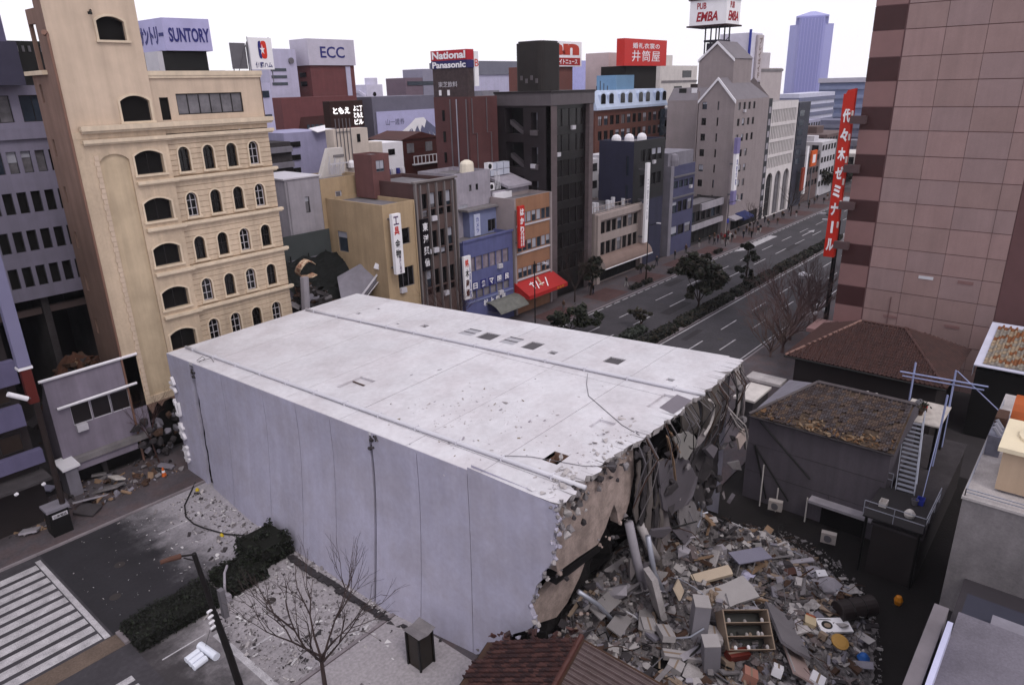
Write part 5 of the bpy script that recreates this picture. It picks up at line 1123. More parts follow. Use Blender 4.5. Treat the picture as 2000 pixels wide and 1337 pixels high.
for j in range(n_):
    for i in range(n_): mb.face([G_[j][i], G_[j][i + 1], G_[j + 1][i + 1], G_[j + 1][i]])
o = build('earth_heap', mb, DIRT_R); tag(o, 'brown heap of collapsed house rubble behind the wrecked shop', 'rubble', kind='stuff')
gravel('heap_debris', 520, lambda r: (lambda x, y: (x, y, 7.3 * math.exp(-((((x - 17) / 9 - .4) * 2.4) ** 2 + (((y - 66.5) / 9 - .45) * 2.4) ** 2))))(r.gauss(20.6, 1.6), r.gauss(70.5, 1.7)), .2, 1.2, [DIRT_R, WOOD_D, CONC_D, WOOD], 21, 'splintered timber and tiles on the brown heap behind the wrecked shop')
KB = thing('kiosk', 'small kiosk with a bright white flat roof in front of the wrecked shop', 'kiosk', (14.85, 59.4, 0)); bx(KB, 'cabin', GREYW, 14.4, 15.3, 58.5, 60.2, .12, 2.5); mb = MB(); mb.prism([(14.2, 58.3, 2.52), (15.5, 58.3, 2.6), (15.5, 60.4, 2.75), (14.2, 60.4, 2.66)], (0, 0, .15)); build('roof', mb, WHITE, KB)

# ---------------------------------------------------------------- rooftop signs and blocks on the skyline, left to right
B1 = bld('lantern_sign_building', 'building behind the cream office topped by a lilac corner sign with navy letters', 44, 90)
mb = MB(); mb.box(40.5, 48, 85.2, 93, 0, 32.5); build('wall', mb, mat('grey_brown', (0.12, 0.10, 0.10)), B1); bx(B1, 'dark_deck', BLACKM, 40.9, 46.2, 85.6, 91, 32.5, 34.6)
bx(B1, 'grille', F_WHITE, 40.0, 40.6, 84.9, 88, 32, 34.5)
SG = thing('rooftop_sign', 'lilac corner sign with navy letters above the cream building roof', 'sign', (43, 88, 34.6)); LSG = mat('lilac_sign_face', (0.46, 0.44, 0.66), rough=.6)
mb = MB(); mb.prism([(41.2, 85.0, 34.6), (46.3, 84.2, 34.6), (46.8, 88, 34.6), (41.0, 91.3, 34.6)], (0, 0, 3.4)); build('sign_box', mb, LSG, SG)
f_ = Face((41.2, 85.0, 0), (5.1, -.8, 0), (-.8, -5.1, 0)); letters(SG, f_, 'SUNTORY', 2.75, 36.25, 4.5, 1.5, NAVY, d=.02, bold=.03)
f_ = Face((41.0, 91.3, 0), (.2, -6.3, 0), (-6.3, -.2, 0)); letters(SG, f_, 'サントリー', 3.4, 36.25, 5.6, 1.9, NAVY, d=.02, bold=.04)
B2 = bld('pale_office_block', 'pale office block under the ham maker rooftop sign', 60, 98); bx(B2, 'wall', LILACW, 56.5, 60.2, 95.2, 104, 0, 31.2)
for k in range(3): bx(B2, 'window', GLASS_B, 57.2, 59.8, 95.1, 95.2, 29.2 - k * 3.2, 30.1 - k * 3.2)
SG = thing('rooftop_sign', 'square white rooftop sign with a red and blue figure emblem', 'sign', (59.3, 95, 31.2))
bx(SG, 'sign_board', WHT, 57.5, 61.0, 94.8, 95.1, 32.9, 37.0); mb = MB()
for x in (57.6, 60.9): mb.tube([(x, 95.3, 31.2), (x, 95.3, 37.1)], .07, 4)
for x, y in ((55.2, 95.6), (57.4, 95.4)): mb.tube([(x, y, 31.2), (x, y, 36.2)], .07, 4); mb.tube([(x, y, 31.2), (57.5, 95.3, 36.5)], .05, 4)
mb.box(55.0, 57.3, 95.5, 95.6, 33, 36.3); build('frame', mb, F_GREY, SG)
f_ = face_y(94.8, 0); mb = MB(); mb.cur = 0
def blob(u0, u1, v0, v1, n=20): return [f_.P((u0 + u1) / 2 + (u1 - u0) / 2 * math.copysign(abs(math.cos(a)) ** .55, math.cos(a)), (v0 + v1) / 2 + (v1 - v0) / 2 * math.copysign(abs(math.sin(a)) ** .55, math.sin(a)), .02) for a in [2 * PI * i / n for i in range(n)]]
mb.prism(blob(59.2, 60.1, 34.3, 36.6), (0, -.02, 0)); mb.cur = 1; mb.prism([p - Vector((.42, 0, 0)) for p in blob(59.2, 60.1, 34.3, 36.6) if p.x < 59.75], (0, -.025, 0))
mb.cur = 2; star = [f_.P(59.4 + .42 * (1 if k % 2 == 0 else .38) * math.sin(PI * k / 5), 35.45 + .7 * (1 if k % 2 == 0 else .38) * math.cos(PI * k / 5), .045) for k in range(10)]; mb.prism(star, (0, -.02, 0)); build('emblem', mb, [REDO, NAVY, WHT], SG)
letters(SG, f_, '伊藤ハム', 59.4, 33.5, 2.6, .75, NAVY, d=.01, depth=.02, bold=.02)
B3 = bld('pale_square_block', 'pale lilac block with a round roof dish left of the English-school sign', 79, 124); bx(B3, 'wall', LILACW, 76.6, 82.6, 121, 127, 0, 37.2); mb = MB(); mb.tube([(81.4, 120.9, 35.2), (81.4, 120.7, 35.2)], .55, 12); build('dish', mb, F_GREY, B3)
for k in range(3): bx(B3, 'window', GLASS_B, 77.0, 80.2, 120.92, 121, 31.0 + k * 1.2, 31.5 + k * 1.2)
B4 = bld('maroon_school_building', 'maroon block with a chamfered hood carrying the white letter sign', 84, 118)
MRB = mat('brick_maroon', (0.19, 0.075, 0.08), rough=.8, var=.15, streak=.15)
bx(B4, 'upper_wall', MRB, 84.8, 95.0, 120, 128, 22, 34.4); bx(B4, 'wall', MRB, 72.5, 88.2, 112, 119.8, 0, 28.9)
mb = MB(); mb.prism([(74.5, 111.9, 21), (76.0, 111.9, 25.6), (84.0, 111.9, 25.8), (87.6, 111.9, 21)], (0, .1, 0)); build('hood_recess', mb, mat('deep_maroon', (0.085, 0.03, 0.03), rough=.8), B4); 
for k in range(4): bx(B4, 'window', GLASS_B, 77 + k * .9, 77.6 + k * .9, 111.8, 111.9, 23.4, 24.3)
bx(B4, 'white_strip', LILACW, 92.9, 94.0, 119.9, 120, 27, 34.2)
for k in range(2): bx(B4, 'window', GLASS, 84.7, 84.8, 121.5, 123.5, 30.8 + k * 1.6, 31.6 + k * 1.6)
SG = thing('rooftop_sign', 'broad pale rooftop sign with three navy capital letters on the maroon block', 'sign', (90, 122, 34.4)); mb = MB(); mb.box(84.4, 95.2, 119.6, 125.2, 34.4, 39.0); build('sign_box', mb, mat('pale_mauve_panel', (0.52, 0.49, 0.58), rough=.6), SG)
letters(SG, face_y(119.6, 0), 'ECC', 89.9, 36.7, 5.6, 2.0, NAVY, d=.02, bold=.015)
B5 = bld('lilac_block', 'plain lilac block with black strip windows at its left end', 60, 90); mb = MB(); mb.box(56.8, 64.5, 88.2, 97, 0, 24.6); build('wall', mb, mat('lilac_render_mid', (0.40, 0.385, 0.55), rough=.8, streak=.15), B5)
for k in range(4): bx(B5, 'window', VOID, 56.7, 59.2 - .2 * k, 88.05, 88.2, 23.4 - k * 1.75 - .7, 23.4 - k * 1.75)
mb = MB(); mb.prism([(61.6, 87.2, 24.5), (64.6, 87.2, 24.9), (65.0, 88.6, 25.4), (61.2, 88.6, 25.0)], (0, 0, -.1)); build('white_awning', mb, WHITE, B5)
B5b = bld('dark_balcony_block', 'dark block with empty balconies beside the cream building roof corner', 54, 86); bx(B5b, 'wall', CONC_D, 49.5, 56.6, 86.5, 96, 0, 23.6)
for k in range(4): bx(B5b, 'balcony', GREYW, 51.0, 56.5, 86.0, 86.5, 22.3 - k * 2.0, 23.0 - k * 2.0)
B6 = bld('zigzag_apartments', 'slim white apartment tower with zigzag balconies and dark round openings', 124, 153); WZ = mat('white_lilac_render', (0.58, 0.56, 0.68), rough=.8)
bx(B6, 'wall', WZ, 122.2, 127.5, 150.2, 155, 0, 31); mb = MB(); mb.cyl((125.4, 152, 31), 1.6, 1.6, 12); build('stair_head', mb, WZ, B6)
for k in range(8):
    z = 29 - k * 1.85; mb = MB(); mb.prism([(122.1, 154.9, z), (122.1, 152.8, z), (122.1, 150.3, z - 1.1), (122.1, 150.3, z - .35), (122.1, 152.7, z + .75), (122.1, 154.9, z + .75)], (-.5, 0, 0)); build('balcony', mb, WZ, B6); mb = MB(); mb.tube([(124.7, 150.2, z - .3), (124.7, 150.1, z - .3)], .55, 10); build('round_window', mb, GLASS, B6); bx(B6, 'recess', GLASS_B, 122.05, 122.2, 150.5, 154.8, z - 1.05, z - .4 - .65)
B7 = bld('mural_hall', 'wide hall with a grey roof band above a billboard of a snowy mountain', 108, 124); mb = MB(); mb.box(99, 118, 120.3, 132, 0, 28.4); build('wall', mb, mat('grey_blue_band', (0.19, 0.18, 0.235), rough=.8), B7)
SG = thing('billboard', 'pale billboard with grey characters over a snow-capped mountain picture', 'billboard', (108, 120, 19)); FM = face_y(120.0, 0); BB0, BB1, BZ0, BZ1 = 99.7, 116.6, 19.2, 25.5
mb = MB(); mb.box(BB0, BB1, 120.0, 120.2, BZ0, BZ1); build('board', mb, mat('pale_lilac_board', (0.47, 0.455, 0.66), rough=.7), SG)
letters(SG, FM, '山一證券', 104.6, 23.3, 5.2, 1.25, mat('sign_slate', (0.13, 0.13, 0.2)), d=.01, depth=.02)
mb = MB(); px_, pz = 111.6, 23.9; base = [(101, 19.3), (103.5, 20.0), (106, 21.0), (108.5, 22.4), (110.4, 23.7), (112.9, 23.8), (114.5, 22.7), (116.5, 21.4), (116.5, 19.3)]
mb.cur = 0; mb.prism([FM.P(a, b, .01) for a, b in base], (0, -.01, 0)); mb.cur = 1; cap = [(106.2, 21.2), (108.6, 22.5), (110.4, 23.75), (112.9, 23.85), (113.6, 23.2), (112.9, 21.6), (112.2, 22.3), (111.6, 20.8), (110.8, 22.2), (109.8, 20.7), (109.2, 21.8), (107.9, 20.9)]
mb.prism([FM.P(a, b, .03) for a, b in cap], (0, -.01, 0))
rr = random.Random(8)
for k in range(26): a = rr.uniform(104, 116); b0 = 19.4 + rr.uniform(0, max(.3, 3.2 - abs(a - 111.5) * .45)); mb.cur = 1 if k % 2 else 2; mb.prism([FM.P(a, b0, .035 + k * .001), FM.P(a + .12, b0, .035 + k * .001), FM.P(a + (111.6 - a) * .16 + .05, b0 + 1.1, .035 + k * .001)], (0, -.002, 0))
build('mountain_picture', mb, [mat('mountain_slate', (0.17, 0.175, 0.27)), WHT, mat('mountain_grey', (0.28, 0.28, 0.38))], SG)
B8 = bld('cream_small_block', 'cream block with one dark window and rooftop pole frame under the neon hiragana', 59, 78); OCR = mat('cream_offwhite', (0.60, 0.53, 0.49), rough=.8, streak=.15)
bx(B8, 'wall', OCR, 56.0, 61.4, 76, 77.6, 0, 25.3); bx(B8, 'window', VOID, 59.6, 60.1, 75.93, 76, 23.6, 24.6); bx(B8, 'annex', OCR, 61.41, 64.5, 77, 82, 0, 23.3)
mb = MB(); [mb.tube([(56.4 + .55 * k, 75.9, 20.5), (56.4 + .55 * k, 75.9, 26.6)], .06, 4) for k in range(5)]; mb.tube([(56.4, 75.9, 25), (58.6, 75.9, 25)], .05, 4); build('pole_frame', mb, F_GREY, B8); mb = MB(); mb.lathe((58, 75.6, 20.6), [(.5, 0), (.5, .6), (.2, .9)], 8); build('tank', mb, WHITE, B8)
SG = thing('hiragana_sign', 'dark rooftop sign with glowing white hiragana beside the maroon school block', 'sign', (61, 80, 25.4)); mb = MB(); mb.box(58.5, 63.9, 79.6, 81, 25.3, 28.6); build('sign_box', mb, mat('dark_maroon_board', (0.05, 0.022, 0.02)), SG); NEON = mat('lit_white_letters', (1, .97, .98), emit=.7)
letters(SG, face_y(79.6, 0), 'ともえ', 60.3, 27.4, 2.7, .85, NEON, d=.02, bold=.05)
for i, s in enumerate(('よこ丁', 'ともえ', 'ビル')): letters(SG, face_y(79.6, 0), s, 63.0, 27.6 - i * .85, 1.5, .72, NEON, d=.02, bold=.04)
B9 = bld('white_sloped_block', 'white block with a sloping left edge behind the grey rear building', 55, 76); mb = MB(); mb.prism([(52.0, 74.2, 19.5), (55.9, 74.2, 19.5), (55.9, 74.2, 23.3), (53.8, 74.2, 23.3)], (0, .8, 0)); build('wall', mb, OFFW, B9); bx(B9, 'ledge', CONC, 54.3, 55.9, 74.1, 74.2, 22.2, 22.5)
for k in range(9): x = 51.5 + .45 * k; 
mb = MB(); [mb.tube([(52.6 + .28 * (k % 7), 72.4 + .3 * (k // 7), 20.4), (52.7 + .3 * (k % 7), 72.5 + .3 * (k // 7), 21.2 + (k * 7 % 5) * .22)], .045, 4) for k in range(18)]; mb.tube([(52.4, 72.4, 20.5), (52.4, 72.4, 22.6)], .05, 4); mb.tube([(53.2, 72.4, 20.5), (53.2, 72.4, 22.4)], .05, 4); mb.box(52.2, 55, 72.1, 72.2, 21.6, 21.75); o = build('roof_plant_frames', mb, F_WHITE); tag(o, 'jumble of white antenna and pipe frames on the yellow rear roof', 'antenna frame')
B10 = bld('white_house', 'small white house with one window left of the dark red house', 69, 82); bx(B10, 'wall', WHITE, 66.9, 70.8, 80, 86, 0, 22.8); bx(B10, 'window', GLASS, 68.0, 69.2, 79.93, 80, 21.1, 21.9)
B11 = bld('dark_red_house', 'dark red house with blue roof tanks and white pipes in front', 78, 87); mb = MB(); mb.box(74.2, 82, 84.2, 92, 0, 22.6); build('wall', mb, mat('oxblood', (0.085, 0.016, 0.012), rough=.7, var=.3), B11); mb = MB(); mb.prism([(74.0, 84.0, 22.6), (82.2, 84.0, 22.6), (78.3, 84.0, 23.6)], (0, 8, 0)); build('gable', mb, MATS['oxblood'], B11)
for x in (75.3, 79.2): bx(B11, 'window', GLASS_C, x, x + 1.4, 84.1, 84.2, 20.6, 22.0)
mb = MB(); mb.box(76.2, 82, 83.7, 84.2, 18.7, 18.9); [mb.box(76.2 + k * .8, 76.3 + k * .8, 83.7, 83.8, 18.9, 20) for k in range(7)]; mb.box(76.2, 81.2, 83.7, 83.8, 20, 20.1); build('white_balcony', mb, WHITE, B11)
for k in range(7):
    o = thing('roof_barrel', ['first navy', 'second, white,', 'third, navy,', 'fourth, white,', 'fifth, navy,', 'sixth, white,', 'last navy'][k] + ' barrel from the left behind the brown office roof', 'barrel', (58.6 + k * .75, 70.6, 19.5), 'barrels behind the brown office roof'); mb = MB(); mb.lathe((57.4 + k * .8, 70.6, 19.45), [(.26, 0), (.3, .5), (.26, 1.0)], 8); build('barrel_body', mb, NAVY if k % 2 else F_WHITE, o)
B12 = bld('maroon_tower', 'maroon tiled tower with vertical white pipes and a sloping skylit right side', 74, 72); MT = mat('maroon_tile', (0.135, 0.06, 0.062), rough=.75, var=.18, streak=.12)
bx(B12, 'wall', MT, 72.3, 78, 68.0, 74.6, 0, 28.7); mb = MB(); mb.prism([(78.0, 70.2, 0), (82.3, 70.2, 0), (82.3, 70.2, 20.5), (81.2, 70.2, 25), (79.2, 70.2, 28.2), (78.0, 70.2, 28.4)], (0, 4.3, 0)); build('sloping_wing', mb, mat('brown_roof_tile', (0.15, 0.065, 0.05), rough=.8), B12)
for z in (26.6, 23.6): mb = MB(); mb.prism([(79.4, 70.1, z - 1), (80.6, 70.1, z - 1.4), (80.2, 70.1, z + .2), (79.2, 70.1, z + .5)], (0, .1, 0)); build('skylight', mb, GLASS_C, B12)
for y, m_ in ((68.4, F_GREY), (70.2, STEEL), (71.4, F_GREY)): mb = MB(); mb.tube([(72.2, y, 18), (72.2, y, 28.4)], .08, 5); build('pipe', mb, m_, B12)
for x in (73.6, 76.5): mb = MB(); mb.tube([(x, 67.9, 18), (x, 67.9, 24), (x - .8, 67.9, 24), (x - .8, 67.9, 28.5)], .06, 5); build('pipe', mb, F_GREY, B12)
for k in range(3): bx(B12, 'slit_window', GLASS, 72.2, 72.3, 72.6, 73.0, 20 + k * 2.8, 21.4 + k * 2.8)
SG = thing('rooftop_sign', 'tall rooftop sign with red National panel over navy Panasonic panel', 'sign', (72.5, 71, 28.7)); SG['label'] = 'tall rooftop sign, red upper panel and navy lower panel with white words'
FNx = face_x(72.3, 74.7); mb = MB(); mb.box(72.4, 73.6, 68.1, 74.6, 28.7, 32.3); build('dark_base', mb, mat('sign_base_brown', (0.09, 0.065, 0.07), var=.4, scale=2), SG)
mb = MB(); mb.box(72.3, 73.6, 68.0, 74.7, 33.3, 34.55); build('upper_panel', mb, mat('sign_pinkred', (0.45, 0.04, 0.06)), SG); letters(SG, FNx, 'National', 3.35, 33.95, 6.2, .95, WHT, d=.02, bold=.03)
mb = MB(); mb.box(72.3, 73.6, 68.0, 74.7, 32.3, 33.28); build('lower_panel', mb, mat('sign_deepnavy', (0.05, 0.045, 0.16)), SG); letters(SG, FNx, 'Panasonic', 3.35, 32.75, 6.2, .8, WHT, d=.02, bold=.03)
letters(SG, face_x(72.4, 74.7), '東芝飲料', 2.9, 30.3, 3.6, .7, F_WHITE, d=.02); bx(SG, 'side_panel', WHT, 73.61, 74.4, 67.9, 68.1, 30.0, 34.3); letters(SG, face_y(67.9, 0), 'B', 74.0, 32.9, .7, .9, RED, d=.01)
for k in range(2): mb = MB(); mb.tube([(72.25, 73.2 - k * 1.6, 28.9), (72.25, 73.2 - k * 1.6, 29.6)], .2, 6); build('flood_lamp', mb, WHITE, SG)
B13 = bld('white_hall', 'large pale hall with a grey roof band right of the tall red and navy sign', 195, 175); bx(B13, 'wall', LILACW, 183, 212, 170, 190, 0, 33.5); mb = MB(); mb.box(183, 212.5, 169.5, 190, 33.5, 37.8); build('roof_band', mb, mat('roof_band_grey', (0.2, 0.2, 0.245)), B13)
B14 = bld('far_grey_block', 'far stepped grey block on the skyline left of the tall red and navy sign', 145, 155); mb = MB(); mb.box(141.8, 152, 150, 158, 0, 34.7); build('wall', mb, mat('far_grey', (0.3, 0.29, 0.37)), B14); mb = MB(); mb.box(135.5, 141.7, 150.1, 158, 0, 32.5); build('lower_wall', mb, mat('far_brown', (0.2, 0.15, 0.19)), B14); bx(B14, 'window_band', GLASS_B, 136, 151, 149.9, 150, 30.6, 31.6)
B15 = bld('brown_sign_building', 'red-brown rooftop block with a white door below the job-paper sign', 150, 115); mb = MB(); mb.box(140, 156, 110.5, 118, 20, 34.0); build('wall', mb, mat('rust_brown', (0.2, 0.09, 0.08)), B15); bx(B15, 'door', WHITE, 147, 149.5, 110.4, 110.5, 29.4, 32.4)
SG = thing('rooftop_sign', 'white rooftop sign with red block letters and a red katakana strip behind the black tower', 'sign', (152, 110, 34)); bx(SG, 'sign_box', WHT, 143, 158.9, 109.8, 111.5, 34.0, 39.7); FA = face_y(109.8, 0); SR = mat('sign_brick', (0.5, 0.08, 0.05))
letters(SG, FA, 'an', 151.3, 37.9, 13, 2.6, SR, d=.02, bold=.06); mb = MB(); mb.box(145, 158.2, 109.72, 109.79, 34.3, 36.0); build('red_strip', mb, mat('sign_dullred', (0.4, 0.03, 0.03)), SG); letters(SG, FA, 'アルバイトニュース', 151.2, 35.15, 11.5, 1.2, WHT, d=.1, depth=.02, bold=.03)
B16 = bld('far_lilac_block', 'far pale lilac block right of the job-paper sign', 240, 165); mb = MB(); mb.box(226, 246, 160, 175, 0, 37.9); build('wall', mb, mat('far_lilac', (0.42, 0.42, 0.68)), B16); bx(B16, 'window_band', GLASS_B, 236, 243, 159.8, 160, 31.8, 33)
B17 = bld('mansard_building', 'red brick building with a pale blue mansard storey of dormer windows', 143, 90); BRK = mat('red_brick', (0.16, 0.07, 0.055), rough=.85, var=.2, grain=.15); MNS = mat('pale_blue_mansard', (0.52, 0.58, 0.72), rough=.7)
hb = []
for z in (21.6, 18.6): hb += [(129.2 + i * 2.3, 130.7 + i * 2.3, z, z + 1.9, dict(nx=2, glass=GLASS)) for i in range(12)]
facade(B17, face_y(85, 0), 128.2, 157.5, 0, 24.8, BRK, hb, depth=.25); mb = MB(); mb.box(128.3, 157.5, 86, 96, 0, 24.6); mb.face([(128.2, 86, 0), (128.2, 85, 0), (128.2, 85, 24.8), (128.2, 86, 24.8)]); build('wall', mb, BRK, B17)
mb = MB(); mb.prism([(128.0, 84.6, 25.2), (128.0, 85.8, 28.5), (128.0, 95, 28.5), (128.0, 96, 25.2)], (29.8, 0, 0)); mb.box(127.9, 157.9, 84.4, 96.2, 24.7, 25.19); build('mansard', mb, MNS, B17)
for i in range(4):
    for j in range(2):
        x = 130 + i * 7.6 + j * 3.1; mb = MB(); mb.prism([(a, 84.75, b) for a, b in arch_pts(x, x + 1.6, 25.9, 27.9, .4)], (0, .9, 0)); o = build('dormer_window', mb, GLASS, B17); mb = MB(); mb.prism([(a, 84.85, b) for a, b in arch_pts(x - .2, x + 1.8, 25.8, 28.15, .5)], (0, .7, 0)); build('dormer_surround', mb, MNS, o) if False else build('dormer_surround', mb, MNS, B17)
bx(B17, 'glass_strip', GLASS_B, 155.3, 157, 84.6, 85, 18, 24)
mb = MB(); mb.box(139, 146.5, 87, 92, 28.5, 31.5); build('roof_cabinet', mb, mat('dull_blue_box', (0.2, 0.32, 0.46)), B17); mb = MB(); [mb.tube([(133 + k * 1.4, 88, 28.5), (133 + k * 1.4, 88, 29.4 + (k * 5 % 3) * .5)], .1, 5) for k in range(4)]; build('roof_plant', mb, CONC_D, B17)
SG = thing('rooftop_sign', 'big red rooftop sign with white kanji for a wedding costume shop', 'sign', (165, 95, 28)); bx(SG, 'sign_box', RED, 154.9, 175.2, 94.8, 97, 33.7, 39.7); FI = face_y(94.8, 0)
letters(SG, FI, '井筒屋', 165, 35.9, 13.5, 2.5, WHT, d=.02, bold=0, gap=1.15); letters(SG, FI, '婚礼衣裳の', 165, 38.2, 13, 1.25, WHT, d=.02, bold=.008, gap=1.1); mb = MB(); mb.box(157.5, 172.5, 96, 103, 20, 33.7); build('dark_block', mb, mat('dark_bronze', (0.02, 0.015, 0.013)), SG)
B17b = bld('pink_slab_block', 'pinkish slab at the left of the red wedding sign', 160, 110); mb = MB(); mb.box(164.0, 171, 105, 112, 0, 37.2); build('wall', mb, mat('pale_pink', (0.6, 0.5, 0.52)), B17b)
B18 = bld('beige_roof_garden_building', 'beige white building with rooftop shrubs right of the red wedding sign', 213, 112); bx(B18, 'wall', OFFW, 200, 224, 110, 122, 0, 34.4); mb = MB(); mb.box(214, 220, 109.9, 110, 31, 33); mb.box(209, 214, 109.9, 110, 26.5, 28.5); build('window', mb, GLASS, B18); bx(B18, 'ledge', CONC, 201, 224, 109.8, 110, 29.6, 30.2); bx(B18, 'roof_room', OFFW, 201.5, 211, 112, 120, 34.4, 37.4)
# white advertising wall, EMBA box, and blocks beyond the gables
B19 = bld('white_wall_tower', 'blank white wall tower with a vertical letter fin behind the twin gables', 184, 78); mat('white_lilac_panel', (0.62, 0.6, 0.7), rough=.7); mb = MB(); mb.box(180.5, 188, 75.2, 83, 29.3, 40.6); build('blank_panel', mb, MATS['white_lilac_panel'], B19); mb = MB(); mb.box(168, 190, 75.6, 84, 20, 29.2); build('dark_floor', mb, mat('brown_dark', (0.05, 0.035, 0.035)), B19)
mb = MB(); mb.box(184.0, 187.6, 74.6, 75.1, 29.6, 40.2); build('letter_fin', mb, mat('fin_grey', (0.5, 0.45, 0.48)), B19); letters(B19, face_y(74.6, 0), 'プレイガイド', 185.8, 34.9, 1.6, 9.4, mat('sign_taupe', (0.2, 0.14, 0.12)), d=.02, vertical=True, bold=.02)
bx(B19, 'blue_edge', BLUEI, 180.2, 180.6, 74.9, 75.4, 29.3, 41.3)
SG = thing('rooftop_sign', 'white four-sided rooftop sign reading PUB EMBA on steel legs', 'sign', (148, 68, 37)); SG['label'] = 'white four-sided pub sign with red letters high on steel legs'
xs0, xs1, ys0, ys1, zs0, zs1 = 147.0, 153.6, 66.6, 74.6, 40.6, 45.3
bx(SG, 'sign_box', WHT, xs0, xs1, ys0, ys1, zs0, zs1); mb = MB(); mb.box(xs0 - .4, xs1 + .4, ys0 - .4, ys1 + .4, zs0 - .3, zs0 - .002); mb.box(xs0 - .3, xs1 + .3, ys0 - .3, ys1 + .3, zs1 + .002, zs1 + .25); build('frame_edge', mb, mat('dark_maroon_edge', (0.06, 0.03, 0.035)), SG); mb = MB(); mb.prism([(xs0 + 1, ys0, zs1 + .25), (xs1 - 1, ys0, zs1 + .25), ((xs0 + xs1) / 2, ys0, zs1 + 1.6)], (0, 7, 0)); build('peak', mb, mat('peak_slate', (0.12, 0.11, 0.14)), SG)
fE = face_x(xs0, ys1); CR = mat('sign_crimson', (0.38, 0.03, 0.05)); letters(SG, fE, 'EMBA', 3.9, 42.2, 4.7, 1.8, CR, d=.02, bold=.03, shear=.2); letters(SG, fE, 'PUB', 2.6, 44.2, 2.0, 1.2, CR, d=.02, bold=.02)
fE = face_y(ys0, 0); letters(SG, fE, 'PUB', 149.6, 44.2, 2.0, 1.2, CR, d=.02, bold=.02); letters(SG, fE, 'EMBA', 150.4, 42.2, 4.8, 1.8, CR, d=.02, bold=.03, shear=.2)
mb = MB()
for x in (148.4, 151, 153.4): 
    for y in (68.5, 71.5): mb.tube([(x, y, 33.8), (x, y, zs0 - .3)], .16, 5)
mb.box(148.2, 153.6, 68.3, 71.7, 37.4, 37.8); [mb.tube([(148.4, 68.5, 34 + k), (153.4, 68.5, 36.5 + k)], .08, 4) for k in range(3)]; mb.box(148.6, 153.2, 68.8, 71.2, 34, 37.2); build('steel_legs', mb, mat('dark_violet_steel', (0.06, 0.05, 0.075)), SG)
B20 = bld('beige_far_block', 'plain beige block with a rooftop cabin right of the white wall tower', 197, 78); mb = MB(); mb.box(190.5, 206, 76, 86, 0, 32.6); build('wall', mb, mat('far_beige', (0.46, 0.41, 0.42)), B20); mb = MB(); mb.box(189, 199, 77, 84, 32.6, 36.4); build('cabin', mb, mat('far_beige2', (0.5, 0.46, 0.5)), B20); bx(B20, 'ledge', CONC, 190.4, 206.2, 75.8, 76, 31.8, 32.4)
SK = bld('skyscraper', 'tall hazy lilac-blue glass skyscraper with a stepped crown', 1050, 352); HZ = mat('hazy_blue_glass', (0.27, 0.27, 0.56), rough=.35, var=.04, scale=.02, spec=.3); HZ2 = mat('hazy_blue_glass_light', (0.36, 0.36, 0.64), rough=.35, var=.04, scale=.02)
cs, sn = math.cos(rad(18.5)), math.sin(rad(18.5))
def RT(a, b): return (1050 + a * cs - b * sn, 354 + a * sn + b * cs)
def rprism(mb, pts, z0, z1): mb.prism([(*RT(a, b), z0) for a, b in pts], (0, 0, z1 - z0))
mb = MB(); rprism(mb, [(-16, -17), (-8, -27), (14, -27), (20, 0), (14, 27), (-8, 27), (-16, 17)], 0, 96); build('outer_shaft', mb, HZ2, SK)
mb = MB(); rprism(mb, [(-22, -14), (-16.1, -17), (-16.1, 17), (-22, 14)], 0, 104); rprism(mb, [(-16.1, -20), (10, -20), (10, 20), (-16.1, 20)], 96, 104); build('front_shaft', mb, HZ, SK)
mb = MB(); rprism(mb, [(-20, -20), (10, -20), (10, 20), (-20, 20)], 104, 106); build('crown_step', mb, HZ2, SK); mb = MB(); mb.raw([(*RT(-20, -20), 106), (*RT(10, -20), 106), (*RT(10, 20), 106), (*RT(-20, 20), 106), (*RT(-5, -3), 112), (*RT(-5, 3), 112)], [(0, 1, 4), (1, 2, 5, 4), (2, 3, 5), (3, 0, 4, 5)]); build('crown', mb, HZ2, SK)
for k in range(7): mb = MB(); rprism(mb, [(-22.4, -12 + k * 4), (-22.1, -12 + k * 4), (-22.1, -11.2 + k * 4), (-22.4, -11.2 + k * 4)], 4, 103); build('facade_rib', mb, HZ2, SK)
PB = bld('striped_block', 'distant white block with horizontal balcony stripes below the skyscraper', 330, 110)
def far_block(t, x0, x1, y0, y1, h, m, n, bm, gap=.5):
    mb = MB(); mb.box(x0, x1, y0, y1, 0, h); build('wall', mb, m, t)
    for k in range(n): z = h - 1.5 - k * (h - 3) / n; mb = MB(); mb.box(x0 - .4, x1, y0 - .4, y1 - .1, z - gap * (h - 3) / n, z); build('floor_band', mb, bm, t)
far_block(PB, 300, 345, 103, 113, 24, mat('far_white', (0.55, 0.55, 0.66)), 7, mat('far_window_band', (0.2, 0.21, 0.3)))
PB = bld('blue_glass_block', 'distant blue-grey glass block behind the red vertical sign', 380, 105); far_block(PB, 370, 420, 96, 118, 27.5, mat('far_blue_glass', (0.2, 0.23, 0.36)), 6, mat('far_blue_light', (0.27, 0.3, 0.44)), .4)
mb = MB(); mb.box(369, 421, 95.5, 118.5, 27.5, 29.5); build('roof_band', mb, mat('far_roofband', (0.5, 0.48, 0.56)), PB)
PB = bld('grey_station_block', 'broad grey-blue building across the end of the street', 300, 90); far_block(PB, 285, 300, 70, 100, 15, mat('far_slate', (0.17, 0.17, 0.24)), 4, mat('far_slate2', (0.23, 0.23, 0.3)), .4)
OV = bld('overpass', 'elevated railway deck crossing the far end of the street', 262, 70); mb = MB(); mb.box(258, 264, 18, 96, 8.3, 10.2); build('deck', mb, mat('far_conc', (0.2, 0.19, 0.23)), OV)
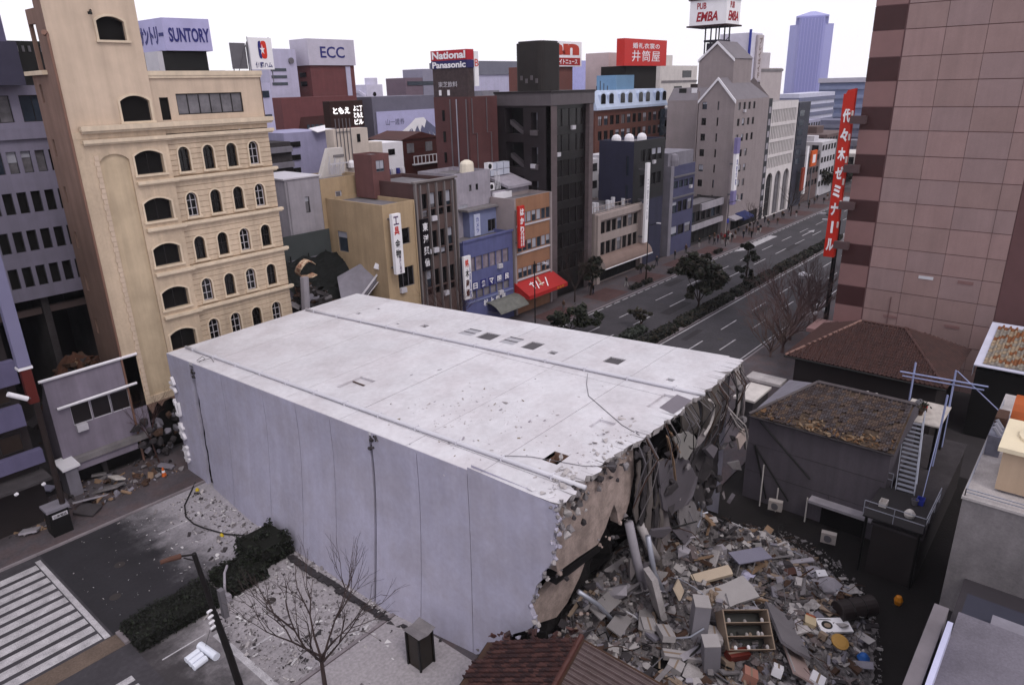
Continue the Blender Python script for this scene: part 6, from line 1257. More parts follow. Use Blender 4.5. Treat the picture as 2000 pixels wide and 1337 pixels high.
for k in range(7): mb = MB(); mb.box(259.5, 262, 24 + k * 11, 25.5 + k * 11, 0, 8.3); build('pier', mb, mat('far_pier', (0.42, 0.4, 0.42)), OV)
PB = bld('far_end_hall', 'low pale hall with dark openings beyond the street end', 242, 66); bx(PB, 'wall', OFFW, 236, 250, 62, 72, 0, 8); 
for k in range(4): bx(PB, 'opening', GLASS, 235.9, 236, 62.6 + k * 2.4, 64 + k * 2.4, 3, 7)
# quiet filler blocks of the city behind and along both sides
FILL = [('cream', (0.42, 0.38, 0.37)), ('grey', (0.27, 0.26, 0.3)), ('lilac', (0.36, 0.35, 0.46)), ('brown', (0.17, 0.12, 0.12)), ('white', (0.56, 0.54, 0.58)), ('slate', (0.16, 0.16, 0.2))]
BANCH = [(29, 62, 'cream arched office'), (52, 65, 'yellow tool shop'), (58, 65, 'brown mullioned office'), (66, 62, 'blue shop building'), (76, 62, 'tan banded building'), (85, 65, 'black tower'), (98, 64, 'beige canopy shop'), (106, 63, 'navy building'), (119, 62, 'grey-blue building'), (148, 66, 'twin gables'), (167, 64, 'white gridded building'), (84, 118, 'maroon school block'), (108, 122, 'mountain billboard'), (143, 88, 'pale blue mansard'), (165, 96, 'red wedding sign'), (150, 112, 'job-paper sign'), (74, 73, 'maroon piped tower'), (60, 98, 'ham maker sign'), (180, 64, 'dark sign building'), (213, 112, 'roof garden building'), (195, 175, 'white hall'), (330, 108, 'striped far block')]
USED_LABELS = set()
def near_label(desc, x, y, anch):
    """say where a thing stands by the named thing next to it, as the camera sees the two"""
    for ax, ay, an in sorted(anch, key=lambda a: (a[0] - x) ** 2 + (a[1] - y) ** 2):
        dx, dy = x - ax, y - ay; f = dx * _f0.x + dy * _f0.y; r = dx * _r.x + dy * _r.y
        w_ = ('behind' if f > 0 else 'in front of') if abs(f) > abs(r) else ('right of' if r > 0 else 'left of')
        for tail in ('', ', second one', ', further off'):
            s = f'{desc} {w_} the {an}{tail}'
            if s not in USED_LABELS: USED_LABELS.add(s); return s
    return desc
rr = random.Random(71); nfill = 0
def filler(x, y, w_, d, h, cname=None):
    global nfill
    nm, c = rr.choice(FILL); ad = rr.choice(['flat-roofed', 'plain', 'boxy', 'small-windowed', 'weathered'])
    t = bld('city_block', near_label(f'{ad} {nm} block', x + w_ / 2, y + d / 2, BANCH), x + w_ / 2, y + d / 2, group='ordinary city blocks behind the street front'); nfill += 1
    m = mat('city_' + nm, c, rough=.85, var=.15, streak=.15); mb = MB(); mb.box(x, x + w_, y, y + d, 0, h); build('wall', mb, m, t)
    n = max(1, int(h / 3.2)); nx_ = max(2, int(w_ / 2.4)); mb = MB()
    for k in range(max(0, n - 4), n):
        for i in range(nx_): mb.box(x + (i + .2) * w_ / nx_, x + (i + .8) * w_ / nx_, y - .06, y + .05, h - (n - k) * 3.1 + .9, h - (n - k) * 3.1 + 2.3)
    for i in range(max(2, int(d / 2.6))):
        nd = max(2, int(d / 2.6))
        for k in range(max(0, n - 4), n): mb.box(x - .06, x + .05, y + (i + .25) * d / nd, y + (i + .75) * d / nd, h - (n - k) * 3.1 + .9, h - (n - k) * 3.1 + 2.3)
    o = build('windows', mb, GLASS, t); o['kind'] = 'stuff'
    mb = MB(); mb.box(x + w_ * .2, x + w_ * .5, y + d * .3, y + d * .6, h, h + rr.uniform(1, 2.6)); build('roof_hut', mb, m, t)
for (x, y, w_, d, h) in [(62, 72, 9, 10, 15), (84, 74, 10, 9, 20), (95, 72, 7, 9, 17), (104, 74, 9, 10, 17), (113, 72, 12, 10, 15), (126, 74, 12, 9, 16), (38, 76, 8, 9, 17), (30, 88, 9, 8, 26), (66, 98, 9, 8, 22), (82, 98, 12, 10, 17.5), (95, 100, 14, 12, 17.5), (112, 98, 14, 10, 17), (128, 104, 10, 10, 24), (160, 84, 18, 12, 22), (178, 92, 16, 12, 22), (196, 92, 16, 10, 20), (120, 132, 20, 14, 26), (150, 136, 24, 14, 27), (180, 140, 24, 16, 27), (210, 134, 24, 16, 26), (240, 130, 30, 20, 27), (212, 64, 20, 14, 15), (232, 80, 24, 16, 17), (64, 130, 16, 14, 26), (86, 140, 20, 14, 26), (44, 112, 14, 12, 27), (30, 110, 12, 12, 26), (270, 150, 40, 30, 27), (330, 140, 40, 30, 25), (186, 61, 12, 10, 12), (199, 61, 12, 10, 14)]: filler(x, y, w_, d, h)
# ---------------------------------------------------------------- the pink panelled tower on the right
PT = bld('pink_tower', 'tall pink panelled tower with dark maroon corner panels rising on the right', 84, 12)
PKS = [mat('pink_panel' + n_, c_, rough=.6, var=.1, scale=.5, grain=.05, bump=.03, streak=.12) for n_, c_ in (('', (0.35, 0.25, 0.245)), ('_dull', (0.335, 0.24, 0.235)), ('_light', (0.365, 0.258, 0.255)), ('_grey', (0.34, 0.25, 0.252)))]; PK = PKS[0]; PK2 = mat('dusty_pink_panel', (0.27, 0.165, 0.165), rough=.6, var=.1, scale=.6); MA = mat('maroon_panel', (0.075, 0.028, 0.03), rough=.55, var=.15, scale=.6); JT = mat('maroon_joint', (0.17, 0.095, 0.10), rough=.8)
XT = 78.5
bx(PT, 'core', JT, XT + .06, 100, -20, 20.7, 0, 46)
zs = [-.2, 2.3, 4.6, 7.0, 9.15, 11.45, 13.6, 16.0, 18.15, 20.5, 22.65, 25.0, 27.15, 29.5, 31.65, 34.0, 36.15, 38.6, 40.75, 43.2, 45.4]
ys = [17.85, 14.55, 11.3, 7.9, 6.35]
def panel(y0, y1, z0, z1, m, name='panel', x=XT, t=.06): mb = MB(); mb.box(x, x + t, y0 + .02, y1 - .02, z0 + .035, z1 - .035); return build(name, mb, m, PT)
for k in range(len(zs) - 1):
    for a, b in zip(ys, ys[1:]): panel(b, a, zs[k], zs[k + 1], R.choice(PKS))
    panel(17.95, 20.75, zs[k], zs[k + 1], MA if k % 2 == 1 else PK2, 'corner_panel', x=XT + .03, t=.05)
MR = mat('maroon_side_panel', (0.155, 0.07, 0.078), rough=.6, var=.1, scale=.5)
for k in range(len(zs) - 1):
    for j in range(6):
        y1 = 6.3 - j * 2.9; y0 = y1 - 2.9
        if k in (3, 5, 7, 9) and j % 2 == 0:
            mb = MB(); F_ = face_x(XT + 1.0, y1); h = (.5, 1.75, zs[k] + .35, zs[k + 1] - .35); wall_holes(mb, F_, .02, 2.88, zs[k] + .03, zs[k + 1] - .03, [h], .2); build('side_panel', mb, MR, PT); window(PT, F_, h, depth=.15)
        else: panel(y0, y1, zs[k], zs[k + 1], MR, 'side_panel', x=XT + 1.0)
mb = MB(); mb.face([(XT, 6.33, 0), (XT + 1.1, 6.33, 0), (XT + 1.1, 6.33, 46), (XT, 6.33, 46)]); build('reveal', mb, MR, PT)
for (y, k) in ((12.6, 4), (9.2, 4), (9.6, 2), (15.2, 2)): mb = MB(); mb.box(XT - .05, XT, y - .65, y + .65, zs[k] + 1.75, zs[k] + 2.05); build('vent_strip', mb, PIPEW if y in (12.6,) else PK2, PT)
mb = MB(); mb.tube([(XT - .04, 15.4, 1.2), (XT - .04, 15.4, 8.6)], .04, 4); build('thin_pipe', mb, JT, PT)
SG = thing('vertical_sign', 'long red vertical sign with white Japanese characters beside the pink tower', 'sign', (78, 22, 12))
mb = MB(); mb.box(78.2, 78.9, 21.45, 22.5, 12.0, 28.4); build('sign_box', mb, mat('sign_vermilion', (0.5, 0.03, 0.012), rough=.45), SG); mb = MB(); mb.prism([(78.2, 21.45, 28.4), (78.2, 22.3, 28.4), (78.2, 22.15, 28.75), (78.2, 21.45, 28.9)], (.7, 0, 0)); build('sign_top', mb, MATS['sign_vermilion'], SG)
fS = face_x(78.2, 22.5)
for i, ch in enumerate('代々木ゼミナール'): letters(SG, fS, ch, .53, 26.35 - i * 1.86, .72, 1.3 if ch != 'ー' else 1.2, WHT, d=.02, depth=.03, bold=.045, vertical=False, spin=(PI / 2 if ch == 'ー' else 0)) if ch != 'ー' else None
mb = MB(); bar_on(mb, fS, .42, .64, 26.35 - 6 * 1.86 - .62, 26.35 - 6 * 1.86 + .62, .01, .05); build('lettering', mb, WHT, SG)
for z in (25.6, 20.9, 17.2, 13.1): mb = MB(); mb.box(77.6, 78.15, 20.0, 21.44, z, z + .75); build('bracket_box', mb, mat('bracket_taupe', (0.12, 0.08, 0.085)), SG)
mb = MB(); [mb.tube([(78.15, 21.44, 13 + 2.2 * k), (78.0, 21.4, 13.6 + 2.2 * k)], .1, 5) for k in range(7)]; build('sign_lamps', mb, OFFW, SG)
CN = thing('tower_canopy', 'pink low canopy and entrance wedge at the foot of the pink tower', 'canopy', (77, 19.5, 3)); bx(CN, 'canopy', PK2, 74.5, 78.4, 17.9, 22.2, 4.6, 5.0); mb = MB(); mb.prism([(74.0, 22.0, 3.6), (77.6, 22.0, 4.5), (77.6, 19.5, 4.5), (74.0, 19.5, 3.6)], (0, 0, .15)); build('wedge_roof', mb, GREYL, CN); mb = MB(); [mb.tube([(75, y, .1), (75, y, 4.6)], .12, 6) for y in (18.3, 21.8)]; build('post', mb, CONC_D, CN)

# ---------------------------------------------------------------- tiled roofs: individual tiles up to the limit, the rest as one part
def tile_roof(par, A, e, s, ne, ns, m_list, seed, tile=(.28, .3), lift=.05, singles=300, drop=0.0, clip=None, name='roof_tile', near=None):
    """A eave corner, e unit along the eave, s unit up the slope; pan tiles with a raised roll"""
    A, e, s = Vector(A), Vector(e).normalized(), Vector(s).normalized(); n = e.cross(s).normalized()
    if n.z < 0: n = -n
    rr = random.Random(seed); key = ('tile', tile, tuple(m.name for m in m_list))
    tw_, tl = tile
    def tile_mb(mb):
        return mb
    prof = [(-.5, 0.0), (-.28, .012), (-.1, -.01), (.08, .012), (.2, .085), (.34, .11), (.47, .07), (.5, 0.01)]
    mes = []
    for m in m_list:
        k2 = ('tile', tw_, tl, m.name)
        if k2 not in MESHC:
            mb = MB(); vs = []
            for v, z in ((0, .045), (tl * 1.12, .0)):
                for u, h in prof: vs.append((u * tw_ * 1.02, v, z + h * tw_ * 4))
            q = len(prof); fs = [(i, i + 1, q + i + 1, q + i) for i in range(q - 1)]
            for u, h in prof: vs.append((u * tw_ * 1.02, 0, -.02))
            fs += [(2 * q + i, 2 * q + i + 1, i + 1, i) for i in range(q - 1)]
            mb.raw(vs, fs); MESHC[k2] = mb.mesh(name, m)
        mes.append(MESHC[k2])
    Mx = Matrix((e, s, n)).transposed(); cells = []
    for j in range(ns):
        for i in range(ne):
            u, v = (i + .5) * tw_, j * tl
            if clip and not clip(u, v): continue
            if rr.random() < drop: continue
            cells.append((u, v))
    if near is not None: cells.sort(key=lambda c: near(c))
    rest = MB()
    for idx, (u, v) in enumerate(cells):
        P = A + e * u + s * v + n * lift
        mi = rr.randrange(len(mes)); wob = Euler((rr.uniform(-.03, .03), rr.uniform(-.03, .03), rr.uniform(-.04, .04))).to_matrix()
        if idx < singles:
            o = put(name, mes[mi], par, P); o.rotation_euler = (Mx @ wob).to_euler()
        else:
            rest.cur = mi; src = mes[mi]; R3 = Mx @ wob
            rest.raw([R3 @ vv.co + P for vv in src.vertices], [tuple(p.vertices) for p in src.polygons])
    if rest.f: o = build('roof_tiles', rest, m_list, par); o['kind'] = 'stuff'
TB = [mat('brown_tile', (0.085, 0.04, 0.038), rough=.55, var=.25, scale=2), mat('brown_tile_dark', (0.055, 0.028, 0.03), rough=.55, var=.25, scale=2), mat('brown_tile_light', (0.12, 0.06, 0.055), rough=.6, var=.25, scale=2)]
TG = [mat('grey_brown_tile', (0.085, 0.062, 0.062), rough=.6, var=.3, scale=2), mat('grey_tile', (0.11, 0.092, 0.1), rough=.6, var=.3, scale=2), mat('dun_tile', (0.14, 0.10, 0.085), rough=.7, var=.3, scale=2)]
TR = [mat('red_brown_tile', (0.10, 0.052, 0.048), rough=.7, var=.2, scale=2), mat('red_brown_tile_dull', (0.085, 0.046, 0.044), rough=.7, var=.2, scale=2)]

# brown hipped house in front of the tower
HH = bld('hipped_house', 'house with a brown hipped tile roof in front of the pink tower', 68, 13.5)
ex0, ex1, ey0, ey1, ez = 62.6, 73.6, 7.2, 20.2, 6.0; rx, ry0, ry1, rz_ = 67.8, 11.8, 15.4, 8.8
mb = MB(); mb.box(ex0 + .7, ex1 - .7, ey0 + .7, ey1 - .7, 0, 5.9); build('wall', mb, mat('dark_plaster', (0.035, 0.026, 0.028), rough=.9), HH)
mb = MB(); mb.face([(ex0, ey1, ez), (ex0, ey0, ez), (rx, ry0, rz_), (rx, ry1, rz_)]); mb.face([(ex1, ey0, ez), (ex1, ey1, ez), (rx, ry1, rz_), (rx, ry0, rz_)]); mb.face([(ex0, ey0, ez), (ex1, ey0, ez), (rx, ry0, rz_)]); mb.face([(ex1, ey1, ez), (ex0, ey1, ez), (rx, ry1, rz_)]); mb.face([(ex0, ey0, ez), (ex0, ey1, ez), (ex1, ey1, ez), (ex1, ey0, ez)]); build('roof', mb, TR[1], HH)
s_ = Vector((rx - ex0, 0, rz_ - ez)); L_ = s_.length
tile_roof(HH, (ex0, ey1, ez), (0, -1, 0), s_, int(13 / .36), int(L_ / .36), TR, 5, tile=(.36, .36), lift=.03, singles=300, clip=lambda u, v: (ey1 - ry1) * v / L_ + .1 < u < 13 - (ry0 - ey0) * v / L_ - .1, near=lambda c: c[1] * 10 + c[0])
s2 = Vector((0, ry0 - ey0, rz_ - ez)); L2 = s2.length
tile_roof(HH, (ex0, ey0, ez), (1, 0, 0), s2, int(11 / .36), int(L2 / .36), TR, 6, tile=(.36, .36), lift=.03, singles=0, clip=lambda u, v: (rx - ex0) * v / L2 + .1 < u < 11 - (ex1 - rx) * v / L2 - .1)
s3 = Vector((0, ry1 - ey1, rz_ - ez)); L3 = s3.length
tile_roof(HH, (ex1, ey1, ez), (-1, 0, 0), s3, int(11 / .36), int(L3 / .36), [TR[0]], 7, tile=(.36, .36), lift=.03, singles=0, clip=lambda u, v: (ex1 - rx) * v / L3 + .1 < u < 11 - (rx - ex0) * v / L3 - .1)
for a, b, m_ in (((ex0, ey1, ez), (rx, ry1, rz_), mat('pale_ridge', (0.26, 0.16, 0.14), rough=.7)), ((ex0, ey0, ez), (rx, ry0, rz_), TR[0]), ((ex1, ey0, ez), (rx, ry0, rz_), TR[0]), ((rx, ry0, rz_), (rx, ry1, rz_), TR[0])): mb = MB(); mb.tube([Vector(a) + Vector((0, 0, .06)), Vector(b) + Vector((0, 0, .1))], .13, 6); build('ridge_cap', mb, m_, HH)
mb = MB(); mb.tube([(ex0 - .1, ey1 + .1, ez - .05), (ex0 - .1, ey0, ez - .08)], .09, 6); build('gutter', mb, BLACKM, HH)
bx(HH, 'side_porch', CONC_L, ex0 - .9, ex0 + .9, ey1 - .1, ey1 + 3.2, 3.1, 3.35)
for (y, z) in ((12.6, 5.0), (11.9, 4.9)): mb = MB(); mb.lathe((ex0 - 1.4, y, 4.2), [(.25, 0), (.3, .4), (.1, .7)], 8); build('rubble_bag', mb, OFFW, HH)

# grey rendered house with the stripped tile roof
GH = bld('grey_walled_house', 'house with a blank dark grey side wall and a half stripped tile roof', 50.5, 12.5)
DG = mat('dark_grey_render', (0.15, 0.132, 0.155), rough=.9, var=.15, scale=.4, streak=.25, grain=.08)
gx0, gx1, gy0, gy1, gz = 47.0, 55.0, 7.7, 17.2, 6.9
F_ = face_x(gx0, gy1); mb = MB(); wall_holes(mb, F_, 0, gy1 - gy0, 0, gz, [], .2); build('side_wall', mb, DG, GH)
mb = MB()
for z in (2.35, 4.6): bar_on(mb, F_, .1, 9.4, z, z + .03, 0, .015)
bar_on(mb, F_, 6.1, 6.13, 0, 2.35, 0, .015); build('wall_seam', mb, CONC_D, GH)
mb = MB(); mb.face([(gx0, gy0, 0), (gx1, gy0, 0), (gx1, gy0, gz), (gx0, gy0, gz)]); mb.face([(gx1, gy1, 0), (gx0, gy1, 0), (gx0, gy1, gz), (gx1, gy1, gz)]); mb.face([(gx1, gy0, 0), (gx1, gy1, 0), (gx1, gy1, gz), (gx1, gy0, gz)]); build('wall', mb, DG, GH)
grx, gry1, grz = 51.0, 13.9, 8.8
mb = MB(); mb.face([(gx0 - .2, gy1, gz), (gx0 - .2, gy0 - .2, gz), (grx, gy0 - .2, grz), (grx, gry1, grz)]); mb.face([(gx1, gy0 - .2, gz), (gx1, gy1, gz), (grx, gry1, grz), (grx, gy0 - .2, grz)]); build('roof_boarding', mb, mat('roof_mud', (0.12, 0.085, 0.065), rough=1, var=.5, scale=1.5, bump=.6, bscale=8, col2=(0.16, 0.12, 0.095), grain=.3), GH)
mb = MB(); mb.face([(gx1, gy1, gz), (gx0 - .2, gy1, gz), (grx, gry1, grz)]); build('hip_end', mb, GREYW, GH)
mb = MB(); mb.face([(gx0 - .2, gy0 - .2, gz), (gx1, gy0 - .2, gz), (grx, gy0 - .2, grz)]); build('gable_end', mb, DG, GH)
sg = Vector((grx - gx0 + .2, 0, grz - gz)); Lg = sg.length
def keep(u, v): return (gy1 - gry1) * v / Lg + .05 < u < 9.6 and not ((v < 1.25 and math.sin(u * 1.7 + 1) * .5 + math.sin(u * 4.1) * .35 > -.25 + v * .55))
tile_roof(GH, (gx0 - .2, gy1, gz), (0, -1, 0), sg, int(9.7 / .3), int(Lg / .3), TG, 9, tile=(.3, .3), lift=.05, singles=300, drop=.05, clip=keep, near=lambda c: c[1])
gravel('mud_clods', 420, lambda r: (lambda u, v: tuple(Vector((gx0 - .2, gy1, gz)) + Vector((0, -1, 0)) * u + sg.normalized() * v + Vector((0, 0, .05))))(r.uniform(.4, 9.4), abs(r.gauss(.3, .5))), .09, .42, [mat('ochre_mud', (0.27, 0.20, 0.145), rough=1), mat('tan_mud', (0.2, 0.12, 0.07), rough=1), TG[0]], 31, parent=GH, flat=.6)
mb = MB(); mb.tube([(grx, gry1, grz + .12), (grx, gy0 - .3, grz + .12)], .16, 6); mb.tube([(gx0 - .2, gy1, gz + .1), (grx, gry1, grz + .12)], .12, 6); build('ridge_cap', mb, TG[1], GH)
mb = MB(); mb.tube([(gx0 - .28, gy1, gz - .05), (gx0 - .28, gy0 - .2, gz - .08)], .07, 6); build('gutter', mb, CONC_D, GH)
for a, b in (((46.9, 16.4, 6.6), (46.7, 12.4, 3.3)), ((46.9, 16.6, 4.6), (46.4, 15.2, .8)), ((46.9, 16.6, 4.5), (46.4, 13.6, 1.2))):
    o = thing('leaning_pole', ['long black pole lying across the upper grey wall', 'short black pole leaning at the left of the grey wall', 'black pole slanting down the lower grey wall'][int(a[2] < 6) + int(a[2] < 4.55)], 'pole', a); mb = MB(); mb.tube([a, b], .07, 6); build('pole', mb, BLACKM, o)
# lean-to and base details of the grey house
mb = MB(); mb.box(46.2, 47.0, 7.9, 12.2, 1.75, 1.95); o = build('lean_to_eave', mb, GREYL, GH); bx(GH, 'dark_doorway', VOID, 46.85, 46.98, 8.6, 11.4, 0, 1.7)
mb = MB(); [mb.tube([(46.4, y, 0), (46.4, y, 2.0 + (1.5 if y > 15 else 0))], .05, 5) for y in (12.3, 14.4, 15.6)]; build('wall_pipe', mb, OFFW, GH)
for i, (y, x) in enumerate(((14.2, 45.6), (10.1, 44.4))):
    o = thing('condenser_unit', ['dented air conditioner unit against the grey wall left of the pipes', 'white air conditioner unit on the ground before the grey wall'][i], 'air conditioner', (x, y, 1)); mb = MB(); mb.obox((x, y, .75 + .3 * (1 - i)), .4, .95, .75, Euler((0, 0, .2)).to_matrix()); build('casing', mb, mat('beige_metal', (0.42, 0.38, 0.37), rough=.6), o); mb = MB(); mb.tube([(x - .22, y, .75 + .3 * (1 - i)), (x - .25, y, .75 + .3 * (1 - i))], .27, 10); build('fan', mb, F_GREY, o)

# steel stair with landings beside the grey house
SS = thing('steel_stair', 'galvanised steel stair rising to a white railed landing between the two houses', 'staircase', (49.5, 6.5, 4))
def stp(t): return Vector((47.2 + 4.9 * t, 6.55 + .95 * t, 4.2 + 3.0 * t))
sd_ = Vector((0, 1, 0)) * .55
for k in range(16):
    p = stp((k + .5) / 16); mb = MB(); mb.obox(p, .26, 1.0, .05); build('tread', mb, STEEL, SS)
for sgn in (-1, 1):
    mb = MB(); mb.prism([stp(0) + sd_ * sgn + Vector((0, 0, -.12)), stp(1) + sd_ * sgn + Vector((0, 0, -.12)), stp(1) + sd_ * sgn + Vector((0, 0, .12)), stp(0) + sd_ * sgn + Vector((0, 0, .12))], (0, .05, 0)); build('stringer', mb, STEEL, SS)
mb = MB(); mb.tube([stp(-.02) - sd_ + Vector((0, 0, .95)), stp(1) - sd_ + Vector((0, 0, .95))], .04, 5); [mb.tube([stp(t) - sd_, stp(t) - sd_ + Vector((0, 0, .95))], .03, 4) for t in (0, .25, .5, .75, 1)]; build('handrail', mb, STEEL, SS)
mb = MB(); mb.box(52.1, 56.2, 5.9, 8.5, 7.1, 7.2); build('landing', mb, mat('dirty_white_deck', (0.5, 0.46, 0.44), rough=.8, var=.3, scale=2), SS)
mb = MB(); mb.box(42.9, 47.3, 4.6, 8.0, 4.1, 4.2); build('lower_platform', mb, mat('dark_deck', (0.04, 0.035, 0.04)), SS)
railing('platform_railing', [(42.9, 8.0, 4.2), (42.9, 4.6, 4.2), (47.3, 4.6, 4.2)], 1.05, STEEL, SS, 1.4); railing('platform_railing', [(47.3, 8.0, 4.2), (47.3, 7.4, 4.2)], 1.05, STEEL, SS, .6)
BLS = mat('blue_grey_steel', (0.33, 0.36, 0.55), rough=.5)
mb = MB(); [mb.tube([(56.0, y, 4), (56.3, y + .1, 10.0)], .07, 5) for y in (8.6, 6.0)]; mb.tube([(56.2, 9.6, 9.1), (56.2, 4.0, 9.3)], .06, 5); mb.tube([(56.2, 9.4, 8.8), (56.2, 4.2, 9.0)], .05, 5); mb.tube([(56.2, 6.0, 10), (56.6, 2.4, 7.0)], .04, 5); mb.tube([(52.1, 5.9, 4.2), (52.2, 5.85, 9.6)], .07, 5); mb.tube([(52.1, 5.9, 7.2), (46.9, 5.5, 4.2)], .03, 4); build('scaffold_frame', mb, BLS, SS)
mb = MB(); [mb.tube([(x, y, 0), (x, y, z)], .09, 6) for x, y, z in ((52.3, 6.1, 7.1), (52.3, 8.3, 7.1), (56, 6.1, 7.1), (56, 8.3, 7.1), (43.1, 4.8, 4.1), (43.1, 7.8, 4.1), (47.1, 4.8, 4.1), (47.1, 7.8, 4.1))]; build('support_post', mb, BLACKM, SS)
rr = random.Random(61)
POTS = ['dark leafy pot plant on the white stair landing', 'red bucket on the white stair landing', 'small grey tin on the white stair landing', 'dry shrub in a pot by the landing rail', 'blue plastic crate on the lower stair platform', 'white bottle crate on the lower stair platform', 'pale sack on the lower stair platform', 'grey bucket on the lower stair platform']
for i, lb in enumerate(POTS):
    up_ = i < 4; x, y, z = ((52.8 + rr.uniform(0, 3), 6.4 + rr.uniform(0, 1.8), 7.2) if up_ else (43.6 + rr.uniform(0, 3), 5.0 + rr.uniform(0, 2.4), 4.2))
    nm = ['pot_plant', 'bucket', 'tin', 'pot_plant', 'crate', 'crate', 'sack', 'bucket'][i]; o = thing(nm, lb, nm.replace('_', ' '), (x, y, z))
    if nm == 'pot_plant':
        mb = MB(); mb.lathe((x, y, z), [(.16, 0), (.22, .35)], 8); build('pot', mb, WOOD_D, o); mb = MB()
        for _ in range(40): d = Vector((rr.gauss(0, 1), rr.gauss(0, 1), abs(rr.gauss(0, 1)))).normalized() * rr.uniform(.1, .5); mb.obox(Vector((x, y, z + .35)) + d, .16, .1, .01, Euler((rr.uniform(-1, 1), rr.uniform(-1, 1), rr.uniform(0, 6))).to_matrix())
        build('foliage', mb, LEAF_B if i else LEAF_D, o)
    elif nm == 'crate': mb = MB(); mb.box(x - .3, x + .3, y - .22, y + .22, z, z + .05); [mb.box(*b_) for b_ in ((x - .3, x + .3, y - .22, y - .19, z + .05, z + .35), (x - .3, x + .3, y + .19, y + .22, z + .05, z + .35), (x - .3, x - .27, y - .19, y + .19, z + .05, z + .35), (x + .27, x + .3, y - .19, y + .19, z + .05, z + .35))]; build('crate_body', mb, BLUEI if i == 4 else OFFW, o)
    else: mb = MB(); mb.lathe((x, y, z), [(.17, 0), (.22, .36), (.19, .37), (.15, .04)] if nm == 'bucket' else [(.28, 0), (.34, .2), (.2, .42), (.08, .5)], 10); build('body', mb, [None, RED, F_GREY, None, None, None, OFFW, F_GREY][i], o)

# dark block beside the stair
DB = bld('dark_yard_block', 'low dark block under the steel stair between the tile-roofed house and the alley', 52, 5.6); mb = MB(); mb.box(43.2, 58, 4.7, 7.4, 0, 3.6); build('wall', mb, mat('near_black_wall', (0.04, 0.032, 0.034), rough=.9), DB); bx(DB, 'roof', CONC_D, 43.1, 58.1, 4.6, 7.5, 3.6, 3.75)  # walls in one very dark colour
# shed with cream tiles further back
SH = bld('tiled_shed', 'shed with a white edge and mottled cream tile roof at the right edge', 72, 2); bx(SH, 'wall', VOID, 68.4, 76, -8, 6.0, 0, 6.2); mb = MB(); mb.prism([(68.0, 6.2, 6.6), (68.0, -8, 6.6), (76.2, -8, 8.2), (76.2, 6.2, 8.2)], (0, 0, .1)); build('roof', mb, mat('white_edge', (0.6, 0.6, 0.72)), SH)
TC = [mat('cream_tile', (0.42, 0.34, 0.26), rough=.7, var=.3, scale=3), mat('rust_tile', (0.3, 0.14, 0.07), rough=.7, var=.3, scale=3), mat('grey_cream_tile', (0.33, 0.3, 0.27), rough=.7)]
tile_roof(SH, (68.3, 5.6, 6.8), (0, -1, 0), (8.2, 0, 1.6), 24, 13, TC, 15, tile=(.5, .55), lift=.03, singles=300, near=lambda c: c[0])
mb = MB(); mb.face([(68.0, 6.2, 5.6), (76.2, 6.2, 7.2), (76.2, 6.2, 8.3), (68.0, 6.2, 6.7)]); build('barge', mb, MATS['white_edge'], SH)

# ---------------------------------------------------------------- right foreground: concrete building, tanks, alley
CNB = bld('concrete_building', 'grey concrete building top with a metal rail at the right edge', 40, 0.5); zt = 12.0
x0c = 34.0
bx(CNB, 'wall', CONC, x0c, 48, -6, 2.45, 6.0, zt); bx(CNB, 'coping', CONC_L, x0c - .06, 48, -6, 2.5, zt, zt + .12)
railing('roof_rail', [(x0c + .1, 2.4, zt + .12), (x0c + .1, -5, zt + .12)], .35, STEEL, CNB, 2.0); railing('roof_rail', [(x0c + .1, 2.4, zt + .12), (46, 2.4, zt + .12)], .35, STEEL, CNB, 2.0)
bx(CNB, 'roof_deck', CONC_D, 35.6, 47, -5, 1.9, zt - .3, zt + .02)
mb = MB(); mb.box(26.6, 34, -6, 1.7, 0, 8.0); build('lower_block', mb, mat('lower_dark', (0.06, 0.052, 0.062)), CNB); mb = MB(); mb.box(34.0, 48, -6, 2.4, 0, 6.0); build('lower_wall', mb, MATS['lower_dark'], CNB)
TA = thing('beige_tank', 'beige equipment box with a bright cream lid at the right edge', 'tank', (37, .6, 12.1)); mb = MB(); mb.box(35.3, 38.4, -2.5, 1.45, 12.25, 14.2); build('tank_body', mb, mat('beige_panel', (0.50, 0.39, 0.30), rough=.7, var=.12, streak=.2), TA); mb = MB(); mb.box(35.1, 38.7, -2.8, 1.65, 14.2, 14.4); build('lid', mb, mat('cream_lid', (0.72, 0.64, 0.50), rough=.5), TA); mb = MB(); mb.lathe((37, -.1, 14.4), [(1.2, 0), (1.2, .12), (.9, .22)], 18); build('hatch', mb, MATS['cream_lid'], TA); bx(TA, 'plinth', GREYL, 35.5, 38.2, -2.3, 1.2, 12.0, 12.25)
TA = thing('orange_tank', 'orange-brown rounded tank with a grey cover behind the beige box', 'tank', (43, .8, 12)); mb = MB(); mb.tube([(42.6, 1.75, 13.0), (42.6, -3, 13.0)], 1.15, 18); build('tank_body', mb, mat('orange_plastic', (0.42, 0.12, 0.03), rough=.45, var=.2), TA, smooth=False); bx(TA, 'cover', GREYL, 41.6, 43.6, -2.8, .9, 14.05, 14.25); mb = MB(); mb.box(40.6, 44.6, -2.8, 1.9, 11.8, 12.2); build('cradle', mb, mat('blue_grey_metal', (0.2, 0.24, 0.36)), TA)
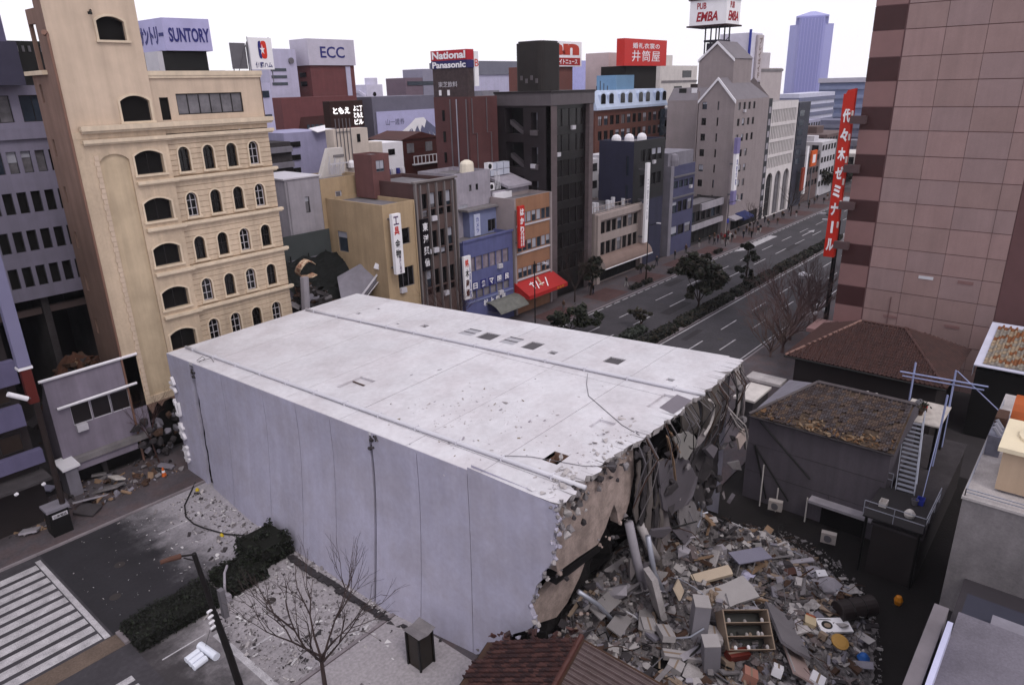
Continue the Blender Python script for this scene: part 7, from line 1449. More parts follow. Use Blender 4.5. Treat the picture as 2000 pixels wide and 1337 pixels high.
TA = thing('roof_machine', 'grey roof machine with pipes left of the orange tank', 'machine', (39.4, 2.0, 12)); mb = MB(); mb.box(38.9, 41.2, 1.75, 2.35, 12.0, 13.2); build('casing', mb, mat('machine_grey', (0.2, 0.2, 0.25), var=.4, scale=2), TA); mb = MB(); [mb.tube([(39.1 + .5 * k, 1.9, 13.2), (39.1 + .5 * k, 2.2, 13.6)], .09, 6) for k in range(4)]; build('pipe', mb, STEEL, TA); bx(TA, 'red_box', RUST, 40.2, 41.4, 1.8, 2.3, 13.21, 13.7)
LW = bld('narrow_wall', 'narrow light grey wall top running along the dark alley', 24, 1.7); mb = MB(); mb.box(14, 25.6, 1.52, 1.98, 0, 12); build('wall', mb, mat('wall_top_grey', (0.2, 0.18, 0.2), rough=.9, var=.25), LW)
LR = bld('low_grey_roof', 'low grey roof with a lilac-white rail at the bottom right corner', 22, -1); mb = MB(); mb.box(12, 26.2, -6, 1.25, 0, 11.6); build('roof', mb, mat('slab_grey', (0.19, 0.175, 0.21), rough=.85, var=.3, scale=.8, grain=.2), LR); mb = MB(); mb.box(12, 24.6, 1.25, 1.42, 11.4, 12.2); build('rail', mb, mat('lilac_rail', (0.5, 0.5, 0.66), rough=.5), LR)
mb = MB(); mb.box(26.21, 30.5, -6, 1.3, 0, 9.6); build('dark_ridge', mb, mat('navy_grey', (0.05, 0.05, 0.075)), LR); mb = MB(); [mb.box(26.4 + k * 1.5, 27.6 + k * 1.5, -4.5, .7 - .4 * k, 9.61, 10.0) for k in range(2)]; build('roof_slat', mb, GREYW, LR)
g = MB(); g.face([(14, -6, .01), (60, -6, .01), (60, 19, .01), (14, 19, .01)]); struct('yard_ground', g, EARTH)
WBX = thing('yellow_lamp', 'small orange-yellow light lying in the dark alley', 'lamp', (41, 5.2, .3)); mb = MB(); mb.lathe((41.2, 5.0, .02), [(.2, 0), (.26, .3), (.16, .55), (.05, .6)], 8); build('lamp_body', mb, mat('amber_plastic', (0.6, 0.26, 0.03), rough=.4), WBX); bx(WBX, 'lamp_base', BLACKM, 40.95, 41.45, 4.75, 5.25, 0, .03)
# ---------------------------------------------------------------- the debris field where the block stood
def sm(a, b, x): t = min(1, max(0, (x - a) / (b - a))); return t * t * (3 - 2 * t)
_pr = random.Random(90); _wv = [(_pr.uniform(.3, 2.2), _pr.uniform(.3, 2.2), _pr.uniform(0, 6.28), _pr.uniform(.03, .16)) for _ in range(14)]
def heap_z(x, y):
    ex, ey = (x - 31.7) / 12.6, (y - 12.6) / 8.2; r = math.sqrt(ex * ex + ey * ey)
    if x > 39: r += (x - 39) * .03 + max(0, 6.5 - y) * .04
    e = 1 - sm(.72, 1.06, r)
    h = .75 + .9 * sm(8, 18, y) + 2.0 * sm(15.2, 18.6, y) * sm(28, 33, x) + 1.7 * sm(16.2, 19, y) * (1 - sm(27, 30, x)) * sm(22, 24, x) + .5 * math.exp(-((x - 29) ** 2 + (y - 11) ** 2) / 22) - .75 * math.exp(-((x - 36.9) ** 2 + (y - 12.1) ** 2) / 2.2)
    h += sum(a * math.sin(fx * x + fy * y + p) for fx, fy, p, a in _wv)
    return max(0, h) * e
mb = MB(); nx, ny = 110, 80; rr = random.Random(91)
G_ = [[(19 + 27 * i / nx, 3.2 + 17 * j / ny) for i in range(nx + 1)] for j in range(ny + 1)]
V_ = [[(x + rr.uniform(-.09, .09), y + rr.uniform(-.08, .08), heap_z(x, y) + (rr.uniform(-.12, .14) if heap_z(x, y) > .1 else -.05)) for (x, y) in row] for row in G_]
for j in range(ny):
    for i in range(nx): mb.face([V_[j][i], V_[j][i + 1], V_[j + 1][i + 1], V_[j + 1][i]])
o = build('rubble_heap', mb, mat('rubble_bed', (0.17, 0.155, 0.162), rough=1, var=.5, scale=1.6, bump=.8, bscale=9, grain=.4, col2=(0.26, 0.24, 0.25))); tag(o, 'grey heap of crushed concrete where the fallen building stood', 'rubble', kind='stuff')
DUSTY = mat('mauve_dust_lump', (0.20, 0.165, 0.17), rough=1, var=.4, scale=2, grain=.3)
def s_heap(r):
    while True:
        x, y = r.uniform(20, 45), r.uniform(4, 18.8); z = heap_z(x, y)
        if z > .12: return x, y, z
PALE = mat('dusty_white', (0.40, 0.375, 0.385), rough=.9, var=.15); BRICKY = mat('brick_red_chip', (0.13, 0.07, 0.06), rough=.95); TANB = mat('tan_board', (0.30, 0.235, 0.19), rough=.85, var=.2); PINKP = mat('pinkish_board', (0.40, 0.31, 0.30), rough=.8, var=.12)
gravel('rubble_crumbs', 17000, s_heap, .05, .62, [RUBBLE, CONC, CONC_L, CONC_D, RUBBLE, DUSTY, CONC_D, GREYW, PALE, WOOD_D, DUSTY, TANB], 92, 'crumbled concrete, brick chips and splinters all over the heap')
gravel('fine_rubble_edge', 2600, lambda r: (lambda a, k: (31.5 + 12.2 * k * math.cos(a), 12.6 + 8.2 * k * math.sin(a), .02))(r.uniform(-2.2, 2.6), r.uniform(.82, 1.05)), .05, .36, [RUBBLE, CONC, CONC_L], 93, 'fine pale gravel along the rim of the heap')
ANCH = []
def at_heap(x, y, dz=0.0): return Vector((x, y, heap_z(x, y) + dz))
def anchor(x, y, n): ANCH.append((x, y, n))
def ori(rx=0, ry=0, rz=0): return Euler((rx, ry, rz))
def local(name, label, cat, x, y, dz, rot, group=None): return thing(name, label, cat, at_heap(x, y, dz), group, rot)
def lpart(name, mb, m, par, **k):     # part modelled in the thing's own space
    o = build(name, mb, m, None); o.parent = par; o.location = (0, 0, 0); return o
def locker(label, x, y, w_, d, h, rz, tilt, m, name='locker'):
    t = local(name, label, name, x, y, -.15, ori(tilt, tilt * .6, rz)); mb = MB(); mb.box(-w_ / 2, w_ / 2, -d / 2, d / 2, 0, h); lpart('casing', mb, m, t)
    mb = MB(); mb.box(-w_ / 2 - .02, w_ / 2 + .02, -d / 2 - .02, d / 2 + .02, h + .002, h + .05); lpart('top_plate', mb, PALE, t)
    for s_ in (-1, 1): mb = MB(); mb.box(*sorted((s_ * .02, s_ * (w_ / 2 - .03))), -d / 2 - .03, -d / 2 - .001, .1, h - .08); lpart('door', mb, m, t)
    mb = MB(); mb.box(-.06, -.03, -d / 2 - .06, -d / 2 - .031, h * .5, h * .62); lpart('handle', mb, F_GREY, t); return t
LCK = mat('locker_grey', (0.28, 0.265, 0.30), rough=.6, var=.1, streak=.1)
locker('tall grey steel locker standing in the rubble, left one of the pair', 29.3, 12.4, 1.0, .8, 2.2, .6, .06, LCK); anchor(29.3, 12.4, 'left grey locker')
locker('shorter grey steel locker standing in the rubble, right one of the pair', 28.5, 11.2, .85, .8, 1.9, .65, -.05, LCK); anchor(28.5, 11.2, 'right grey locker')
# open shelf unit with crockery
t = local('shelf_unit', 'overturned beige framed shelf unit spilling small jars and crockery', 'shelf', 30.2, 9.9, .35, ori(-.85, .12, -.75)); anchor(30.2, 9.9, 'overturned shelf unit')
mb = MB(); [mb.box(x, x + .06, -.5, .5, 0, 2.0) for x in (-1.3, 1.24)]; lpart('side_board', mb, TANB, t)
for z in (0, .66, 1.33, 1.96): mb = MB(); mb.box(-1.24, 1.24, -.5, .5, z, z + .04); lpart('shelf', mb, TANB, t)
mb = MB(); mb.box(-1.3, 1.3, .5, .54, 0, 2.0); lpart('back_board', mb, BLACKM, t)
rr = random.Random(97)
for k in range(16): mb = MB(); x, z = rr.uniform(-1.1, 1.1), rr.choice([.04, .7, 1.37]); mb.lathe((x, rr.uniform(-.45, .3), z), [(.08, 0), (.1, .12), (.06, .2), (.04, .22)], 7); lpart('jar', mb, rr.choice([PALE, F_GREY, TANB, BLACKM, WHITE]), t)
def slab(name, label, x, y, dz, L, W, T, rot, m, cat=None, seed=None, jag=.0):
    t = local(name, label, cat or name.replace('_', ' '), x, y, dz, rot); rr = random.Random(seed or int(x * 97 + y * 13)); pts = [(-L / 2, -W / 2), (0, -W / 2), (L / 2, -W / 2), (L / 2, 0), (L / 2, W / 2), (0, W / 2), (-L / 2, W / 2), (-L / 2, 0)]
    pts = [(a + rr.uniform(-jag, jag) * L, b + rr.uniform(-jag, jag) * W, 0) for a, b in pts]; mb = MB(); mb.prism(pts, (0, 0, T)); o = lpart('slab_face' if False else name + '_body', mb, m, t); return t
t = slab('panel_board', 'long pinkish board lying aslant at the front of the rubble', 31.8, 8.0, .45, 3.6, 1.15, .1, ori(.5, .15, .55), PINKP); mb = MB(); mb.box(-1.75, 1.75, .5, .56, .101, .16); lpart('white_edge', mb, PALE, t); anchor(31.8, 8.0, 'long pinkish board')
slab('grey_slab', 'broad smooth grey slab leaning behind the pinkish board', 32.9, 8.9, .4, 3.6, 1.7, .16, ori(.55, .12, .6), mat('smooth_grey_slab', (0.2, 0.185, 0.205), rough=.85, var=.2), 'slab', jag=.03); anchor(32.9, 8.9, 'smooth grey slab')
t = local('sink', 'white sink tray with an oval bowl lying on the rubble', 'sink', 35.8, 7.2, .35, ori(.25, .1, -.75)); mb = MB(); mb.box(-.95, .95, -.45, .45, 0, .16); lpart('tray', mb, WHITE, t); mb = MB(); mb.prism([(-.45 + .32 * math.cos(a), .26 * math.sin(a), .162) for a in [2 * PI * i / 16 for i in range(16)]], (0, 0, .02)); lpart('bowl', mb, BLACKM, t); mb = MB(); mb.prism([(-.45 + .2 * math.cos(a), -.04 + .15 * math.sin(a), .184) for a in [2 * PI * i / 12 for i in range(12)]], (0, 0, .02)); lpart('residue', mb, TANB, t); anchor(35.8, 7.2, 'white sink tray')
t = local('drum', 'big dark brown drum lying on its side at the right of the rubble', 'drum', 37.6, 6.6, .55, ori(0, PI / 2, -.65)); mb = MB(); mb.lathe((0, 0, -1.15), [(.6, 0), (.62, .05), (.6, .1), (.6, 2.2), (.62, 2.25), (.6, 2.3)], 18); lpart('drum_body', mb, mat('drum_brown', (0.035, 0.024, 0.026), rough=.6), t); mb = MB(); [mb.lathe((0, 0, z), [(.605, 0), (.64, .03), (.605, .06)], 18) for z in (-.4, .35)]; lpart('hoop', mb, BLACKM, t); anchor(37.6, 6.6, 'dark drum')
t = local('cushion', 'mustard yellow round cushion on a broken stool at the right of the rubble', 'cushion', 33.9, 6.4, .75, ori(.3, -.2, 0)); mb = MB(); mb.lathe((0, 0, 0), [(.3, 0), (.46, .05), (.46, .12), (.3, .17), (.1, .18)], 14); lpart('seat', mb, mat('mustard', (0.36, 0.22, 0.07), rough=.7), t); mb = MB(); [mb.tube([(.3 * math.cos(a), .3 * math.sin(a), 0), (.35 * math.cos(a), .35 * math.sin(a), -.7)], .025, 5) for a in (.4, 2.5, 4.6)]; lpart('leg', mb, F_GREY, t); anchor(33.9, 6.4, 'mustard cushion')
t = local('bag', 'bright blue bag with a white corner at the right rim of the rubble', 'bag', 34.8, 5.3, .1, ori(0, 0, .4)); mb = MB(); mb.lathe((0, 0, 0), [(.25, 0), (.34, .2), (.2, .42), (.08, .5)], 9); lpart('bag_body', mb, mat('bag_blue', (0.03, 0.13, 0.38), rough=.5), t); mb = MB(); mb.obox((.3, -.1, .1), .25, .2, .14); lpart('white_corner', mb, WHITE, t); anchor(34.8, 5.3, 'blue bag')
t = local('carton', 'cream and orange carton beside the white sink tray', 'box', 35.0, 8.3, .3, ori(.2, .1, .3)); mb = MB(); mb.box(-.45, .3, -.3, .3, 0, .35); lpart('carton_body', mb, mat('cream_card', (0.48, 0.4, 0.29), rough=.8), t); mb = MB(); mb.box(.3, .75, -.3, .2, -.1, .2); lpart('orange_flap', mb, mat('orange_card', (0.35, 0.12, 0.06), rough=.8), t); anchor(35.0, 8.3, 'cream carton')
slab('upright_slab', 'tall pale-edged concrete slab standing upright at the left of the rubble', 29.6, 15.3, 1.35, 1.3, 2.7, .35, ori(1.35, .1, .9), CONC_L, 'slab', jag=.03); anchor(29.6, 15.3, 'upright slab')
t = local('table', 'lilac-grey table top on thin legs over a dark hollow in the rubble', 'table', 37.7, 12.9, 1.1, ori(.1, .12, -.5)); mb = MB(); mb.box(-1.3, 1.3, -.55, .55, 0, .08); lpart('table_top', mb, mat('lilac_grey_top', (0.25, 0.24, 0.31), rough=.6), t)
for x, y in ((-1.2, -.5), (1.2, -.5), (-1.2, .5), (1.2, .5), (0, -.5)): mb = MB(); mb.tube([(x, y, 0), (x, y, -1.2)], .035, 5); lpart('leg', mb, PALE, t)
anchor(37.7, 12.9, 'lilac-grey table')
t = local('bent_ladder', 'bent black steel frame with rungs lying near the torn building', 'ladder', 35.4, 17.2, .9, ori(.7, .1, -.4)); mb = MB(); [mb.tube([(-1.6, y, 0), (1.6, y, .2)], .05, 5) for y in (-.5, .5)]; lpart('rail', mb, BLACKM, t)
for k in range(6): mb = MB(); mb.tube([(-1.4 + k * .56, -.5, .02 * k), (-1.4 + k * .56, .5, .02 * k)], .035, 5); lpart('rung', mb, F_GREY if k % 2 else BLACKM, t)
anchor(35.4, 17.2, 'bent steel frame')
t = local('beam', 'brown timber beam resting across the pale boards', 'beam', 34.2, 12.0, .6, ori(.1, .25, -.95)); mb = MB(); mb.box(-1.6, 1.6, -.08, .08, 0, .16); lpart('beam_body', mb, WOOD, t); anchor(34.2, 12.0, 'brown timber beam')
slab('pale_slab', 'large pale cracked slab tipped in the middle of the rubble', 33.6, 12.4, .5, 2.6, 1.5, .18, ori(.3, -.2, -.6), PALE, 'slab', jag=.06); anchor(33.6, 12.4, 'large pale slab')
slab('cream_slab', 'cream slab with an orange edge behind the pale slab', 34.6, 14.0, .7, 2.4, .7, .2, ori(.2, -.15, -.7), mat('cream_board', (0.55, 0.46, 0.38), rough=.8), 'slab', jag=.02); anchor(34.6, 14.0, 'cream slab')
slab('cream_board', 'small upright cream board right of the upright slab', 31.3, 14.6, .7, 1.5, .75, .1, ori(1.0, .3, .3), MATS['cream_board'], 'board'); anchor(31.3, 14.6, 'small cream board')
for i, (x, y, rx, rz) in enumerate(((27.8, 16.2, .35, .2), (28.8, 15.2, .3, .5), (27.7, 17.2, .5, .1))): slab('grey_board', ['wide grey board left of the upright slab', 'grey board lying against the foot of the upright slab', 'grey board under the torn wall corner'][i], x, y, .5, 2.6, .9, .08, ori(rx, .2, rz), mat('grey_board', (0.3, 0.28, 0.29), rough=.8, var=.15), 'board')
def box_thing(label, x, y, s, rot, m, name='box'):
    t = local(name, label, name, x, y, .15, rot); mb = MB(); mb.box(-s[0] / 2, s[0] / 2, -s[1] / 2, s[1] / 2, 0, s[2]); lpart('box_body', mb, m, t); mb = MB(); mb.box(-s[0] / 2 - .01, s[0] / 2 + .01, -.05, .05, s[2] + .001, s[2] + .012); lpart('tape', mb, TANB, t); return t
for lb, x, y, s, rot, m in (('big white box nearest the brown tiled roof corner', 28.2, 14.8, (1.1, .8, .6), ori(.2, .1, .7), PALE), ('flat white box with a grey lid below the upright slab', 28.0, 13.6, (1.2, .7, .35), ori(.15, .2, .8), PALE), ('long white box across the front of the left locker', 27.8, 12.5, (2.2, .5, .3), ori(.1, .25, -.8), PALE), ('open black tray with white packets near the front boxes', 26.8, 13.3, (1.0, .7, .2), ori(.2, .1, .5), BLACKM), ('white box half buried at the bottom of the rubble', 27.0, 12.6, (.8, .8, .6), ori(.3, .1, .2), PALE), ('tan box with a torn lid right of the front white boxes', 28.9, 10.5, (.7, .5, .4), ori(.2, .3, .9), TANB), ('red carton under the overturned shelf unit', 29.6, 10.3, (1.3, .5, .4), ori(.2, .2, -.5), mat('carton_red', (0.16, 0.03, 0.02), rough=.7)), ('pink carton at the lower front of the rubble', 29.1, 9.4, (.8, .7, .5), ori(.3, .2, .4), mat('carton_pink', (0.42, 0.22, 0.18), rough=.8)), ('white box beside the foot of the pinkish board', 30.3, 8.4, (.6, .5, .5), ori(.2, .4, .3), WHITE), ('white carton at the bottom edge of the rubble', 30.9, 6.7, (.8, .7, .6), ori(.3, .1, .1), WHITE), ('pale flat box in front of the lockers', 29.6, 11.6, (1.3, .8, .25), ori(.2, .2, .5), CONC_L)):
    box_thing(lb, x, y, s, rot, m); anchor(x, y, {'b': 'big white box', 'f': 'flat white box', 'l': 'long white box'}.get(lb[0], lb.split(' ')[0] + ' box'))
ANCH = ANCH[:24]
# the countable rest: slabs, lumps, boards, pipes, poles; each labelled by its neighbour
rr = random.Random(123)
CM = [(CONC, 'grey'), (CONC_L, 'pale grey'), (CONC_D, 'dark grey'), (PALE, 'whitish'), (GREYL, 'light grey')]
def scatter_spot():
    while True:
        x, y = rr.uniform(21.5, 44), rr.uniform(4.6, 18.5)
        if heap_z(x, y) > .25 and not (30 < x < 33.5 and y < 10): return x, y
for k in range(120):
    x, y = scatter_spot(); m, cn = rr.choice(CM); s = rr.uniform(.35, .85) if k > 30 else rr.uniform(.9, 1.5); sz = 'small' if s < .5 else ('chunky' if s < .8 else 'large')
    o = put('concrete_chunk', chunk_mesh(k % 11, m), None, at_heap(x, y, s * .12)); o.rotation_euler = (rr.uniform(-.6, .6), rr.uniform(-.6, .6), rr.uniform(0, 6.3)); o.scale = (s * rr.uniform(.9, 1.7), s, s * rr.uniform(.45, .9)); tag(o, near_label(f'{sz} {cn} concrete chunk', x, y, ANCH), 'concrete chunk', 'concrete chunks on the rubble heap')
BM = [(WOOD, 'brown'), (WOOD_D, 'dark'), (TANB, 'tan'), (PALE, 'whitish'), (GREYL, 'light grey'), (CONC, 'grey'), (GREYW, 'slate grey'), (CONC_D, 'black-grey')]
for k in range(90):
    x, y = scatter_spot(); m, cn = rr.choice(BM); L = rr.uniform(.7, 2.6); W = rr.uniform(.1, .55); mb = MB(); mb.box(-L / 2, L / 2, -W / 2, W / 2, 0, rr.uniform(.03, .1))
    o = build('board', mb, m, None, at_heap(x, y, .12)); o.rotation_euler = (rr.uniform(-.5, .5), rr.uniform(-.35, .35), rr.uniform(0, 6.3)); tag(o, near_label(f'{"long" if L > 1.7 else "short"} {cn} {"plank" if W < .25 else "board"}', x, y, ANCH), 'board', 'boards strewn over the rubble')
for k in range(46):
    x, y = scatter_spot(); m, cn = rr.choice([(RUST, 'rusty'), (STEEL, 'shiny'), (BLACKM, 'black'), (F_GREY, 'grey'), (PIPEW, 'white')]); L = rr.uniform(1, 3.4); b = rr.uniform(-.4, .4); mb = MB(); mb.tube([(-L / 2, 0, 0), (-L / 6, b * .6, .12), (L / 5, b, .1), (L / 2, b * .2, rr.uniform(0, .5))], rr.uniform(.025, .07), 6)
    o = build('pipe', mb, m, None, at_heap(x, y, .2)); o.rotation_euler = (rr.uniform(-.4, .4), rr.uniform(-.4, .4), rr.uniform(0, 6.3)); tag(o, near_label(f'bent {cn} pipe', x, y, ANCH), 'pipe', 'bent pipes in the rubble')
for k in range(34):
    x, y = scatter_spot(); s = rr.uniform(.3, .7); m, cn = rr.choice([(PALE, 'white'), (CONC_L, 'pale'), (TANB, 'tan'), (GREYL, 'grey'), (BRICKY, 'brick red'), (WHITE, 'bright white')]); t = local('small_box', near_label(f'{cn} small box', x, y, ANCH), 'box', x, y, .1, ori(rr.uniform(-.5, .5), rr.uniform(-.5, .5), rr.uniform(0, 6)), 'small boxes in the rubble'); mb = MB(); mb.box(-s / 2, s / 2, -s * .35, s * .35, 0, s * rr.uniform(.4, .9)); lpart('box_body', mb, m, t)
mb = MB()
for k in range(170):
    x, y, z = s_heap(rr); L = rr.uniform(.5, 2.4); a = rr.uniform(0, 6.3); p = Vector((x, y, z + .1)); d = Vector((math.cos(a), math.sin(a), 0)) * L
    mb.cur = k % 3; mb.tube([p, p + d * .35 + Vector((rr.uniform(-.3, .3), rr.uniform(-.3, .3), rr.uniform(.1, .6))), p + d * .7 + Vector((rr.uniform(-.3, .3), rr.uniform(-.2, .2), rr.uniform(0, .5))), p + d], rr.uniform(.012, .03), 4)
o = build('tangled_wire', mb, [BLACKM, RUST, F_GREY]); tag(o, 'tangle of bent rods and wires over the rubble', 'wire', kind='stuff')
for k in range(12):     # crumpled sheets
    x, y = scatter_spot(); m, cn = rr.choice([(GREYL, 'grey'), (PALE, 'whitish'), (LILACW, 'pale lilac'), (TANB, 'tan'), (WOOD_D, 'dark')]); W = rr.uniform(.7, 1.5); mb = MB(); g_ = [[Vector((W * (i / 6 - .5), W * .7 * (j / 5 - .5), rr.uniform(-.09, .14))) for i in range(7)] for j in range(6)]
    for j in range(5):
        for i in range(6): mb.face([g_[j][i], g_[j][i + 1], g_[j + 1][i + 1], g_[j + 1][i]])
    o = build('crumpled_sheet', mb, m, None, at_heap(x, y, .3)); o.rotation_euler = (rr.uniform(-.4, .4), rr.uniform(-.4, .4), rr.uniform(0, 6)); tag(o, near_label(f'crumpled {cn} sheet', x, y, ANCH), 'sheet', 'crumpled sheets in the rubble')
# ---------------------------------------------------------------- broken tiled roof in the foreground
RH = bld('tiled_roof_house', 'tilted brown tiled gable roof at the bottom edge before the torn wall', 18, 15)
pA, pB, pC, pD = Vector((20.75, 19.8, 3.5)), Vector((21.7, 14.7, 6.0)), Vector((19.25, 14.4, 5.3)), Vector((18.4, 19.3, 2.9)); rdg = (pC - pB); pE = Vector((22.9, 11.0, 4.6))
q = 2.6
b1 = [pA, pB, pB + rdg * q, pA + rdg * q]; b2 = [pB, pE, pE + rdg * q, pB + rdg * q]; dn = Vector((0, 0, -.04))
mb = MB(); mb.face([p + dn for p in b1]); mb.face([p + dn for p in b2]); build('roof_boarding', mb, WOOD_D, RH)
mb = MB(); mb.face([pA + dn, Vector((pA.x, pA.y, 0)), Vector((pE.x, pE.y, 0)), pE + dn, pB + dn]); mb.face([pE, pE + rdg * q, pE + rdg * q + Vector((0, 0, -3)), pE + Vector((0, 0, -3))]); mb.face([pA, pA + Vector((0, 0, -3)), pA + rdg * q + Vector((0, 0, -3)), pA + rdg * q]); build('wall', mb, DKW, RH)
def clip1(u, v): return not (v < .5 and math.sin(u * 3) > .2)
tile_roof(RH, pA, rdg, pB - pA, int(rdg.length * q / .27), int((pB - pA).length / .3), TB, 41, tile=(.27, .3), lift=.02, singles=300, clip=clip1, near=lambda c: c[0])
eF = pE + rdg * q
TBL = [mat('worn_brown_tile', (0.105, 0.066, 0.066), rough=.32, var=.2, scale=2, spec=.6), mat('greyed_brown_tile', (0.12, 0.08, 0.082), rough=.32, var=.2, scale=2, spec=.6)]
tile_roof(RH, eF, -rdg, pB - pE, int(rdg.length * q / .27), int((pB - pE).length / .3), TBL, 42, tile=(.27, .3), lift=.02, singles=300, near=lambda c: -c[0])
for k in range(11): a = pB + rdg * (k * .24) + Vector((0, 0, .09)); b = pB + rdg * (k * .24 + .25) + Vector((0, 0, .12)); mb = MB(); mb.tube([a, b], .14, 8); build('ridge_tile', mb, mat('ridge_red_brown', (0.10, 0.04, 0.034), rough=.6), RH)
for k in range(22): a = pA.lerp(pE if False else pB, k / 22); 
for k in range(14): x, y = pA.lerp(pB, rr.random())[:2]; zz_ = pA.lerp(pB, (19.8 - y) / 5.1).z; o = put('loose_tile', MESHC[('tile', .27, .3, TB[k % 3].name)], None, (x + rr.uniform(-.2, .7), y + rr.uniform(-.2, .2), zz_ + .1)); o.rotation_euler = (rr.uniform(-1, 1), rr.uniform(-1, 1), rr.uniform(0, 6)); o.parent = RH; o.location = o.location - ORG[RH]
# ---------------------------------------------------------------- vegetation
def leaf_crown(name, par, lobes, n, size, m, seed, flat=.0):
    rr = random.Random(seed); mb = MB()
    clumps = []
    for (c, r) in lobes:
        for _ in range(max(6, int(10 * r[0] * r[2] / 3))):
            d = Vector((rr.gauss(0, 1), rr.gauss(0, 1), rr.gauss(0, 1))).normalized() * rr.uniform(.45, 1.0); clumps.append((Vector(c) + Vector((d.x * r[0], d.y * r[1], d.z * r[2])), rr.uniform(.22, .45) * min(r)))
    for _ in range(n):
        c, r = rr.choice(clumps); d = Vector((rr.gauss(0, .5), rr.gauss(0, .5), rr.gauss(0, .4))) * r; p = c + d; s = size * rr.uniform(.6, 1.4)
        e = Euler((rr.uniform(-.9, .9), rr.uniform(-.9, .9), rr.uniform(0, 6.28))).to_matrix()
        mb.cur = rr.randrange(len(m)); mb.face([p + e @ Vector((-s, -s * .5, 0)), p + e @ Vector((s, -s * .5, 0)), p + e @ Vector((s * .6, s * .6, s * .15)), p + e @ Vector((-s * .6, s * .6, 0))])
    return build(name, mb, m, par)
def limbs(base, top, lobes, r0):
    mb = MB(); mb.tube([base, Vector(base).lerp(Vector(top), .5) + Vector((.05, -.05, 0)), top], r0, 7, r0 * .5); return mb
def evergreen(label, x, y, z0, lobes, n, size, ms, seed, r0=.16, name='street_tree', cat='tree', group=None):
    t = thing(name, label, cat, (x, y, z0), group); top = Vector(lobes[-1][0])
    build('trunk', limbs((x, y, z0), top, lobes, r0), BARK, t); mb = MB()
    for c, r in lobes: mb.tube([Vector((x, y, z0)).lerp(top, .35), c], r0 * .5, 5, r0 * .15)
    build('limbs', mb, BARK, t); leaf_crown('crown', t, lobes, n, size, ms, seed); return t
GT = 'evergreen trees in the street'
evergreen('broad dark evergreen tree leaning left over the median of the avenue', 88.6, 41.2, .1, [((88.4, 42.0, 5.6), (2.5, 2.6, 2.0)), ((90.5, 40.2, 3.9), (2.2, 2.2, 1.8)), ((86.5, 42.8, 6.4), (1.6, 1.7, 1.3)), ((88.4, 41.0, 2.8), (2.2, 2.0, 1.3))], 7000, .24, [LEAF_D, LEAF_M, LEAF_B], 1, group=GT)
evergreen('slim layered evergreen tree on the median farther up the avenue', 101.9, 40.0, .1, [((101.9, 40.0, 2.0), (1.2, 1.2, .6)), ((101.6, 40.3, 3.5), (1.5, 1.5, .7)), ((102.2, 39.8, 5.0), (1.6, 1.5, .9)), ((101.8, 40.0, 6.3), (1.1, 1.1, .8))], 3600, .23, [LEAF_D, LEAF_M], 2, group=GT)
evergreen('wide bushy dark green tree just beyond the far roof edge of the fallen block', 69.5, 48.6, .1, [((69.5, 48.6, 2.9), (2.3, 2.3, 1.5)), ((71.3, 47.2, 2.2), (1.7, 1.7, 1.3)), ((67.6, 49.8, 2.3), (1.6, 1.6, 1.3))], 4600, .2, [LEAF_D, LEAF_D, LEAF_M], 3, group=GT)
evergreen('low brownish tree between the avenue lanes near the fallen roof', 77.2, 44.0, .02, [((77.2, 44.0, 2.2), (1.3, 1.3, .9)), ((78.2, 43.6, 1.4), (1.0, 1.0, .7))], 1500, .18, [LEAF_B, LEAF_M], 4, group=GT)
evergreen('dark umbrella-shaped small tree beside the kerb in front of the beige shop', 97.5, 54.6, .12, [((97.5, 54.6, 2.4), (1.7, 1.5, .7))], 700, .18, [LEAF_D, LEAF_B], 5, group=GT)
evergreen('dark street tree before the black tower entrance', 85.6, 57.2, .12, [((85.6, 57.2, 3.6), (1.7, 1.7, 1.8)), ((86.2, 56.8, 5.2), (1.2, 1.2, 1.0))], 2400, .2, [LEAF_B, LEAF_D], 6, group=GT)
evergreen('distant dark tree mass at the end of the avenue, left one', 205, 62.5, 0, [((205, 62.5, 4.5), (5, 4, 2.6))], 1500, .5, [LEAF_D, LEAF_B], 7, r0=.3, group=GT)
evergreen('distant dark tree mass at the end of the avenue, right one', 214, 58.5, 0, [((214, 58.5, 4.4), (5, 4, 2.4))], 1500, .5, [LEAF_D, LEAF_B], 8, r0=.3, group=GT)
def hedge(label, x0, x1, y0, y1, z0, h, n, seed, ms, sz=.1, name='hedge', bumpy=.25):
    t = thing(name, label, 'hedge', ((x0 + x1) / 2, (y0 + y1) / 2, z0), 'clipped hedges on the median'); rr = random.Random(seed); mb = MB(); m_ = .12
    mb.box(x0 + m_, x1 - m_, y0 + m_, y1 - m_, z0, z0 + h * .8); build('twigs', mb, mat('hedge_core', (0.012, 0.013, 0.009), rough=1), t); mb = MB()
    for _ in range(n):
        x, y = rr.uniform(x0, x1), rr.uniform(y0, y1); top = h * (1 - bumpy * (.5 + .5 * math.sin(x * 2.3 + seed) * math.sin(y * 3.1))); z = z0 + (top * rr.uniform(.75, 1.08) if rr.random() < .6 else top * rr.random()); s = sz * rr.uniform(.6, 1.4)
        if z < z0 + top * .7: 
            if rr.random() < .5: x = rr.choice([x0, x1]) + rr.uniform(-.06, .06)
            else: y = rr.choice([y0, y1]) + rr.uniform(-.06, .06)
        e = Euler((rr.uniform(-.9, .9), rr.uniform(-.9, .9), rr.uniform(0, 6.28))).to_matrix(); p = Vector((x, y, z)); mb.cur = rr.randrange(len(ms)); mb.face([p + e @ Vector((-s, -s * .5, 0)), p + e @ Vector((s, -s * .5, 0)), p + e @ Vector((s * .5, s * .6, s * .2)), p + e @ Vector((-s * .5, s * .6, 0))])
    build('foliage', mb, ms, t); return t
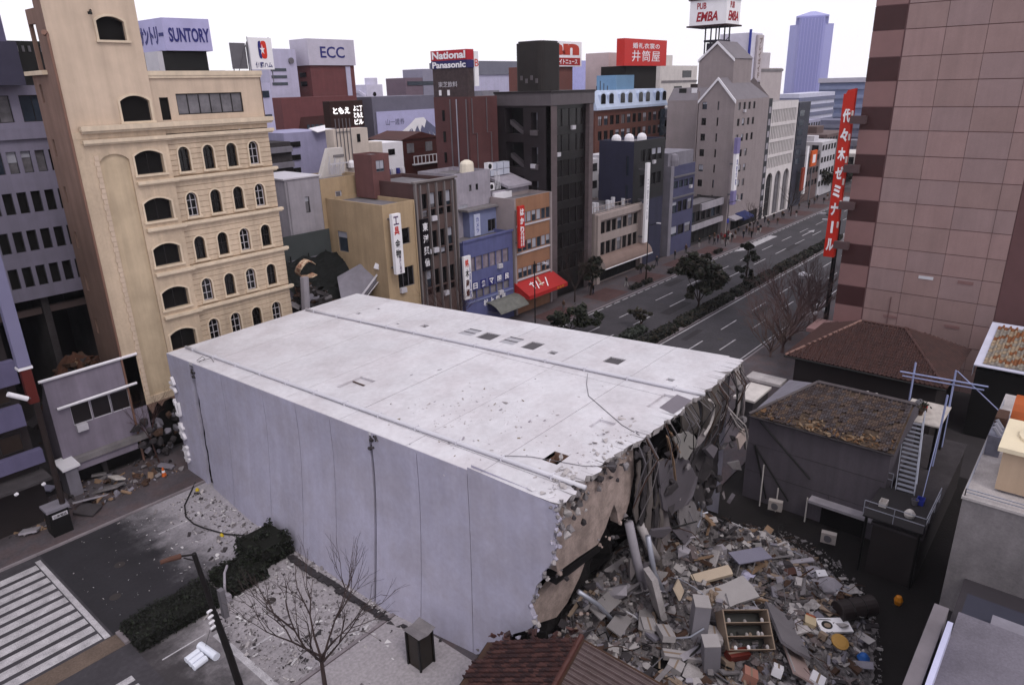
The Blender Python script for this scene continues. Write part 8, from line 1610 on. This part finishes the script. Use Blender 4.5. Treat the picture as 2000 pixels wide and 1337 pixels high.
LEAF_N = mat('near_black_leaf', (0.010, 0.010, 0.008), rough=.75, var=.4, scale=2)
hedge('long near-black clipped hedge between the crosswalk and the grey pole', 10.5, 15.7, 37.35, 40.0, .0, .95, 5200, 11, [LEAF_N, LEAF_N, LEAF_D], .07)
hedge('taller dark bush against the wall of the fallen building', 18.6, 21.4, 38.4, 41.2, 0, 1.7, 3400, 12, [LEAF_N, LEAF_D], .09, bumpy=.5); hedge('dark low hedge between the grey pole and the tall bush', 16.1, 18.8, 37.5, 40.2, 0, 1.0, 2600, 13, [LEAF_N, LEAF_D], .08)
HL = ['median hedge beginning at the fallen roof edge', 'second median hedge up the avenue from the fallen roof', 'third median hedge up the avenue, by the leaning tree', 'fourth median hedge up the avenue, by the slim tree', 'fifth median hedge up the avenue', 'sixth and farthest median hedge up the avenue']
for k in range(6): hedge(HL[k], 46 + k * 17, 61.5 + k * 17, 38.9, 40.5, .16, .95, 2200, 20 + k, [LEAF_N, LEAF_B, LEAF_D], .16)
for k, x in enumerate((66.0, 71.5)): hedge(['grey-green clipped block hedge left of the avenue lanes', 'grey-green clipped block hedge nearer the avenue centre'][k], x, x + 4.6, 42.0, 43.5, 0.0, .9, 900, 30 + k, [LEAF_D, mat('grey_green_leaf', (0.06, 0.07, 0.06), rough=.6)], .14)
def bare(label, base, h, spread, seed, m, r0=.14, levels=5, fork=.35, name='bare_tree', lean=(0, 0), n0=5):
    t = thing(name, label, 'tree', base, 'leafless street trees'); rr = random.Random(seed); b = Vector(base); top = b + Vector((lean[0], lean[1], h * fork)); mb = MB(); mb.tube([b, b.lerp(top, .5) + Vector((rr.uniform(-.1, .1), rr.uniform(-.1, .1), 0)), top], r0, 8, r0 * .75); build('trunk', mb, m, t); mb = MB()
    def grow(p, d, L, r, lv):
        q = p + d * L; mid = p.lerp(q, .5) + Vector((rr.uniform(-1, 1), rr.uniform(-1, 1), rr.uniform(-.3, .6))) * L * .07; mb.tube([p, mid, q], r, 5 if lv > 2 else 3, r * .62, cap=False)
        if lv <= 0: return
        for _ in range(rr.choice([2, 3, 3]) if lv > 1 else 2):
            ax = Vector((rr.uniform(-1, 1), rr.uniform(-1, 1), rr.uniform(-1, 1))).normalized(); nd = (Matrix.Rotation(rr.uniform(.25, .75), 3, ax) @ d + Vector((0, 0, .12))).normalized(); grow(q if rr.random() < .7 else mid, nd, L * rr.uniform(.6, .85), r * .6, lv - 1)
    for k in range(n0): a = 2 * PI * k / n0 + rr.uniform(-.4, .4); grow(top - Vector((0, 0, rr.uniform(0, h * .08))), Vector((math.cos(a) * spread, math.sin(a) * spread, 1)).normalized(), h * .26, r0 * .55, levels)
    build('branches', mb, m, t); return t
bare('bare reddish tree in the foreground before the dusty lane', (15.6, 27.0, 0), 8.6, .75, 5, mat('grey_brown_bark', (0.07, 0.05, 0.05), rough=.95), r0=.13, levels=4, fork=.26, n0=7)
bare('large bare reddish tree crown in front of the pink tower sign', (83.4, 26.6, 0), 10.5, .75, 6, mat('mauve_twig', (0.15, 0.10, 0.10), rough=.95), r0=.2, levels=5, fork=.18, n0=9)
bare('second bare reddish tree crown nearer the brown hipped roof', (78.6, 25.8, 0), 8.5, .8, 26, MATS['mauve_twig'], r0=.22, levels=6, fork=.16, n0=8)
bare('third bare reddish tree crown by the tall dark pole', (91, 26.2, 0), 9.5, .7, 27, MATS['mauve_twig'], r0=.22, levels=6, fork=.18, n0=8)
bare('low bare thicket tree beside the torn far corner of the block', (76.5, 26.4, 0), 6.5, .8, 7, mat('pale_twig', (0.17, 0.12, 0.11), rough=.95), r0=.14, levels=5, fork=.15, n0=7)
bare('bare twiggy tree at the far pavement before the brown office', (56.5, 57.2, .1), 9, .5, 8, BARK_R, r0=.12, levels=5, fork=.3, n0=4)
bare('bare tree in front of the narrow tower pillar', (81.3, 57.0, .1), 8, .6, 9, BARK, r0=.12, levels=5, fork=.3, n0=4)
bare('bare tree beside the white gridded building arches', (166, 56, .1), 8, .6, 10, BARK, r0=.15, levels=4, fork=.3, n0=5)
bare('bare leaning sapling before the wrecked shop corner', (21.4, 58.6, .1), 6.5, .5, 11, BARK_R, r0=.07, levels=4, fork=.4, n0=3, lean=(-.3, 0))
bare('bare sapling beside the blue awning farther along', (143.2, 55.6, .1), 7, .6, 12, BARK, r0=.12, levels=4, fork=.3, n0=5)
# ---------------------------------------------------------------- poles, booths, small street things
PL = thing('lamp_pole', 'dark foreground pole with a rusty lamp arm and white insulators', 'street lamp', (12.0, 29, 0)); DP = mat('sooty_pole', (0.014, 0.010, 0.012), rough=.8)
mb = MB(); mb.tube([(12.2, 29, 0), (11.85, 29, 4.0), (11.55, 29, 6.6)], .2, 10, .15); mb.tube([(11.55, 29, 6.6), (11.2, 29, 10.2)], .13, 10, .11); build('pole', mb, DP, PL)
mb = MB(); mb.tube([(11.2, 29, 10.15), (10.9, 29.05, 10.25), (10.6, 29.1, 10.35)], .05, 6); mb.tube([(11.1, 29, 9.9), (10.75, 29.05, 10.2)], .03, 5); build('arm', mb, DP, PL); mb = MB(); mb.tube([(10.65, 29.1, 10.33), (10.2, 29.15, 10.42), (9.8, 29.2, 10.45)], .13, 8, .1); build('lamp_head', mb, mat('rusty_lamp', (0.12, 0.06, 0.045), rough=.7), PL)
bx(PL, 'bracket_plate', F_GREY, 11.95, 12.2, 28.9, 29.2, 6.0, 7.6)
for k in range(4): mb = MB(); mb.tube([(11.45, 28.95, 6.9 - k * .32), (11.2, 28.9, 6.9 - k * .32)], .07, 7); build('insulator', mb, WHITE, PL)
mb = MB(); mb.tube([(11.6, 29, 9.0), (12.4, 31, 5.0), (12.9, 34.5, .4)], .012, 4); build('stay_wire', mb, BLACKM, PL)
BT_ = thing('phone_booth', 'dark glazed phone booth with a folded pale roof against the fallen wall', 'phone booth', (20, 24.2, .1)); mb = MB()
for x, y in ((19.45, 23.65), (20.45, 23.65), (19.45, 24.65), (20.45, 24.65)): mb.box(x - .05, x + .05, y - .05, y + .05, .12, 2.3)
build('frame', mb, BLACKM, BT_); mb = MB(); mb.box(19.47, 20.43, 23.67, 24.63, .15, 2.25); build('glazing', mb, mat('murky_glass', (0.03, 0.022, 0.015), rough=.25, var=.6, scale=2), BT_); mb = MB(); mb.face([(19.35, 24.8, 2.45), (19.35, 23.5, 2.45), (20.0, 23.5, 2.3), (20.0, 24.8, 2.3)]); mb.face([(20.0, 24.8, 2.3), (20.0, 23.5, 2.3), (20.6, 23.5, 2.45), (20.6, 24.8, 2.45)]); build('roof', mb, CONC, BT_); mb = MB(); mb.box(19.7, 20.1, 24.0, 24.3, .9, 1.5); build('telephone', mb, mat('phone_green', (0.1, 0.13, 0.02)), BT_)
BX = thing('kiosk_box', 'black street box with a grey top and white lettering by the dark sign pole', 'street box', (12.1, 54.2, .1)); bx(BX, 'casing', BLACKM, 11.5, 12.8, 53.6, 54.8, .12, 2.1); bx(BX, 'top', GREYW, 11.4, 12.9, 53.5, 54.9, 2.1, 2.3); bx(BX, 'name_plate', F_WHITE, 11.7, 12.7, 53.56, 53.6, 1.55, 1.85); letters(BX, face_y(53.56, 0), '公衆電話', 12.2, 1.7, .85, .2, INK, d=.005, depth=.01)
WP = thing('barricade', 'white plastic road barricade lying on the asphalt', 'barricade', (12.3, 34, 0)); WPL = mat('white_plastic', (0.7, 0.72, 0.8), rough=.45)
for k in range(3): mb = MB(); mb.tube([(11.75, 34.55 - k * .42, .2), (12.55, 34.65 - k * .42, .22)], .19, 10); build('drum', mb, WPL, WP, smooth=False)
mb = MB(); mb.tube([(12.8, 35.0, .24), (12.95, 33.4, .24)], .23, 12); build('crossbar', mb, WPL, WP)
RP = thing('bent_rail', 'bent grey rail end beside the hedges', 'rail', (16.0, 38.3, 0)); mb = MB(); mb.tube([(15.9, 37.7, 0), (16.0, 37.8, .9), (16.5, 38.6, 1.25), (17.0, 39.2, 1.2)], .08, 7); build('tube', mb, GREYL, RP); bx(RP, 'foot', GREYL, 15.6, 16.1, 37.3, 37.8, 0, .5)
CBL = build('fallen_cable', MB().tube([(21.7, 52.9, .1), (20.6, 51.6, .08), (19.5, 50.3, .08), (18.8, 48.7, .08), (18.7, 47.3, .08), (18.9, 46.2, .08), (19.5, 44.2, .08), (20.6, 42.4, .08), (21.3, 41.4, .1)], .055, 6), mat('black_cable', (0.02, 0.016, 0.018), rough=.6)); tag(CBL, 'thick black cable curving round the gravel by the fallen wall', 'cable')
LT = build('broken_kerb_lip', MB(), KERB) if False else None
mb = MB(); rr = random.Random(77); pts = [(20.95, 38.3), (20.9, 36), (21.0, 33.5), (20.9, 31), (21.05, 28.6), (21.4, 26.2)]
for (a, b), (c, d) in zip(pts, pts[1:]):
    for k in range(4): t0, t1 = k / 4, (k + .92) / 4; p, q_ = (a + (c - a) * t0, b + (d - b) * t0), (a + (c - a) * t1, b + (d - b) * t1); mb.prism([(p[0] - .3 + rr.uniform(-.12, .12), p[1], rr.uniform(.1, .3)), (q_[0] - .3 + rr.uniform(-.12, .12), q_[1], rr.uniform(.1, .3)), (q_[0] + .25, q_[1], .05), (p[0] + .25, p[1], .05)], (0, 0, -.12))
o = build('heaved_asphalt', mb, CONC_D); tag(o, 'ridge of heaved asphalt slabs along the wall foot', 'broken asphalt', kind='stuff')
# debris in front of the wrecked shop
rr = random.Random(55)
DB_ = [('long pale slab lying before the wrecked shop', 15.2, 56.6, 2.6, 1.0, GREYL), ('grey slab propped beside the long pale slab', 16.7, 57.2, 2.2, 1.1, CONC), ('mossy grey slab at the pavement edge', 14.4, 55.2, 1.6, 1.2, CONC_D), ('white panel among the shop debris', 17.8, 58.4, 1.4, .8, OFFW), ('pale blue panel under the tilted shop', 13.6, 61.2, 1.0, .7, LILACW), ('white bundle beneath the banded building', 12.4, 60.9, .8, .6, OFFW), ('reddish box on the pavement beneath the banded building', 11.0, 57.9, .9, .8, mat('box_red_brown', (0.22, 0.07, 0.05))), ('pale rounded slab left of the black street box', 10.6, 55.6, 1.2, .8, GREYL), ('brown plank before the cream building foot', 20.3, 57.2, 2.4, .3, WOOD_D), ('grey sheet against the fallen wall end', 21.3, 57.0, 1.2, .8, GREYW)]
for lb, x, y, L, W, m in DB_: t = thing('broken_slab', lb, 'slab', (x, y, .3), None, (rr.uniform(-.4, .4), rr.uniform(-.4, .4), rr.uniform(0, 3))); mb = MB(); mb.box(-L / 2, L / 2, -W / 2, W / 2, 0, .14); lpart('slab_body', mb, m, t)
gravel('shop_debris', 520, lambda r: (r.uniform(9.5, 22), 55.4 + abs(r.gauss(0, 2.4)), .13), .08, .8, [CONC_D, WOOD_D, CONC, GREYW, WOOD], 56, 'splintered debris before the wrecked shop')
CNE = thing('traffic_cone', 'orange and white traffic cone at the end of the fallen wall', 'traffic cone', (20.6, 56.0, .12)); mb = MB(); mb.lathe((20.6, 56, .12), [(.22, 0), (.2, .05), (.13, .35), (.06, .75)], 10); build('cone_body', mb, mat('cone_orange', (0.6, 0.16, 0.04)), CNE); mb = MB(); mb.lathe((20.6, 56, .45), [(.145, 0), (.11, .17), (.08, .17)], 10); build('white_band', mb, WHITE, CNE)
for i, (x, y) in enumerate(((21.2, 51.6), (19.2, 44.2))): o = thing('yellow_marker', ['yellow marker lying at the upper bend of the black cable', 'yellow marker lying at the lower bend of the black cable'][i], 'marker', (x, y, .02)); mb = MB(); mb.lathe((x, y, .02), [(.14, 0), (.16, .1), (.08, .25)], 8); build('marker_body', mb, mat('marker_yellow', (0.55, 0.42, 0.05)), o)
# collapsed lot between the cream and yellow buildings
mb = MB(); rr = random.Random(13); n_ = 22
G_ = [[(37.6 + 12 * i / n_, 61 + 9 * j / n_) for i in range(n_ + 1)] for j in range(n_ + 1)]
def lot(x, y): return 9.2 * math.exp(-((x - 43) / 6.0) ** 2 - ((y - 66) / 4.2) ** 2) + .5
for j in range(n_):
    for i in range(n_): mb.face([(x, y, lot(x, y) + .0) for x, y in (G_[j][i], G_[j][i + 1], G_[j + 1][i + 1], G_[j + 1][i])])
o = build('collapsed_lot', mb, mat('charred_rubble', (0.045, 0.038, 0.04), rough=1, var=.5, scale=1.2, bump=.8, bscale=4)); tag(o, 'dark heap of a collapsed building beside the cream office', 'rubble', kind='stuff')
gravel('lot_debris', 420, lambda r: (lambda x, y: (x, y, lot(x, y)))(r.uniform(38, 49), r.uniform(61.3, 68)), .25, 1.7, [CONC_D, CONC, GREYW, WOOD_D, BLACKM, RUST], 57, 'tangled dark debris of the collapsed lot')
t = thing('safety_net', 'sagging black net draped over the collapsed lot', 'net', (46.5, 67, 6)); mb = MB(); nn_ = 12
for j in range(nn_):
    for i in range(nn_):
        def np_(a, b): x = 41 + 9.5 * a / nn_; u, v = a / nn_, b / nn_; return (x, 64.6 + 4.4 * v, 8.6 + 3.6 * v - 1.3 * math.sin(u * PI) * (1 - v) + .25 * math.sin(a * 1.7 + b))
        mb.face([np_(i, j), np_(i + 1, j), np_(i + 1, j + 1), np_(i, j + 1)])
build('netting', mb, mat('black_netting', (0.010, 0.012, 0.012), rough=.9), t); mb = MB(); [mb.tube([(41 + 9.5 * k / 4, 69.2, 3), (41 + 9.5 * k / 4, 69.1, 12.6)], .08, 5) for k in range(5)]; build('net_post', mb, BLACKM, t)
t = thing('mesh_fence', 'grey-green mesh screen at the back of the collapsed lot', 'fence', (44, 69.4, 12)); mb = MB(); mb.box(40.5, 49.2, 69.5, 69.55, 12.0, 14.8); build('screen', mb, mat('grey_green_mesh', (0.085, 0.095, 0.10), rough=.9), t); bx(t, 'base_wall', GREYW, 40.5, 49.2, 69.3, 69.5, 11.2, 12.0)
t = thing('tilted_deck', 'tilted grey concrete deck rising towards the white box', 'concrete deck', (47.5, 63, 9)); mb = MB(); mb.prism([(44.6, 62.2, 8.2), (46.2, 61.6, 7.9), (51.0, 62.2, 10.6), (50.2, 64.6, 11.4), (46.5, 65.2, 10.2)], (0, 0, -.35)); build('deck', mb, GREYW, t); mb = MB(); mb.tube([(46.4, 61.6, 8.1), (50.6, 62.0, 11.0)], .12, 5); mb.tube([(46.9, 61.55, 7.8), (51.1, 61.9, 10.5)], .06, 5); build('deck_rail', mb, F_WHITE, t)
t = thing('white_cabinet', 'tipped bright white roof cabinet with dangling struts beside the tool shop', 'cabinet', (50.4, 62, 11.4)); mb = MB(); mb.obox((50.1, 61.7, 11.7), 1.0, .6, 1.9, Euler((.1, .45, .1)).to_matrix()); build('casing', mb, WHITE, t); mb = MB(); mb.obox((50.8, 61.6, 12.0), .25, .7, 2.6, Euler((.1, .5, .1)).to_matrix()); build('side_panel', mb, OFFW, t); mb = MB(); [mb.tube([(50.3 + k * .45, 61.5, 10.9), (50.5 + k * .55, 61.3, 7.6 - k)], .11, 6) for k in range(3)]; mb.obox((50.6, 61.5, 10.2), .7, .6, .9, Euler((.3, .4, .1)).to_matrix()); build('strut', mb, F_WHITE, t)
t = thing('torn_sheet_piece', 'curled cream and rust torn sheet standing in the collapsed lot', 'torn sheet', (40.9, 62, 12)); mb = MB(); ring = [(40.9 + 1.1 * math.cos(a), 62 + .3 * math.sin(2 * a), 12.6 + .85 * math.sin(a)) for a in [.4 + i * .5 for i in range(11)]]
for a, b in zip(ring, ring[1:]): mb.prism([a, b, (b[0], b[1] + .9, b[2] + .1), (a[0], a[1] + .9, a[2] + .1)], (0, 0, .08))
build('sheet', mb, mat('cream_rust_sheet', (0.62, 0.5, 0.38), rough=.7, var=.3, scale=1.5, col2=(0.3, 0.13, 0.08)), t); mb = MB(); mb.tube([(40.2, 62, 12.0), (39.9, 62, 8.5)], .45, 8); build('tank', mb, GREYL, t); mb = MB(); [mb.tube([(39.6 + k * .35, 60.6, 8.5), (39.9 + k * .35, 60.6, 4.5)], .14, 5) for k in range(3)]; build('pipe', mb, MT, t)
for k in range(14): a = Vector((rr.uniform(38.5, 45), rr.uniform(61.2, 63), rr.uniform(6.2, 10.5))); b = a + Vector((rr.uniform(-2, 2.4), rr.uniform(-.5, .8), rr.uniform(-1.6, 1.2))); o = build('bent_girder', MB().tube([a, b], rr.uniform(.08, .24), 4), rr.choice([GREYW, CONC_D, CONC, GREYL])); tag(o, near_label(f'{"long" if (b - a).length > 2 else "short"} bent girder in the dark lot', a.x, a.y, [(40.9, 62, 'curled cream sheet'), (47.5, 63, 'tilted grey deck'), (50.4, 62, 'tipped white cabinet'), (43, 66, 'black net'), (38, 61, 'cream office corner')]), 'girder', 'bent girders in the collapsed lot')
# lamp poles and round lamp by the near pavement
for i, (x, y, h, lb) in enumerate(((88.5, 24.3, 14.8, 'tall dark pole left of the long red vertical sign'), (93.5, 25.4, 13.2, 'second dark pole beside the long red vertical sign'), (100.2, 56.0, 9.0, 'dark pole beside the white blade sign at the far kerb'), (70.2, 55.6, 8.6, 'thin dark pole before the tan building awning'), (128.0, 54.8, 9.0, 'dark pole with a small blue plate before the low shop'))):
    t = thing('utility_pole', lb, 'pole', (x, y, 0)); mb = MB(); mb.tube([(x, y, 0), (x, y, h)], .17 if i < 2 else .09, 8, .11 if i < 2 else .06); build('pole', mb, DP, t); mb = MB(); mb.tube([(x, y, h - .6), (x, y + (1.6 if y < 40 else -1.6), h - .1)], .05, 5); build('arm', mb, DP, t); mb = MB(); mb.obox((x, y + (1.8 if y < 40 else -1.8), h - .05), .3, .7, .16); build('lamp_head', mb, F_WHITE, t)
    if i == 4: bx(t, 'blue_plate', BLUEI, x - .4, x + .4, y - .1, y - .06, 4.6, 5.4)
t = thing('round_lamp', 'white round lamp on a pole standing in the bare tree branches', 'street lamp', (90.6, 28.2, 0)); mb = MB(); mb.lathe((90.6, 28.2, 5.9), [(.2, 0), (.52, .2), (.6, .5), (.45, .8), (.15, .95)], 14); build('lamp_head', mb, WHITE, t, smooth=True); mb = MB(); mb.tube([(90.6, 28.2, 0), (90.6, 28.2, 5.9)], .07, 6); build('pole', mb, F_GREY, t); mb = MB(); mb.lathe((90.6, 28.2, 6.32), [(.615, 0), (.62, .06), (.615, .1)], 14); build('band', mb, F_GREY, t)
for i, (x, y) in enumerate(((86.9, 25.0), (89.0, 24.6))): t = thing('globe_lamp', ['left small white globe lamp near the tower foot', 'right small white globe lamp near the tower foot'][i], 'street lamp', (x, y, 0)); mb = MB(); mb.lathe((x, y, 2.6), [(.1, 0), (.27, .15), (.3, .3), (.2, .5), (.05, .56)], 10); build('globe', mb, WHITE, t, smooth=True); mb = MB(); mb.tube([(x, y, 0), (x, y, 2.6)], .06, 6); build('post', mb, BLACKM, t)
t = thing('site_hut', 'small pale roof with a chimney among the bare trees by the far torn corner', 'hut', (60, 22.4, 0)); bx(t, 'wall', CONC_D, 57.8, 61.4, 21.0, 22.6, 0, 2.8); bx(t, 'roof', OFFW, 57.6, 61.6, 20.8, 22.8, 2.8, 3.0)
# ---------------------------------------------------------------- cars far up the street
def car(label, x, y, m, rz=0):
    t = thing('parked_car', label, 'car', (x, y, 0), None, (0, 0, rz)); mb = MB(); pr = [(-2.1, .35), (2.1, .35), (2.15, .8), (1.2, .95), (.6, 1.42), (-1.2, 1.45), (-1.8, .98), (-2.15, .9)]; mb.prism([(a, -.85, b) for a, b in pr], (0, 1.7, 0)); lpart('body', mb, m, t); mb = MB(); mb.prism([(a, -.87, b) for a, b in ((1.0, .98), (.55, 1.36), (-1.1, 1.38), (-1.6, 1.0))], (0, 1.74, 0)); lpart('window', mb, GLASS, t)
    for wx in (-1.3, 1.3):
        for wy in (-.8, .62): mb = MB(); mb.tube([(wx, wy, .32), (wx, wy + .2, .32)], .32, 12); lpart('wheel', mb, BLACKM, t)
    for wy in (-.6, .6): mb = MB(); mb.box(-2.2, -2.12, wy - .15, wy + .15, .6, .75); lpart('headlight', mb, WHITE, t)
car('white car far up the avenue near the overpass', 206, 46.4, WHITE); car('dark blue car far up the avenue behind the white car', 222, 49.2, mat('car_navy', (0.03, 0.035, 0.1), rough=.4)); car('silver car at the far kerb beyond the white gridded building', 192, 51.0, mat('car_silver', (0.4, 0.4, 0.44), rough=.4)); car('dark car in the near lane beside the red sign, far off', 178, 34.4, mat('car_black', (0.02, 0.02, 0.025), rough=.4)); car('pale car beyond the silver car at the far kerb', 236, 50.6, OFFW)
# ---------------------------------------------------------------- people on the far pavement
SKIN = mat('skin', (0.42, 0.26, 0.2), rough=.7, var=0); HAIR = mat('black_hair', (0.015, 0.012, 0.012), rough=.7, var=0)
def body_mesh(stride, arm, name):
    vs = [(0, 0, .92), (0, 0, 1.15), (0, 0, 1.38), (0, 0, 1.5), (0, .02, 1.6), (0, .02, 1.72), (.1, 0, .86), (.11, stride * .5, .48), (.11, stride * .95, .08), (.11, stride * .95 + .16, .03), (-.1, 0, .86), (-.11, -stride * .45, .48), (-.11, -stride * .95, .1), (-.11, -stride * .95 + .16, .04), (.2, 0, 1.38), (.25, -arm * .5, 1.1), (.25, -arm * .3 + .08, .86), (.25, -arm * .3 + .1, .78), (-.2, 0, 1.38), (-.25, arm * .5, 1.1), (-.25, arm * .5 + .1, .86), (-.25, arm * .5 + .12, .78)]
    es = [(0, 1), (1, 2), (2, 3), (3, 4), (4, 5), (0, 6), (6, 7), (7, 8), (8, 9), (0, 10), (10, 11), (11, 12), (12, 13), (2, 14), (14, 15), (15, 16), (16, 17), (2, 18), (18, 19), (19, 20), (20, 21)]
    rs = [.16, .15, .17, .06, .095, .08, .1, .075, .05, .04, .1, .075, .05, .04, .075, .055, .04, .035, .075, .055, .04, .035]
    me = bpy.data.meshes.new(name); me.from_pydata(vs, es, []); o = bpy.data.objects.new(name, me); COL.objects.link(o); md = o.modifiers.new('skin', 'SKIN'); md.use_smooth_shade = True
    for v, r in zip(me.skin_vertices[0].data, rs): v.radius = (r, r * .8)
    me.skin_vertices[0].data[0].use_root = True; o.modifiers.new('sub', 'SUBSURF').levels = 1
    dg = bpy.context.evaluated_depsgraph_get(); m2 = bpy.data.meshes.new_from_object(o.evaluated_get(dg)); COL.objects.unlink(o); bpy.data.objects.remove(o); m2.materials.clear()
    for m in (SKIN, INK, INK, HAIR, BLACKM): m2.materials.append(m)
    for p in m2.polygons:
        c = p.center; p.use_smooth = True
        p.material_index = 4 if c.z < .07 else 2 if c.z < .93 and abs(c.x) < .2 else 0 if (c.z < .84) else 1 if c.z < 1.49 else 3 if (c.z > 1.7 or (c.z > 1.58 and c.y < .0)) else 0
    return m2
BODY = [body_mesh(.28, .2, 'walking_body'), body_mesh(.04, .05, 'standing_body'), body_mesh(-.24, .25, 'striding_body')]
COATS = [('dark grey', (0.04, 0.04, 0.045)), ('maroon', (0.15, 0.025, 0.04)), ('black', (0.012, 0.012, 0.014)), ('navy', (0.02, 0.025, 0.07)), ('beige', (0.4, 0.32, 0.24)), ('brown', (0.1, 0.06, 0.04)), ('white', (0.62, 0.6, 0.62)), ('red', (0.35, 0.03, 0.04))]
PANTS = [('black', (0.012, 0.012, 0.014)), ('grey', (0.12, 0.12, 0.13)), ('navy', (0.02, 0.025, 0.06)), ('pale', (0.45, 0.43, 0.43))]
PANCH = [(98, 60, 'beige shop canopy'), (119, 60, 'grey-blue building'), (131, 60, 'low shop'), (141, 59, 'lilac-topped blade sign'), (147, 59, 'blue awning'), (152, 60, 'gabled building door'), (158, 60, 'dark slot building'), (167, 60, 'street arches'), (180, 60, 'dark sign building'), (85.6, 57.2, 'tree at the black tower'), (75.6, 57, 'red awning'), (205, 62, 'far tree mass')]
rr = random.Random(31)
PP = [(127.8, 57), (129.4, 56.1), (130.2, 57.4), (131.5, 56.6), (132.6, 57.8), (133.8, 56.5), (134.9, 57.4), (136.2, 57.9), (137.9, 53.8), (141.5, 53.9), (142.6, 56.8), (146, 57.5), (150.4, 55.2), (151.6, 55.8), (155, 57.8), (160.8, 55.8), (162.2, 56.6), (165.5, 54.6), (170, 57.8), (175.9, 57.6), (178, 56.0), (182, 57.2), (185.2, 57), (188, 55.6), (191, 58.2), (194, 56.6), (86.1, 57.0), (87.2, 58.4), (118.4, 58.2), (124.6, 58.6), (107, 57.9), (76.9, 55.8), (128.6, 58.4), (129.9, 55.2), (131.2, 58.6), (132.2, 55.4), (133.2, 57.0), (135.6, 56.2), (136.8, 55.0), (139.4, 57.2), (140.6, 55.4), (144.5, 54.6), (148.4, 56.8), (154, 54.6), (158.6, 57.2), (92.6, 55.2), (100.8, 57.4), (113, 57.6)]
for k, (x, y) in enumerate(PP):
    cn, cc = COATS[(k * 5 + k // 3) % 8] if not 2 <= k <= 6 else COATS[[1, 7, 1, 6, 1][k - 2]]; pn, pc = PANTS[(k * 3) % 4]; pose = k % 3; s = rr.uniform(.94, 1.04)
    o = put('person', BODY[pose], None, (x, y, .12)); o.rotation_euler = (0, 0, rr.choice([PI / 2, -PI / 2, PI / 2 + .4, -PI / 2 - .3])); o.scale = (s, s, s)
    for i, m in ((1, mat('coat_' + cn.replace(' ', '_'), cc, rough=.8, var=0)), (2, mat('trousers_' + pn, pc, rough=.8, var=0))): o.material_slots[i].link = 'OBJECT'; o.material_slots[i].material = m
    tag(o, near_label(f'person in a {cn} coat {["walking", "standing", "striding"][pose]}', x, y, PANCH), 'person', 'people on the far pavement')
for k, x in enumerate((91.5, 95.0, 103.5, 107.0, 110.5, 116.0, 121.0)): hedge(['first', 'second', 'third', 'fourth', 'fifth', 'sixth', 'last'][k] + ' low planter hedge along the far kerb counted from the black tower', x, x + 2.6, 53.2, 54.1, .12, .7, 260, 50 + k, [LEAF_N, LEAF_B], .13)
# ---------------------------------------------------------------- thin city haze
hz = MB().box(-120, 1300, -120, 650, -1.04, 118); hm = bpy.data.materials.new('haze'); hm.use_nodes = True; hm.node_tree.nodes.clear(); ho = hm.node_tree.nodes.new('ShaderNodeOutputMaterial'); hv = hm.node_tree.nodes.new('ShaderNodeVolumePrincipled'); hv.inputs['Color'].default_value = (.9, .9, 1, 1); hv.inputs['Density'].default_value = .00011; hm.node_tree.links.new(hv.outputs[0], ho.inputs['Volume'])
o = build('haze', hz, hm); o['kind'] = 'stuff'
